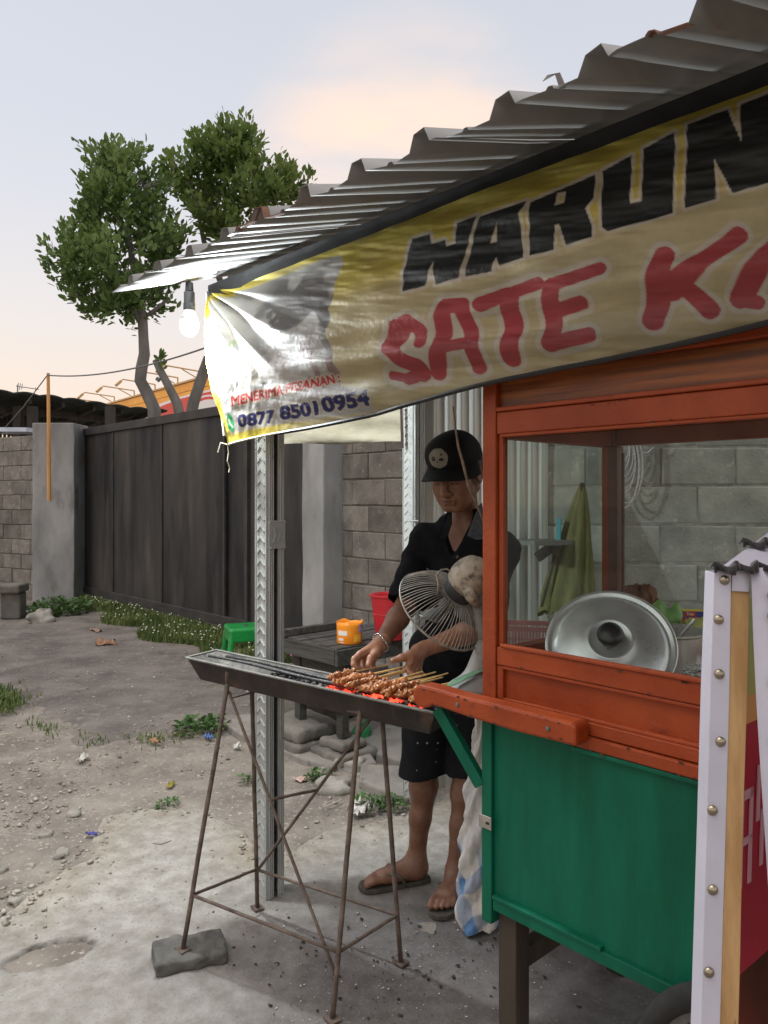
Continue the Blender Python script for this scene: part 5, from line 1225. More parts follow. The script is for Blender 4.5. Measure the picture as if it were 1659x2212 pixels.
def strip(name, Lpx, Rpx, m, dep0, dep1, parent=stand):
    """solid strip between two edge polylines given as (px, py); thickness dep0..dep1 behind the front plane"""
    b = MB(); n = len(Lpx)
    for (lx, ly), (rx_, ry) in zip(Lpx, Rpx):
        A = sp(lx, ly); B = sp(rx_, ry)
        for q in (A+Vector((0, dep0, 0)), B+Vector((0, dep0, 0)), B+Vector((0.0, dep1, 0)), A+Vector((0.0, dep1, 0))): b.v.append(tuple(q))
    for i in range(n-1):
        for j in range(4): b.f.append((4*i+j, 4*i+(j+1) % 4, 4*i+4+(j+1) % 4, 4*i+4+j))
    b.f += [(3, 2, 1, 0), tuple(4*(n-1)+j for j in range(4))]
    return b.build(name, m, parent, bevel=.001)
ys = [1237, 1500, 1800, 2100, 2500, 2900]
Lx = [1543, 1534, 1526, 1517, 1505, 1493]; Mx = [1580, 1576, 1568, 1559, 1548, 1536]; Rx = [1622, 1617, 1607, 1601, 1590, 1578]
lath = strip('upright', list(zip(Mx, [1245]+ys[1:])), list(zip(Rx, [1245]+ys[1:])), m_pine, .003, .035)
wrap = strip('vinyl_edge', list(zip(Lx, ys)), list(zip(Mx, ys)), m_vin, 0.0, .034)
strip('vinyl_fold', [(1581, 1237), (1581, 1277)], [(1622, 1237), (1617, 1279)], m_vin, -.001, .002)
for py_, dx in ((1253, 22), (1338, 12), (1456, 17), (1602, 24), (1750, 11), (1922, 17), (2100, 14)):
    tt = (py_-1237)/(2100-1237); px_ = 1543+(1517-1543)*tt+dx
    MB().lathe([(.0075, -.001), (.0072, .0015), (.0045, .0038), (0, .0046)], 14, zframe(sp(px_, py_)+Vector((0, -.0005, 0)), (-.1, -1, .05))).build('tack', m_tack, wrap, smooth=True)
# second white sheet curling towards the right
b = MB(); nn = 24
for i in range(nn):
    t = i/(nn-1); py_ = 1225+t*(2150-1225); lx = 1616+6*t*2+18*math.sin(t*2.2)*t+ (t**2)*30; A = sp(lx, py_)+Vector((0, -.01-.01*math.sin(t*3), 0)); B = A+Vector((.16, -.05, 0))
    for q in range(7):
        s_ = q/6; b.v.append(tuple(A.lerp(B, s_)+Vector((0, .012*math.sin(s_*5+t*2), 0))))
b.f = [(i*7+j, i*7+j+1, (i+1)*7+j+1, (i+1)*7+j) for i in range(nn-1) for j in range(6)]
sh2 = b.build('vinyl_sheet', m_vin, stand, smooth=True, solid=.0012)
for px_, py_ in ((1652, 1282), (1652, 1326), (1655, 1466), (1656, 1590)):
    MB().lathe([(.0075, -.001), (.0072, .0015), (.0045, .0038), (0, .0046)], 14, zframe(sp(px_, py_)+Vector((0, -.024, 0)), (-.3, -1, .05))).build('tack', m_tack, sh2, smooth=True)
# printed red face going back behind the upright
m_pf = mat('poster_red', lin(190, 44, 70), lin(170, 36, 60), 5, .5)
fa = sp(1617, 1300)+Vector((0, .036, 0)); fb = sp(1585, 2400)+Vector((0, .036, 0)); bk = Vector((.26, .22, 0))
def face(name, t0, t1, s0_, s1_, m, off, parent=stand):
    b = MB(); 
    for t, s_ in ((t0, s0_), (t0, s1_), (t1, s1_), (t1, s0_)): b.v.append(tuple(fa.lerp(fb, t)+bk*s_+Vector((-.6, -.6, 0))*off*0+Vector((.65*0, -off, 0))))
    b.f = [(0, 1, 2, 3)]; return b.build(name, m, parent, solid=.002)
pf = face('poster_face', .28, .80, 0, 1, m_pf, 0.0)
face('poster_green', .0, .22, 0, 1, mat('poster_green', lin(150, 180, 120), lin(190, 190, 110), 9, .5), 0.0); face('poster_orange', .22, .28, 0, 1, mat('poster_orange', lin(230, 170, 110), None, rough=.5), 0.0)
face('poster_dark', .80, 1.0, 0, 1, mat('poster_maroon', lin(70, 18, 14), lin(110, 34, 24), 8, .5), 0.0)
m_lt = mat('poster_pale', lin(232, 176, 190), None, rough=.5)
for (t0, t1, a, c_) in ((.42, .62, .08, .11), (.42, .44, .08, .20), (.42, .62, .17, .20), (.52, .535, .08, .20), (.38, .50, .24, .27), (.40, .50, .33, .36), (.48, .60, .285, .315)):
    face('letter_stroke', t0, t1, a, c_, m_lt, .004, pf)
# top: white board sloping back with black ruffles
tp = sp(1543, 1237); tq = sp(1720, 1232)
b = MB(); b.v = [tuple(tp), tuple(tq), tuple(tq+Vector((.25, .25, .08))), tuple(tp+Vector((.25, .25, .08)))]; b.f = [(0, 1, 2, 3)]
b.build('top_sheet', m_vin, stand, solid=.002)
m_ruf = mat('black_ruffle', (.012, .011, .012), (.03, .025, .025), 30, .9, sheen=.3)
def ruffle(a, c_, hgt):
    b = MB(); n = 60
    for i in range(n):
        t = i/(n-1); p = a.lerp(c_, t); wv = .007*math.sin(t*26)+.003*math.sin(t*61)
        b.v += [tuple(p+Vector((0, wv-.006, hgt*.2+.003*math.sin(t*26)))), tuple(p+Vector((0, wv*1.6-.004, hgt+.004*math.sin(t*26+1)))), tuple(p+Vector((0, wv+.014, hgt*.6+.003*math.sin(t*26))))]
    for i in range(n-1):
        for j in range(2): b.f.append((3*i+j, 3*i+3+j, 3*i+4+j, 3*i+1+j))
    b.build('ruffle', m_ruf, stand, smooth=True, solid=.004)
ruffle(tp+Vector((-.003, -.006, -.002)), tq+Vector((0, -.006, -.002)), .014)
ruffle(tp+Vector((.085, .09, .030)), tq+Vector((.1, .09, .030)), .012)
# ================================================================ GRILL
gd = Vector((0.863, -0.504, 0)).normalized(); gn = Vector((0.504, 0.863, 0)).normalized()      # along the trough, away from camera
N0 = Vector((-0.530, 2.433, 0))                                                                # near rim line
rimL = onplane(405, 1421, N0, gd); rimR = onplane(940, 1540, N0, gd)
m_sheet = mat('sooty_sheet', (0.030, 0.026, 0.024), (0.070, 0.052, 0.042), 8, 0.75, metal=0.35, bump=.002, bscale=30, c3=(0.12, 0.075, 0.05), scale3=9, lo3=.60, hi3=.75)
m_rim = mat('trough_rim', (0.16, 0.155, 0.14), (0.26, 0.25, 0.225), 20, .6, metal=.5)
m_in = mat('ash_coated', (0.20, 0.195, 0.18), (0.34, 0.33, 0.30), 14, .9, bump=.003, bscale=60, c3=(.05, .045, .045), scale3=12, lo3=.56, hi3=.7)
m_rod2 = mat('rusty_rod', (0.085, 0.062, 0.05), (0.19, 0.145, 0.115), 22, .8, metal=.3, bump=.001, bscale=200)
grill = thing('charcoal_grill', 'long narrow charcoal grill trough on thin welded rod legs', 'grill', (rimL.lerp(rimR, .5).x, rimL.lerp(rimR, .5).y+.05, 0))
gx = (rimR-rimL).normalized(); GLEN = (rimR-rimL).length; gz = Vector((0, 0, 1)); 
def tr(x, w_, z): return rimL+gx*x+gn*w_+gz*z           # x along, w across (0 near rim .. .135 far rim)
TW, TD = 0.135, -0.068
def quadsheet(name, pts, m, th=.003): 
    b = MB(); b.v = [tuple(p) for p in pts]; b.f = [tuple(range(len(pts)))]; return b.build(name, m, grill, solid=th)
quadsheet('near_side', [tr(0, 0, 0), tr(.035, .024, TD), tr(GLEN-.03, .024, TD), tr(GLEN, 0, 0)], m_sheet)
quadsheet('far_side', [tr(0, TW, 0), tr(GLEN, TW, 0), tr(GLEN-.03, TW-.024, TD), tr(.035, TW-.024, TD)], m_in)
quadsheet('bottom', [tr(.035, .024, TD), tr(.035, TW-.024, TD), tr(GLEN-.03, TW-.024, TD), tr(GLEN-.03, .024, TD)], m_sheet)
quadsheet('end_plate', [tr(0, 0, 0), tr(0, TW, 0), tr(.035, TW-.024, TD), tr(.035, .024, TD)], m_in)
quadsheet('end_plate', [tr(GLEN, 0, 0), tr(GLEN-.03, .024, TD), tr(GLEN-.03, TW-.024, TD), tr(GLEN, TW, 0)], m_sheet)
MB().bar(tr(0, -.004, .001), tr(GLEN, -.004, .001), .012, .005).build('rim', m_rim, grill, bevel=.001)
MB().bar(tr(0, TW+.004, .001), tr(GLEN, TW+.004, .001), .012, .005).build('rim', m_rim, grill, bevel=.001)
MB().bar(tr(-.003, -.008, .001), tr(-.003, TW+.008, .001), .01, .005).build('rim', m_rim, grill, bevel=.001)
# ash bed
nxa, nya = 120, 14; X, Y = np.meshgrid(np.linspace(.03, GLEN-.02, nxa), np.linspace(.018, TW-.018, nya), indexing='ij')
H = TD*.62+0.012*(fbm(X*22, Y*22, 3, 3)-.5)+.012*sstep(.3, .5, X)
v_ = [tuple(tr(a, b_, c)) for a, b_, c in zip(X.ravel(), Y.ravel(), H.ravel())]
link('ash_bed', np_mesh('ash_bed', np.array(v_), grid_faces(nxa, nya)), m_in, grill)
m_sootrod = mat('greasy_rod', (.012, .012, .012), (.05, .05, .05), 60, .3, bump=.003, bscale=160)
for w_, x0 in ((.052, .045), (.085, .09)):
    b = MB(); b.tube([tr(x0+(GLEN-.06-x0)*t, w_, .004+.003*math.sin(t*9)) for t in np.linspace(0, 1, 18)], [.0045+.003*min(1, max(0, (t-.2)*2))*(0.7+.6*random.random()) for t in np.linspace(0, 1, 18)], 8); b.build('grill_rod', m_sootrod, grill, smooth=True)
pts = []; szs = []
for _ in range(260):
    x = random.uniform(.28, GLEN-.03); p = tr(x, random.uniform(.025, TW-.025), -.030+random.uniform(-.01, .012)); pts.append(tuple(p)); szs.append(random.uniform(.007, .016))
cc = link('charcoal', pebble_mesh(pts, szs, 'charcoal', m_char, 12, .8), m_char, grill); cc['kind'] = 'stuff'
m_ember = mat('ember', (0.10, 0.02, 0.012), (.3, .05, .03), 50, .8, emis=(1.0, 0.065, 0.03), estr=1.9)
_t = m_ember.node_tree; _n = _t.nodes.new('ShaderNodeTexNoise'); _n.inputs['Scale'].default_value = 34; _n.inputs['Detail'].default_value = 3
_r = _t.nodes.new('ShaderNodeMapRange'); _r.inputs[1].default_value = .42; _r.inputs[2].default_value = .62; _r.inputs[3].default_value = .05; _r.inputs[4].default_value = 3.0
_t.links.new(_t.nodes['Texture Coordinate'].outputs['Object'], _n.inputs['Vector']); _t.links.new(_n.outputs[0], _r.inputs[0]); _t.links.new(_r.outputs[0], _t.nodes['Principled BSDF'].inputs['Emission Strength'])
pts = []; szs = []
for _ in range(52):
    x = GLEN*random.uniform(.58, .93); p = tr(x, random.uniform(.030, .08), -.018+random.uniform(-.010, .008)); pts.append(tuple(p)); szs.append(random.uniform(.008, .016))
ee = link('embers', pebble_mesh(pts, szs, 'embers', m_ember, 13, .8), m_ember, grill); ee['kind'] = 'stuff'
pts = [tuple(tr(GLEN*random.uniform(.50, .60), random.uniform(.02, .05), -.018)) for _ in range(14)]
ea = link('white_ash_lumps', pebble_mesh(pts, [.009]*14, 'white_ash_lumps', m_ash, 14, .6), m_ash, grill); ea['kind'] = 'stuff'
# legs
fNL = G(395, 2052, .040); fNR = G(718, 2203, .004); fFL = G(556, 1962, .004); fFR = G(866, 2080, .004)
nearp = N0+gn*.022; farp = N0+gn*(TW-.02)
tNL = onplane(492, 1474, nearp, gd); tNR = onplane(778, 1530, nearp, gd); tFL = onplane(544, 1484, farp, gd); tFR = onplane(824, 1534, farp, gd)
tNL2 = onplane(492, 1450, nearp-gn*.014, gd); tNR2 = onplane(778, 1500, nearp-gn*.014, gd)
def rod(a, b_, r=.0062, nm='leg'):
    n = 6; pts_ = [a.lerp(b_, i/n)+Vector((random.uniform(-1, 1), random.uniform(-1, 1), 0))*.0012*(0 < i < n) for i in range(n+1)]
    return MB().tube(pts_, r, 8).build(nm, m_rod2, grill, smooth=True)
for a, b_ in ((fNL, tNL), (fNR, tNR), (fFL, tFL), (fFR, tFR)):
    l = rod(a, b_, .0072); 
    d = (b_-a).normalized(); MB().box(a+Vector((0, 0, .003)), (.04, .034, .004), RZ+random.uniform(-.2, .2)).build('foot_plate', m_rod2, l)
for a, b_ in ((tNL, tNL2), (tNR, tNR2)): rod(a, b_, .008, 'leg_tab')
rod(tNL+Vector((.004, 0, -.03)), fNR+(tNR-fNR)*.13, .0048, 'brace'); rod(tFR+Vector((-.02, 0, -.01)), fFL+(tFL-fFL)*.17, .0055, 'brace')
kNL = fNL+(tNL-fNL)*.195; kNR = fNR+(tNR-fNR)*.205; kFL = fFL+(tFL-fFL)*.18; kFR = fFR+(tFR-fFR)*.19
for a, b_ in ((kNL, kFL), (kFL, kFR), (kFR, kNR), (kNR, kNL)): rod(a, b_, .005, 'tie_rod')
aB = (tNL+Vector((.004, 0, -.03))).lerp(fNR+(tNR-fNR)*.13, .42); bB = (tFR+Vector((-.02, 0, -.01))).lerp(fFL+(tFL-fFL)*.17, .45); rod(aB, bB, .005, 'tie_rod')
rod(tNL.lerp(tFL, .5)+Vector((0, 0, -.005)), tNR+Vector((-.004, 0, -.012)), .006, 'tie_rod'); rod(tNR+Vector((0, 0, -.01)), tFR+Vector((0, 0, -.01)), .005, 'tie_rod')
quad = MB(); quad.bar(onplane(508, 1506, farp, gd), onplane(592, 1484, farp, gd), .03, .004); quad.build('flat_strap', m_sheet, grill)
# block under the near left foot
m_brick = mat('dark_block', (0.075, 0.073, 0.066), (0.14, 0.135, 0.12), 12, .95, bump=.005, bscale=45)
bc_ = G(407, 2076); vol = Vol((-.2, -.12, -.06), (.2, .12, .08), .005)
Mb = Matrix.Rotation(0.36, 4, 'Z'); vol.box((0, 0, 0), (.106, .070, .019), Mb, .006, .004); vol.warp(.006, 40, 4); vol.warp(.004, 110, 5)
vol.cap((.10, -.05, .02), (.07, -.03, .05), .012, .004, .004, 'cut')
o = vol_obj(vol, 'brick_block', m_brick, None, (0, 0, 0), 1); o.location = (bc_.x, bc_.y+.015, .019); tag(o, 'dark weathered block under the near left grill foot', 'block')

# ---------------------------------------------------------------- skewers
m_meat = mat('satay_meat', (0.30, 0.088, 0.020), (0.52, 0.205, 0.055), 55, .28, bump=.004, bscale=130, c3=(.06, .02, .008), scale3=40, lo3=.56, hi3=.72, coat=.5, objvar=.25)
m_stick = mat('bamboo_stick', lin(232, 200, 140), lin(212, 174, 110), 30, .6)
sk = []
meat_protos = []
for pz in range(4):
    vol = Vol((-.02, -.02, -.02), (.135, .02, .02), .0022); rm = random.Random(pz)
    for k in range(11):
        x = .006+k*.0108+rm.uniform(-.003, .003); rr2 = rm.uniform(.0070, .0110)*(0.75 if k in (0, 10) else 1)
        vol.ell((x, rm.uniform(-.003, .003), rm.uniform(-.002, .003)), (rr2*1.15, rr2*rm.uniform(.85, 1.1), rr2*.85), None, .003)
    vol.warp(.0050, 330, pz); vol.warp(.0026, 800, pz+9); p_, q_ = vol.verts(); me = np_mesh('meat', p_, q_, True); me.materials.append(m_meat); meat_protos.append(me)
stk = MB(); stk.tube([(-.004, 0, 0), (.225, 0, 0)], .0022, 6); stm = stk.mesh('stick'); stm.materials.append(m_stick)
NSK = 21
ORD = 'first second third fourth fifth sixth seventh eighth ninth tenth eleventh twelfth thirteenth fourteenth fifteenth sixteenth seventeenth eighteenth nineteenth twentieth last'.split()
x_start = (onplane(715, 1448, N0+gn*.02, gd)-rimL).dot(gx); x_end = GLEN-.075
for i in range(NSK):
    t = i/(NSK-1); x = x_start+(x_end-x_start)*t+random.uniform(-.004, .004)
    org = tr(x, .012+random.uniform(-.006, .006), .017+random.uniform(-.003, .006)+(.008 if i % 3 == 0 else 0))
    ang = math.atan2(.50, .86)+math.radians(7)+random.uniform(-.10, .10)
    if i < 2: ang += .0
    r_ = bpy.data.objects.new('satay_skewer', None); COL.objects.link(r_); r_.location = org; r_.rotation_euler = (0, -.03-random.uniform(0, .05), ang); r_.empty_display_size = .02
    WM[r_] = Matrix.Translation(org)
    tag(r_, ORD[i]+' satay skewer from the left in the row on the grill', 'skewer', 'satay skewers in a row on the grill')
    for nm, me in (('meat', random.choice(meat_protos)), ('stick', stm)):
        o = bpy.data.objects.new(nm, me); COL.objects.link(o); o.parent = r_
        if nm == 'meat': o.rotation_euler = (random.uniform(0, 6), 0, 0); o.scale = (random.uniform(.80, .92), 1.1, 1.1)

# ---------------------------------------------------------------- fan
fdir = Vector((-.50, .50, -.70)).normalized(); fc_ = P(955, 1318, 2.18)      # centre of the rim disc
m_wire = mat('cream_wire', (.36, .34, .29), (.16, .145, .12), 30, .5, metal=.2); m_fmot = mat('cream_plastic', (.40, .35, .27), (.26, .21, .16), 14, .6, c3=(.08, .055, .04), scale3=24, lo3=.52, hi3=.68, bump=.001)
m_fblk = mat('black_plastic', (.018, .019, .022), (.04, .04, .042), 12, .45); m_fbase = mat('grey_plastic', (.20, .20, .18), (.30, .29, .265), 8, .6, c3=(.16, .15, .13), scale3=18, lo3=.6, hi3=.72)
fb_ = P(1030, 1488, 2.13)
fan = thing('table_fan', 'old cream table fan with bare wire cage standing behind the cart post', 'fan', (fb_.x, fb_.y, .857))
Mf = zframe(fc_, fdir, (0, 0, 1)); RF = .140
MB().tube([Mf @ Vector((RF*math.cos(a), RF*math.sin(a), 0)) for a in np.linspace(0, 2*math.pi, 49)], .0032, 6, cap=False).build('cage_ring', m_wire, fan, smooth=True)
prw = []
for t in np.linspace(0, 1, 9): prw.append((.036+(RF-.036)*t**1.0, -.075*(1-t**2.6)))
NW = 74
wm = MB(); wm.tube([(r, 0, z) for r, z in prw], .0012, 5, cap=False); wme = wm.mesh('cage_wire', True); wme.materials.append(m_wire)
for k in range(NW):
    o = bpy.data.objects.new('cage_wire', wme); COL.objects.link(o); o.parent = fan
    o.matrix_basis = WM[fan].inverted() @ Mf @ Matrix.Rotation(2*math.pi*k/NW+random.uniform(-.015, .015), 4, 'Z')
MB().tube([Mf @ Vector((.042*math.cos(a), .042*math.sin(a), -.074)) for a in np.linspace(0, 2*math.pi, 33)], .003, 6, cap=False).build('collar_ring', m_wire, fan)
MB().lathe([(.0, -.060), (.040, -.062), (.043, -.07), (.046, -.10), (.047, -.120), (0, -.121)], 36, Mf).build('motor_collar', m_fblk, fan, smooth=True)
MB().lathe([(.050, -.112), (.055, -.116), (.058, -.138), (.054, -.165), (.043, -.188), (.024, -.203), (0, -.207)], 40, Mf).build('motor_housing', m_fmot, fan, smooth=True)
for a, r_, z in ((1.2, .050, -.16), (1.6, .046, -.18), (0.5, .05, -.17)):
    p = Mf @ Vector((r_*math.cos(a), r_*math.sin(a), z)); n_ = (Mf.to_3x3() @ Vector((math.cos(a), math.sin(a), -.5))).normalized()
    MB().lathe([(0, .0025), (.006, .002), (.007, 0)], 12, zframe(p, n_)).build('vent_hole', m_fblk, fan)
# blades seen through the cage
for k in range(3):
    b = MB(); n = 8
    for i in range(n):
        r_ = .03+.095*i/(n-1); half = .035+.022*math.sin(i/(n-1)*2.6)
        for s_ in (-1, 1): a = k*2.094+.2+s_*half/r_*.55*(.6+.05*i); b.v.append(tuple(Mf @ Vector((r_*math.cos(a), r_*math.sin(a), -.028+s_*.012))))
    b.f = [(2*i, 2*i+1, 2*i+3, 2*i+2) for i in range(n-1)]; b.build('blade', mat('grey_blade', (.09, .095, .09), (.06, .065, .06), 12, .4), fan, smooth=True, solid=.0016)
MB().lathe([(0, -.055), (.020, -.05), (.022, -.01), (.015, .0), (0, .004)], 20, Mf).build('hub', mat('grey_blade', (.2, .2, .2)), fan, smooth=True)
top_ = P(943, 1227, 2.13); MB().tube([P(944, 1285, 2.10), P(947, 1262, 2.10), P(943, 1242, 2.10), P(953, 1231, 2.10), P(965, 1229, 2.11), P(975, 1236, 2.12), P(982, 1252, 2.13), P(992, 1258, 2.14)], .0028, 7).build('bent_wire', m_wire, fan, smooth=True)
hc_ = Mf @ Vector((0, 0, -.16))
neck = MB(); neck.tube([hc_, Vector((fb_.x+.02, fb_.y+.01, 1.00)), Vector((fb_.x+.015, fb_.y+.005, .93))], [.020, .015, .018], 14); neck.build('neck', m_fbase, fan, smooth=True)
MB().tube([hc_+Vector((-.02, -.025, -.03)), hc_+Vector((-.01, -.03, -.06)), hc_+Vector((.01, -.02, -.085))], [.02, .017, .012], 10).build('swivel', m_fmot, fan, smooth=True)
vol = Vol((-.12, -.12, -.01), (.14, .12, .18), .005)
vol.ell((.0, 0, .012), (.085, .075, .032), None, .01); vol.cap((.0, 0, .03), (.02, .005, .13), .042, .022, .03); vol.half((0, 0, 0.0), (0, 0, -1))
vb = vol_obj(vol, 'base', m_fbase, fan, None, 2); vb.data.transform(Matrix.Translation(Vector((0, 0, 0)))); vb.data.transform(WM[fan]); vb.data.transform(Matrix.Translation((0, 0, 0)))
lf = MB(); lc = P(955, 1490, 2.08)
lf.add(leaf_pts(lc, Vector((1, .1, .42)), Vector((-.3, -.3, 1)), .13, .026, .1), LF)
tag(lf.build('green_leaf_strip', mat('green_strip', lin(70, 120, 92), lin(110, 150, 120), 20, .5), base=tuple(lc), solid=.003), 'curled green strip leaning on the fan base', 'strip')

# ---------------------------------------------------------------- sack
m_sack = mat('woven_sack', (1, 1, 1), (.84, .82, .80), 40, .6, attr='print', bump=.0016, bscale=220)
sb = G(1022, 2040); nr, ns_ = 110, 96; v_ = []; cs = []
for i in range(nr):
    t = i/(nr-1); z = .012+.69*t
    cxp = [1022, 1020, 1024, 1024, 1026, 1026, 1030]; kk = t*6; i0 = min(5, int(kk)); pxc = 9+cxp[i0]+(cxp[i0+1]-cxp[i0])*(kk-i0)
    Yc = sb.y+.07-.02*t; xc = (pxc+6-CX)/F*Yc
    rx = (.057+.007*math.sin(t*5)) * (1-.50*sstep(.55, 1.0, t)) * (sstep(-.03, .03, t)*.25+.75)
    for j in range(ns_):
        a = 2*math.pi*j/ns_
        f_ = .012*math.sin(a*2+t*14)*math.sin(t*9+1)+.007*math.sin(a*5-t*30)+.010*(fbm(np.array([a*5.0]), np.array([t*26.]), 2, 18)[0]-.5)+.008*(fbm(np.array([a*2.2]), np.array([t*9.]), 3, 8)[0]-.5)*2
        r_ = rx*(1.0)+f_; v_.append((xc+r_*math.cos(a), Yc+r_*math.sin(a)*.8, z+.008*math.sin(a*3+t*20)))
        tw = a+t*1.6; band = (0.5+0.5*math.sin(tw*2.0+.4)); hb = math.sin(t*10.5+a*.7+.3)
        blue = np.array(lin(82, 128, 176)); wht = np.array(lin(226, 223, 217)); grey = np.array(lin(150, 146, 142))
        c_ = wht*.92+grey*.08
        d1 = a*.075+t*.30; d2 = t*.72-a*.045                       # metres across and along the weave
        w1 = float(sstep(.30, .42, math.sin(d1*42+1.0))); w2 = float(sstep(.30, .42, math.sin(d2*40+2.0)))
        lowb = 1-float(sstep(.34, .46, t+.05*math.sin(a*2)))
        bl_ = max(w1, w2)*.55+.45*w1*w2; bl_ *= .85*lowb+.12
        c_ = c_*(1-bl_)+blue*bl_
        cs.append(c_)
f_ = [(i*ns_+j, i*ns_+(j+1) % ns_, (i+1)*ns_+(j+1) % ns_, (i+1)*ns_+j) for i in range(nr-1) for j in range(ns_)]
v_.append((v_[0][0]-.07, v_[0][1], .01)); 
me = np_mesh('woven_sack', np.array(v_[:-1]), np.array(f_), True, np.array(cs)); o = link('woven_sack', me, m_sack, None, base=(sb.x, sb.y+.05, 0))
tag(o, 'white woven plastic sack with blue bands slumped against the cart leg', 'sack')

# ---------------------------------------------------------------- bench with bucket and can
m_bw = mat('grey_bench_wood', (.026, .024, .021), (.068, .062, .054), 10, .85, stretch=(.3, 3, 3), bump=.003, bscale=40, c3=(.05, .065, .035), scale3=6, lo3=.58, hi3=.75)
bo = P(728, 1402, 4.0); bo.z = 0; TBZ = 0.608; BLN, BWD = 0.95, 0.47
bench = thing('wooden_bench', 'low dark weathered slatted wooden table behind the grill', 'table', tuple(bo), RZ)
# local x = R_ (negative to the left), local y = V
for k in range(6):
    x1 = -k*.08; MB().span(x1-.074, x1, 0, BLN, TBZ-.022, TBZ+random.uniform(-.004, .004)).build('slat', m_bw, bench, world=False, bevel=.003)
MB().span(-BWD, 0.004, -.022, -.001, TBZ-.085, TBZ-.004).build('apron', m_bw, bench, world=False, bevel=.003); MB().span(.006, .026, -.02, BLN, TBZ-.09, TBZ-.006).build('apron', m_bw, bench, world=False, bevel=.003)
MB().span(-BWD-.01, -BWD+.03, -.02, .40, TBZ+.006, TBZ+.045).build('edge_board', m_bw, bench, world=False, bevel=.003)
MB().span(-BWD, .0, .05, .10, TBZ-.16, TBZ-.09).build('cross_rail', m_bw, bench, world=False, bevel=.003)
MB().span(-BWD+.02, -.02, .02, .06, .27, .33).build('stretcher', m_bw, bench, world=False, bevel=.003)
for x, y, z0 in ((-.43, .04, .135), (-.08, .06, .115), (-.42, .86, 0), (-.07, .86, 0)):
    MB().span(x, x+.05, y, y+.05, z0, TBZ-.024).build('leg', m_bw, bench, world=False, bevel=.003)
def footing(lx, ly, parts, label, seed):
    c = bo+R_*lx+V*ly; t = thing('stone_footing', label, 'footing', (c.x, c.y, 0), RZ)
    z = 0
    for k, (sx, sy, h) in enumerate(parts):
        vol = Vol((-sx*1.4, -sy*1.4, -h), (sx*1.4, sy*1.4, h), .011); vol.box((0, 0, 0), (sx, sy, h/2), None, h*.28, .005); vol.warp(.016, 17, seed+k); vol.warp(.007, 55, seed+k+5)
        o = vol_obj(vol, 'stone', m_seat, None, None, 1); o.parent = t; o.location = (0, 0, z+h/2); WM[o] = WM[t]; z += h*.93
footing(-.40, .07, [(.20, .17, .07), (.18, .16, .075)], 'two stacked mossy stones under the left bench leg', 3)
footing(-.055, .09, [(.15, .13, .07), (.10, .085, .05)], 'stacked block footing under the near bench leg', 9)
# red bucket
rb = P(842, 1372, 4.28); rb.z = TBZ+.003
m_bkt = mat('red_plastic', lin(196, 44, 52), lin(176, 38, 48), 5, .4, transl=.12)
bk_ = thing('red_bucket', 'red plastic bucket standing on the dark table', 'bucket', tuple(rb))
MB().lathe([(0, .0), (.075, 0), (.078, .004), (.106, .235), (.115, .238), (.116, .248), (.108, .25), (.103, .24), (.074, .012), (0, .012)], 48, Matrix.Translation(rb)).build('bucket_body', m_bkt, bk_, smooth=False)
MB().lathe([(.0775, .118), (.0965, .14), (.0955, .145)], 48, Matrix.Translation(rb)).build('band', m_bkt, bk_)
yc = P(755, 1380, 4.16); yc.z = TBZ+.003
can = thing('orange_tub', 'orange printed tub with a torn rim on the dark table', 'tub', tuple(yc))
b = MB(); n = 40
for z, r_ in ((0, .0), (0, .066), (.006, .068), (.05, .0685), (.095, .0695), (.115, .0705)):
    for j in range(n):
        a = 2*math.pi*j/n; zz = z+(.006*math.sin(a*3+1)+.003*math.sin(a*7) if z > .1 else 0); b.v.append((yc.x+r_*math.cos(a), yc.y+r_*math.sin(a), yc.z+zz))
b.f = [(i*n+j, i*n+(j+1) % n, (i+1)*n+(j+1) % n, (i+1)*n+j) for i in range(5) for j in range(n)]
b.build('tub_body', mat('tub_orange', lin(240, 150, 34), lin(228, 128, 22), 12, .45), can, smooth=True, solid=.0016)
def wrapquad(a0_, a1_, z0, z1, m, nm, r0=.0705, par=can):
    b = MB(); n = 8
    for i in range(n+1):
        a = a0_+(a1_-a0_)*i/n; b.v += [(yc.x+r0*math.cos(a), yc.y+r0*math.sin(a), yc.z+z0), (yc.x+(r0+.001)*math.cos(a), yc.y+(r0+.001)*math.sin(a), yc.z+z1)]
    b.f = [(2*i, 2*i+2, 2*i+3, 2*i+1) for i in range(n)]; b.build(nm, m, par, smooth=True)
A = lambda d: math.radians(-90+d)
m_lbl = mat('tub_label', (.72, .68, .60), None, rough=.6)
wrapquad(A(-55), A(-8), .048, .074, m_lbl, 'white_label'); wrapquad(A(-52), A(-25), .020, .034, m_lbl, 'price_label'); wrapquad(A(-45), A(-22), .008, .013, m_lbl, 'print_line')
wrapquad(A(45), A(85), .062, .105, mat('tub_purple', lin(90, 70, 130), lin(200, 190, 210), 60, .5), 'emblem'); wrapquad(A(22), A(60), .015, .055, mat('tub_yellow', lin(246, 190, 60), lin(220, 140, 40), 40, .5), 'fruit_print')
# pink basin under the bench
pbn = P(672, 1440, 4.9); pbn.z = .30
pk = thing('pink_basin', 'pink plastic basin on the low ledge behind the bench', 'basin', (pbn.x, pbn.y, 0))
MB().lathe([(0, .0), (.09, 0), (.13, .10), (.14, .103), (.138, .108), (.126, .104), (.086, .006), (0, .006)], 40, Matrix.Translation(pbn)).build('basin_body', mat('magenta_plastic', lin(196, 90, 150), None, rough=.4), pk)
lg = MB(); lc_ = pbn+Vector((.12, .05, -.15)); tag(lg.box((0, 0, 0), (.75, .32, .295), RZ+1.57).build('concrete_ledge', m_seat, bevel=.02), 'low rough concrete ledge behind the bench', 'ledge').location = lc_
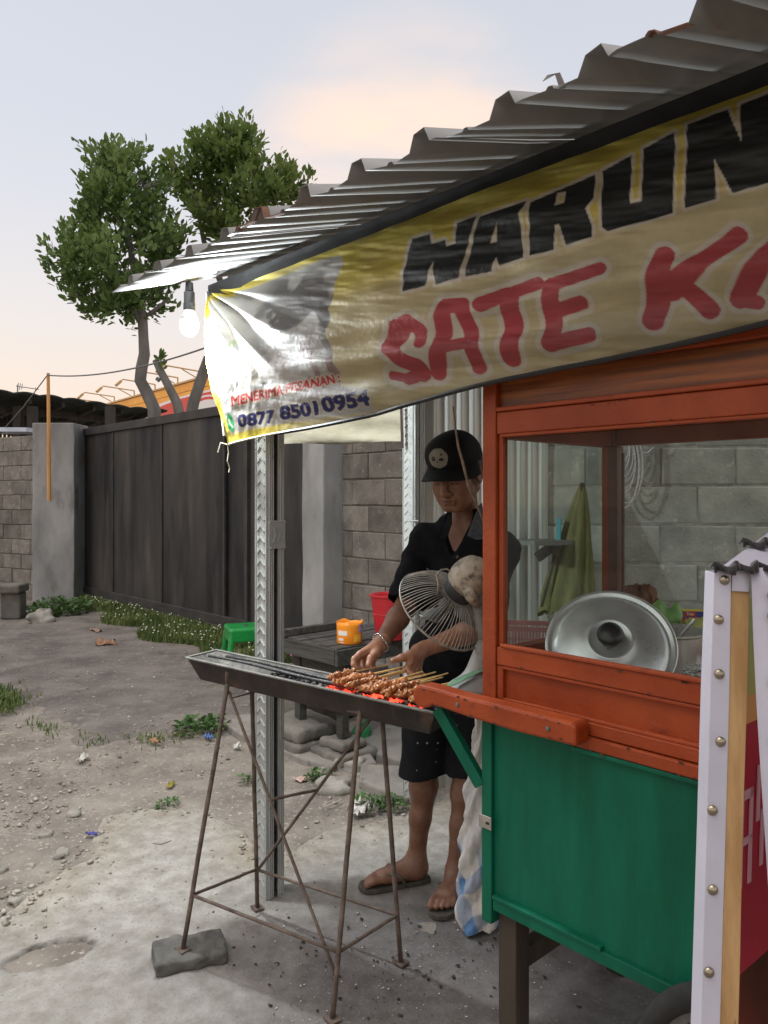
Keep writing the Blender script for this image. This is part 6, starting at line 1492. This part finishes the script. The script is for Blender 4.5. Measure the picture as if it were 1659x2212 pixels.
# green plastic bag by the bench
gbv = Vol((-.12, -.12, -.1), (.12, .12, .12), .008); gbv.ell((0, 0, 0), (.06, .06, .055)); gbv.cap((0, 0, .03), (.03, 0, .09), .02, .008, .02); gbv.warp(.02, 40, 3)
o = vol_obj(gbv, 'plastic_bag', mat('green_bag', lin(30, 110, 60), lin(60, 150, 90), 14, .3, transl=.3), None, (0, 0, 0)); q = G(783, 1608); o.location = (q.x, q.y, .06); tag(o, 'dark green plastic bag on the slab beside the bench leg', 'bag')
# green stool
m_stl = mat('green_stool_plastic', lin(22, 140, 62), lin(18, 122, 54), 5, .35)
sx_ = G(527, 1489); st_ = thing('plastic_stool', 'green plastic stool half hidden behind the front post', 'stool', (sx_.x, sx_.y+.06, 0), .35)
vol = Vol((-.2, -.2, -.01), (.2, .2, .48), .006)
vol.box((0, 0, .44), (.138, .138, .018), None, .016, .004)
for sx in (-1, 1):
    for sy in (-1, 1): vol.cap((sx*.115, sy*.115, .43), (sx*.165, sy*.165, .01), .024, .018, .012)
for sx, sy in ((1, 0), (-1, 0), (0, 1), (0, -1)): vol.box((sx*.130, sy*.130, .40), (.010 if sx else .115, .010 if sy else .115, .042), None, .006, .006)
vol.half((0, 0, .002), (0, 0, -1)); so2 = vol_obj(vol, 'seat_and_legs', m_stl, None, None, 1); so2.parent = st_; WM[so2] = WM[st_]
MB().lathe([(0, .002), (.02, .002), (.022, 0)], 16, Matrix.Translation((0, 0, .458))).build('seat_hole', m_fblk, st_, world=False)
# ================================================================ THE MAN AT THE GRILL
m_skin = mat('skin', (1, 1, 1), (.74, .68, .66), 32, .46, attr='print', bump=.0004, bscale=160, sss=.0)
m_shirt = mat('black_shirt', (.0060, .0064, .0080), (.0105, .011, .0135), 14, .9, bump=.0012, bscale=60, spec=.15)
man = thing('person', 'person in black cap and black shirt grilling skewers, wearing patterned shorts and sandals', 'person', (.18, 2.66, 0))
hip = Vector((.275, 2.78, .86))
shR = P(918, 1168, 2.74); shL = P(1084, 1180, 2.58); neckb = P(1008, 1128, 2.66)
elR = P(876, 1312, 2.63); wrR = P(821, 1391, 2.43)
elL = P(1048, 1352, 2.48); wrL = P(914, 1403, 2.40)
kneeR = Vector((.150, 2.77, .455)); ankR = Vector((.120, 2.785, .095)); kneeL = Vector((.300, 2.715, .455)); ankL = Vector((.255, 2.70, .095))
hipR = hip+Vector((-.085, .02, -.02)); hipL = hip+Vector((.075, -.03, -.02))
hf = Vector((-.50, -.80, -.36)).normalized()                       # face direction
hl_ = Vector((.86, -.52, 0.02)); hl_ = (hl_-hf*hl_.dot(hf)).normalized()   # his left
hu = hl_.cross(hf).normalized(); hu = hu if hu.z > 0 else -hu
HC = P(985, 1022, 2.575)
def hd(x, y, z): return HC+hl_*x+hf*y+hu*z
HM = Matrix((hl_, hf, hu)).transposed().to_4x4()
vol = Vol((-.14, 2.20, -.005), (.52, 2.95, 1.66), .0036)
# legs
for h_, k_2, a_2 in ((hipR, kneeR, ankR), (hipL, kneeL, ankL)):
    vol.cap(h_, k_2, .080, .054, .02); vol.cap(k_2, k_2+(a_2-k_2)*.30, .050, .051, .02); vol.cap(k_2+(a_2-k_2)*.28+Vector((.006, .014, 0)), k_2+(a_2-k_2)*.62, .050, .038, .02); vol.cap(k_2+(a_2-k_2)*.6, a_2, .038, .031, .02)
# feet
def foot(ank, heel, toe, side):
    d = (toe-heel).normalized(); s_ = Vector((d.y, -d.x, 0)) ; s_.z = 0      # to the right of travel
    vol.ell(heel+d*.028+Vector((0, 0, .032)), (.034, .034, .032), None, .02)
    vol.cap(ank, heel+d*.035+Vector((0, 0, .045)), .031, .033, .02)
    vol.cap(ank+d*.01+Vector((0, 0, -.03)), heel+d*.155+Vector((0, 0, .027)), .034, .020, .03)
    vol.cap(heel+d*.04+Vector((0, 0, .026)), heel+d*.165+s_*.018+Vector((0, 0, .020)), .027, .019, .02); vol.cap(heel+d*.04+Vector((0, 0, .026)), heel+d*.16-s_*.018+Vector((0, 0, .020)), .027, .019, .02)
    for k, (o_2, L_, r_) in enumerate(((-.030, .238, .0125), (-.010, .236, .0095), (.007, .228, .009), (.022, .217, .0085), (.035, .203, .008))):
        oo = s_*(o_2*side); a = heel+d*.165+oo*.85+Vector((0, 0, .022)); m_ = heel+d*(L_-.030)+oo+Vector((0, 0, .021)); e = heel+d*(L_-.008)+oo+Vector((0, 0, .011+r_*.2))
        vol.cap(a, m_, r_*1.05, r_, .006); vol.cap(m_, e, r_, r_*.95, .003)
SOLE = .020
hR = G(926, 1903); tR = G(782, 1924); hR.z = tR.z = SOLE; dR = (tR-hR).normalized(); hR2 = hR+dR*.01
foot(ankR, hR2, hR2+dR*.24, 1)
tL = G(946, 1986); hL = G(993, 1915); tL.z = hL.z = SOLE; dL = (tL-hL).normalized(); foot(ankL, tL-dL*.24, tL, -1)
# trunk
vol.ell(hip+Vector((0, 0, .0)), (.125, .09, .10), Matrix.Rotation(-.35, 4, 'Z'), .03)
chest = shR.lerp(shL, .5)+Vector((.01, .01, -.12)); Mc = Matrix.Rotation(math.atan2(shL.y-shR.y, shL.x-shR.x), 4, 'Z')
vol.ell(chest, (.128, .082, .16), Mc, .04); vol.cap(hip+Vector((0, 0, .05)), chest, .095, .10, .04)
vol.cap(shR, shL, .042, .042, .04); vol.cap(shR.lerp(shL, .25), neckb, .045, .050, .04); vol.cap(shR.lerp(shL, .75), neckb, .045, .050, .04)
vol.cap(neckb+Vector((0, .01, -.02)), hd(0, -.030, -.06), .047, .046, .02)
# arms
vol.cap(shR, elR, .044, .035, .02); vol.cap(elR, elR+(wrR-elR)*.35, .036, .037, .02); vol.cap(elR+(wrR-elR)*.3, wrR, .037, .0235, .015)
vol.cap(shL, elL, .044, .035, .02); vol.cap(elL, elL+(wrL-elL)*.35, .036, .036, .02); vol.cap(elL+(wrL-elL)*.3, wrL, .036, .0235, .015)
# hands
def chain(pts_, rs, k=.004):
    q = [P(*p) for p in pts_]
    for i in range(len(q)-1): vol.cap(q[i], q[i+1], rs[i], rs[i+1], k)
# right hand: back of hand towards us, fingers bent down onto the sticks, thumb in front
vol.cap(wrR, P(806, 1406, 2.39), .025, .022, .012); 
for m_ in ((778, 1413, 2.345), (785, 1411, 2.365), (797, 1411, 2.385), (810, 1413, 2.40)): vol.cap(P(816, 1398, 2.41), P(*m_), .020, .0115, .010)
chain([(778, 1413, 2.345), (765, 1424, 2.325), (764, 1436, 2.315), (770, 1443, 2.31)], [.0110, .0095, .0085, .0075])
chain([(785, 1411, 2.365), (772, 1425, 2.345), (771, 1438, 2.335), (777, 1445, 2.33)], [.0112, .0098, .0088, .0076])
chain([(797, 1411, 2.385), (786, 1428, 2.37), (786, 1440, 2.36), (790, 1446, 2.35)], [.0108, .0095, .0085, .0074])
chain([(810, 1413, 2.40), (806, 1430, 2.395), (806, 1440, 2.385), (808, 1446, 2.38)], [.0100, .0085, .0075, .0066])
chain([(820, 1401, 2.405), (812, 1412, 2.365), (801, 1422, 2.33), (795, 1437, 2.312)], [.0165, .0130, .0108, .0088], .008)
# left hand: open, thumb pointing left, fingers hanging down
vol.cap(wrL, P(897, 1416, 2.365), .024, .022, .012)
for m_ in ((886, 1430, 2.335), (893, 1434, 2.35), (900, 1436, 2.365), (906, 1434, 2.38)): vol.cap(P(903, 1408, 2.385), P(*m_), .020, .0112, .010)
chain([(886, 1430, 2.335), (879, 1443, 2.32), (884, 1453, 2.31), (892, 1457, 2.305)], [.0110, .0095, .0085, .0075])
chain([(893, 1434, 2.35), (887, 1449, 2.335), (891, 1458, 2.325), (898, 1461, 2.32)], [.0110, .0095, .0085, .0075])
chain([(900, 1436, 2.365), (897, 1450, 2.35), (901, 1459, 2.34), (906, 1461, 2.335)], [.0105, .0092, .0082, .0072])
chain([(906, 1434, 2.38), (906, 1447, 2.37), (910, 1455, 2.36), (914, 1456, 2.355)], [.0098, .0084, .0074, .0065])
chain([(904, 1407, 2.385), (888, 1414, 2.345), (868, 1421, 2.325), (848, 1427, 2.315)], [.0165, .0135, .0110, .0085], .010)
# head
vol.ell(hd(0, -.012, .032), (.077, .096, .086), HM, .02); vol.ell(hd(0, .030, -.030), (.060, .060, .078), HM, .025)
vol.ell(hd(0, .052, -.092), (.032, .030, .024), HM, .025)
for s_ in (-1, 1):
    vol.cap(hd(s_*.056, -.010, -.055), hd(s_*.022, .060, -.096), .018, .018, .02)       # jaw line
    vol.ell(hd(s_*.038, .052, -.025), (.026, .026, .024), HM, .025); vol.ell(hd(s_*.034, .048, -.060), (.026, .028, .032), HM, .025)
    vol.ell(hd(s_*.032, .092, .000), (.016, .010, .010), HM, .012, 'cut'); vol.ell(hd(s_*.031, .076, -.001), (.0150, .0125, .0105), HM, .004)
    vol.ell(hd(s_*.0125, .0955, -.040), (.010, .011, .0085), HM, .006)
    vol.ell(hd(s_*.079, -.008, -.010), (.010, .021, .032), HM, .008); vol.ell(hd(s_*.088, -.002, -.008), (.006, .012, .020), HM, .004, 'cut')
vol.cap(hd(-.042, .076, .020), hd(.042, .076, .020), .0095, .0095, .018)
vol.cap(hd(0, .086, .012), hd(0, .110, -.034), .0085, .0125, .010)
vol.cap(hd(-.019, .084, -.064), hd(.019, .084, -.064), .0075, .0075, .006); vol.cap(hd(-.006, .090, -.063), hd(.006, .090, -.063), .007, .007, .006)
vol.cap(hd(-.016, .083, -.076), hd(.016, .083, -.076), .0082, .0082, .006); vol.cap(hd(-.025, .0935, -.0697), hd(.025, .0935, -.0697), .0022, .0022, .003, 'cut')
def skincol(p):
    base = np.array([.25, .125, .075]); c = np.ones((len(p), 3))*base
    q = (p-np.array(HC)); lx = q @ np.array(hl_); ly = q @ np.array(hf); lz = q @ np.array(hu)
    inhead = (np.abs(lx) < .12) & (np.abs(ly) < .14) & (np.abs(lz) < .13)
    lips = inhead*np.exp(-((lz+.070)/.010)**2-(lx/.022)**2)*(ly > .07)
    c = c*(1-.7*lips[:, None])+np.array([.17, .058, .048])*(.7*lips)[:, None]
    br = inhead*(ly > .055)*np.exp(-((lz-.0215-.06*np.abs(np.abs(lx)-.032))/.0045)**2)*((np.abs(lx) > .012) & (np.abs(lx) < .052)); c = c*(1-.85*br[:, None])
    ls = inhead*(ly > .06)*np.exp(-((lz+.0095)/.0018)**2)*((np.abs(lx) > .018) & (np.abs(lx) < .046)); c = c*(1-.8*ls[:, None])
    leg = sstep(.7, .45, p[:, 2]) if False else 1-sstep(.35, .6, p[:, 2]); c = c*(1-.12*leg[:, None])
    hand = ((p[:, 1] < 2.44) & (p[:, 2] < 1.0) & (p[:, 2] > .8)); c[hand] *= 1.6  # sunlit look of the hands painted in by lightening the skin
    toe = (p[:, 2] < .07); c[toe] *= 1.12
    return c
body = vol_obj(vol, 'body', m_skin, man, None, 1, skincol)
# hair
vol = Vol(np.array(HC)-.15, np.array(HC)+.15, .004)
vol.ell(hd(0, -.022, .030), (.084, .094, .084), HM, .01); vol.ell(hd(0, -.065, -.02), (.066, .045, .06), HM, .03)
vol.ell(hd(0, .085, -.02), (.10, .085, .12), HM, .008, 'cut'); vol.warp(.006, 160, 3)
vol_obj(vol, 'hair', mat('black_hair', (.010, .008, .007), (.022, .018, .015), 60, .5, bump=.002, bscale=200), man, None, 0)
# cap
m_cap = mat('black_cap', (.0050, .0058, .007), (.0085, .009, .0105), 14, .8, bump=.0006, bscale=240, spec=.25)
vol = Vol(np.array(HC)-.22, np.array(HC)+.22, .0034)
vol.ell(hd(0, -.012, .050), (.090, .108, .094), HM, .02); vol.ell(hd(0, .036, .085), (.074, .062, .050), HM, .03)
nrm = -(hu*.98-hf*.05); vol.half(hd(0, 0, .036), tuple(nrm), .006)
vol.ell(hd(0, -.014, .026), (.081, .099, .060), HM, .004, 'cut')
capo = vol_obj(vol, 'cap', m_cap, man, None, 2)
# brim: curved plate
b = MB(); nu_, nv_ = 30, 12
for i in range(nu_):
    a = math.radians(-88+176*i/(nu_-1))
    for j in range(nv_):
        t = j/(nv_-1); x = math.sin(a)*(.086+.010*t); y0 = math.cos(a)*.088; ext = .074*math.cos(a)**.55 if math.cos(a) > 0 else 0
        y = y0+ext*t-.006; z = .050-.022*t-.026*(x/.09)**2*(.4+.6*t)
        b.v.append(tuple(hd(x, y, z)))
b.f = [(i*nv_+j, (i+1)*nv_+j, (i+1)*nv_+j+1, i*nv_+j+1) for i in range(nu_-1) for j in range(nv_-1)]
b.build('brim', m_cap, capo, smooth=True, solid=.004)
# button and round patch with a simple panda-like face
m_patch = mat('patch_grey', (.24, .22, .185), (.20, .185, .155), 30, .8); m_pk = mat('patch_ink', (.012, .012, .012), None, rough=.8)
dgf = bpy.context.evaluated_depsgraph_get()
from mathutils.bvhtree import BVHTree
bv = BVHTree.FromObject(capo, dgf)      # cap mesh is in the person's local frame
winv = WM[man].inverted(); wmat = WM[man]
def patch(name, pts2, m, off, parent, c=(0.012, .070)):
    """polygon given in metres on the front of the cap, wrapped onto it"""
    b = MB(); ctr = (sum(p[0] for p in pts2)/len(pts2), sum(p[1] for p in pts2)/len(pts2)); rings = 4; n = len(pts2); vv = []
    def proj(x, z):
        o_3 = winv @ hd(x+c[0], .22, z+c[1]); d_3 = -(winv.to_3x3() @ hf); hit = bv.ray_cast(o_3, d_3)
        return (hit[0]+hit[1]*off) if hit[0] is not None else o_3+d_3*.1
    vv.append(proj(*ctr))
    for r_ in range(1, rings+1):
        for x, z in pts2: vv.append(proj(ctr[0]+(x-ctr[0])*r_/rings, ctr[1]+(z-ctr[1])*r_/rings))
    b.v = [tuple(v) for v in vv]
    b.f = [(0, 1+j, 1+(j+1) % n) for j in range(n)]+[(1+(r_-1)*n+j, 1+r_*n+j, 1+r_*n+(j+1) % n, 1+(r_-1)*n+(j+1) % n) for r_ in range(1, rings) for j in range(n)]
    return b.build(name, m, parent, world=False, smooth=True)
ov = lambda cx, cz, rx, rz, n=24, wob=0: [(cx+rx*math.cos(t)*(1+wob*math.sin(5*t)), cz+rz*math.sin(t)*(1+wob*math.sin(7*t))) for t in np.linspace(0, 2*math.pi, n, endpoint=False)]
C0 = (-.002, .084)
patch('patch_border', ov(0, 0, .036, .033, 30, .025), m_pk, .0012, capo, C0)
pt = patch('patch', ov(0, 0, .034, .031, 30, .025), m_patch, .0022, capo, C0)
patch('patch_mark', ov(-.014, .001, .0065, .0075), m_pk, .0034, capo, C0); patch('patch_mark', ov(.013, -.002, .0085, .0048), m_pk, .0034, capo, C0); patch('patch_mark', ov(-.001, -.009, .003, .0018, 10), m_pk, .0034, capo, C0)
patch('patch_mark', ov(.014, .013, .0035, .0035, 10, .3), m_pk, .0034, capo, C0); patch('patch_mark', ov(-.0125, .003, .002, .0025, 10), m_patch, .0042, capo, C0)
# shirt
vol = Vol((-.02, 2.36, .70), (.56, 2.98, 1.42), .0048)
vol.ell(chest+Vector((0, 0, -.01)), (.150, .104, .185), Mc, .05); vol.cap(hip+Vector((0, 0, -.06)), chest+Vector((0, 0, -.02)), .142, .118, .06); vol.ell(hip+Vector((0, 0, -.04)), (.158, .125, .12), Matrix.Rotation(-.35, 4, 'Z'), .05)
vol.cap(shR+Vector((.02, 0, -.01)), shL+Vector((-.02, 0, -.01)), .060, .060, .05); vol.cap(shR.lerp(shL, .2), neckb, .056, .062, .05); vol.cap(shR.lerp(shL, .8), neckb, .056, .062, .05)
eR = shR+(elR-shR)*.90; eL = shL+(elL-shL)*.92
vol.cap(shR+Vector((.0, 0, -.005)), eR, .057, .068, .03); vol.cap(shL+Vector((0, 0, -.005)), eL, .054, .062, .03)
vol.warp(.013, 26, 8); vol.warp(.007, 60, 9)
vol.half(hip+Vector((0, 0, -.115)), (0, 0, -1))
dR_ = (elR-shR).normalized(); dL_ = (elL-shL).normalized()
vol.cap(shR+(elR-shR)*.60, shR+(elR-shR)*1.3, .052, .064, .006, 'cut'); vol.cap(shL+(elL-shL)*.62, shL+(elL-shL)*1.3, .052, .062, .006, 'cut')
for e_, d_ in ((shR+(elR-shR)*.86, dR_), (shL+(elL-shL)*.88, dL_)):
    vol.box(e_+d_*.12, (.12, .115, .115), frame(e_, d_, z=d_.orthogonal()), .004, .004, 'cut') if False else None
# open V neck
fwd = Vector((hf.x, hf.y, 0)).normalized(); nv = neckb+Vector((-.004, 0, 0))
vol.cap(nv+Vector((0, 0, .14)), nv+Vector((0, 0, -.01)), .058, .050, .008, 'cut')
for t in np.linspace(0, 1, 8):
    r_ = .048*(1-t)+.005; c_ = nv+fwd*(.035+.075*t)+Vector((-.012*t, 0, .015-.135*t)); vol.cap(c_+fwd*-.02, c_+fwd*.14, r_, r_, .006, 'cut')
p_, q_ = vol.verts(); p_ = relax(p_, q_, 1)
# trim the sleeve tips square
def sleeve_keep(c):
    for e_, d_, sh_ in ((shR+(elR-shR)*.93, dR_, shR), (shL+(elL-shL)*.95, dL_, shL)):
        rel = c-np.array(e_); al = rel @ np.array(d_); rad_ = np.linalg.norm(rel-al[:, None]*np.array(d_), axis=1)
        c_kill = (al > 0) & (al < .15) & (rad_ < .088)
        yield c_kill
ctr = p_[q_].mean(1); kill = np.zeros(len(q_), bool)
for k2 in sleeve_keep(ctr): kill |= k2
me = np_mesh('shirt', p_, q_[~kill], True); so3 = link('shirt', me, m_shirt, man); so3.modifiers.new('s', 'SOLIDIFY').thickness = .002
# collar flaps
m_colr = mat('collar_grey', (.10, .11, .125), (.05, .055, .062), 60, .8, stretch=(1, 1, 1))
def flap(pts_, m, nm):
    b = MB(); b.v = [tuple(P(*p)) for p in pts_]; n = len(pts_); b.f = [tuple(range(n))]; b.build(nm, m, so3, solid=.004, bevel=.001)
flap([(1034, 1092, 2.565), (1040, 1086, 2.60), (1050, 1130, 2.56), (1046, 1165, 2.515), (1030, 1166, 2.50), (1010, 1158, 2.50), (1020, 1130, 2.52)], m_colr, 'collar')
flap([(976, 1104, 2.605), (968, 1110, 2.60), (956, 1150, 2.57), (950, 1166, 2.56), (966, 1160, 2.545), (976, 1130, 2.56)], m_shirt, 'collar')
MB().lathe([(0, .002), (.005, .002), (.0055, 0)], 12, zframe(P(988, 1203, 2.545), (-.3, -1, 0))).build('button', mat('dark_button', (.05, .05, .055), rough=.3), so3)
# shorts with small white motifs
m_sh = mat('patterned_shorts', (.0060, .0068, .0095), (.010, .011, .014), 10, .9, spec=.2)
t_ = m_sh.node_tree; N = t_.nodes; L_ = t_.links; bs = N['Principled BSDF']
tcx = N.new('ShaderNodeTexCoord'); vo = N.new('ShaderNodeTexVoronoi'); vo.inputs['Scale'].default_value = 30; vo.inputs['Randomness'].default_value = .35; vo.distance = 'MANHATTAN'
mpx = N.new('ShaderNodeMapping'); mpx.inputs['Scale'].default_value = (1, 0, 1); L_.new(tcx.outputs['Object'], mpx.inputs[0]); L_.new(mpx.outputs[0], vo.inputs['Vector'])
mrx = N.new('ShaderNodeMapRange'); mrx.inputs[1].default_value = .12; mrx.inputs[2].default_value = .15; mrx.inputs[3].default_value = .75; mrx.inputs[4].default_value = 0; L_.new(vo.outputs['Distance'], mrx.inputs[0])
old = bs.inputs['Base Color'].links[0].from_socket; mxx = N.new('ShaderNodeMix'); mxx.data_type = 'RGBA'; L_.new(mrx.outputs[0], mxx.inputs[0]); L_.new(old, mxx.inputs[6]); mxx.inputs[7].default_value = (.45, .45, .43, 1); L_.new(mxx.outputs[2], bs.inputs['Base Color'])
vol = Vol((-.02, 2.5, .36), (.56, 3.02, .95), .005)
vol.ell(hip+Vector((0, 0, -.02)), (.150, .115, .11), Matrix.Rotation(-.35, 4, 'Z'), .04)
vol.cap(hipR, kneeR+Vector((-.008, 0, -.08)), .098, .088, .02); vol.cap(hipL, kneeL+Vector((.006, 0, -.08)), .098, .086, .02); vol.warp(.010, 30, 4)
zc = np.minimum(0, 0)
vol.half((.2, 2.75, .412), (.18, 0, -1)); 
for k_2, a_2 in ((kneeR, ankR), (kneeL, ankL)): vol.cap(k_2+Vector((0, 0, .02)), k_2+Vector((0, 0, -.2)), .064, .070, .005, 'cut')
vol_obj(vol, 'shorts', m_sh, man, None, 1)
# sandals
m_sole = mat('sandal_sole', (.055, .048, .036), (.085, .075, .055), 20, .85); m_strap = mat('sandal_strap', (.10, .088, .062), (.14, .12, .085), 25, .8)
def sandal(heel, d, side):
    s_ = Vector((d.y, -d.x, 0)); pr = [(-.012, -.020), (-.016, 0), (-.012, .020), (.02, .034), (.07, .034), (.12, .036), (.17, .046*1.0), (.21, .046), (.24, .034), (.254, .008), (.252, -.014), (.238, -.034), (.20, -.044), (.15, -.040), (.09, -.034), (.03, -.034)]
    M_ = Matrix((d, s_*side, Vector((0, 0, 1)))).transposed().to_4x4(); M_.translation = Vector((heel.x, heel.y, 0))
    so_ = MB().prism(pr, .003, .019, M_).build('sandal', m_sole, man, bevel=.003)
    for sg_ in (-1, 1):
        a = M_ @ Vector((.09, sg_*.040, .02)); m1 = M_ @ Vector((.125, sg_*.036, .060)); m2 = M_ @ Vector((.155, sg_*.012-.006, .058)); e = M_ @ Vector((.192, -.020, .024))
        MB().tube([a, a.lerp(m1, .6)+Vector((0, 0, .006)), m1, m2, (m2+e)/2+Vector((0, 0, .003)), e], [.013, .014, .014, .011, .007, .005], 8, flat=.35).build('strap', m_strap, so_, smooth=True)
sandal(hR2, dR, 1); sandal(tL-dL*.24, dL, -1)
# bracelet: small chain links on the right wrist
wd_ = (wrR-elR).normalized(); Mw2 = zframe(wrR+wd_*-.004, wd_); m_sil = mat('silver', (.6, .6, .58), None, rough=.25, metal=1)
b = MB()
for k in range(22):
    a = 2*math.pi*k/22; c_ = Mw2 @ Vector((.030*math.cos(a), .030*math.sin(a), .006*math.sin(a*2)+.012*math.cos(a))); tdir = (Mw2.to_3x3() @ Vector((-math.sin(a), math.cos(a), .3*((k % 2)*2-1)))).normalized()
    b.tube([c_-tdir*.005, c_+tdir*.005], .0024, 6)
b.build('bracelet', m_sil, man, smooth=True)
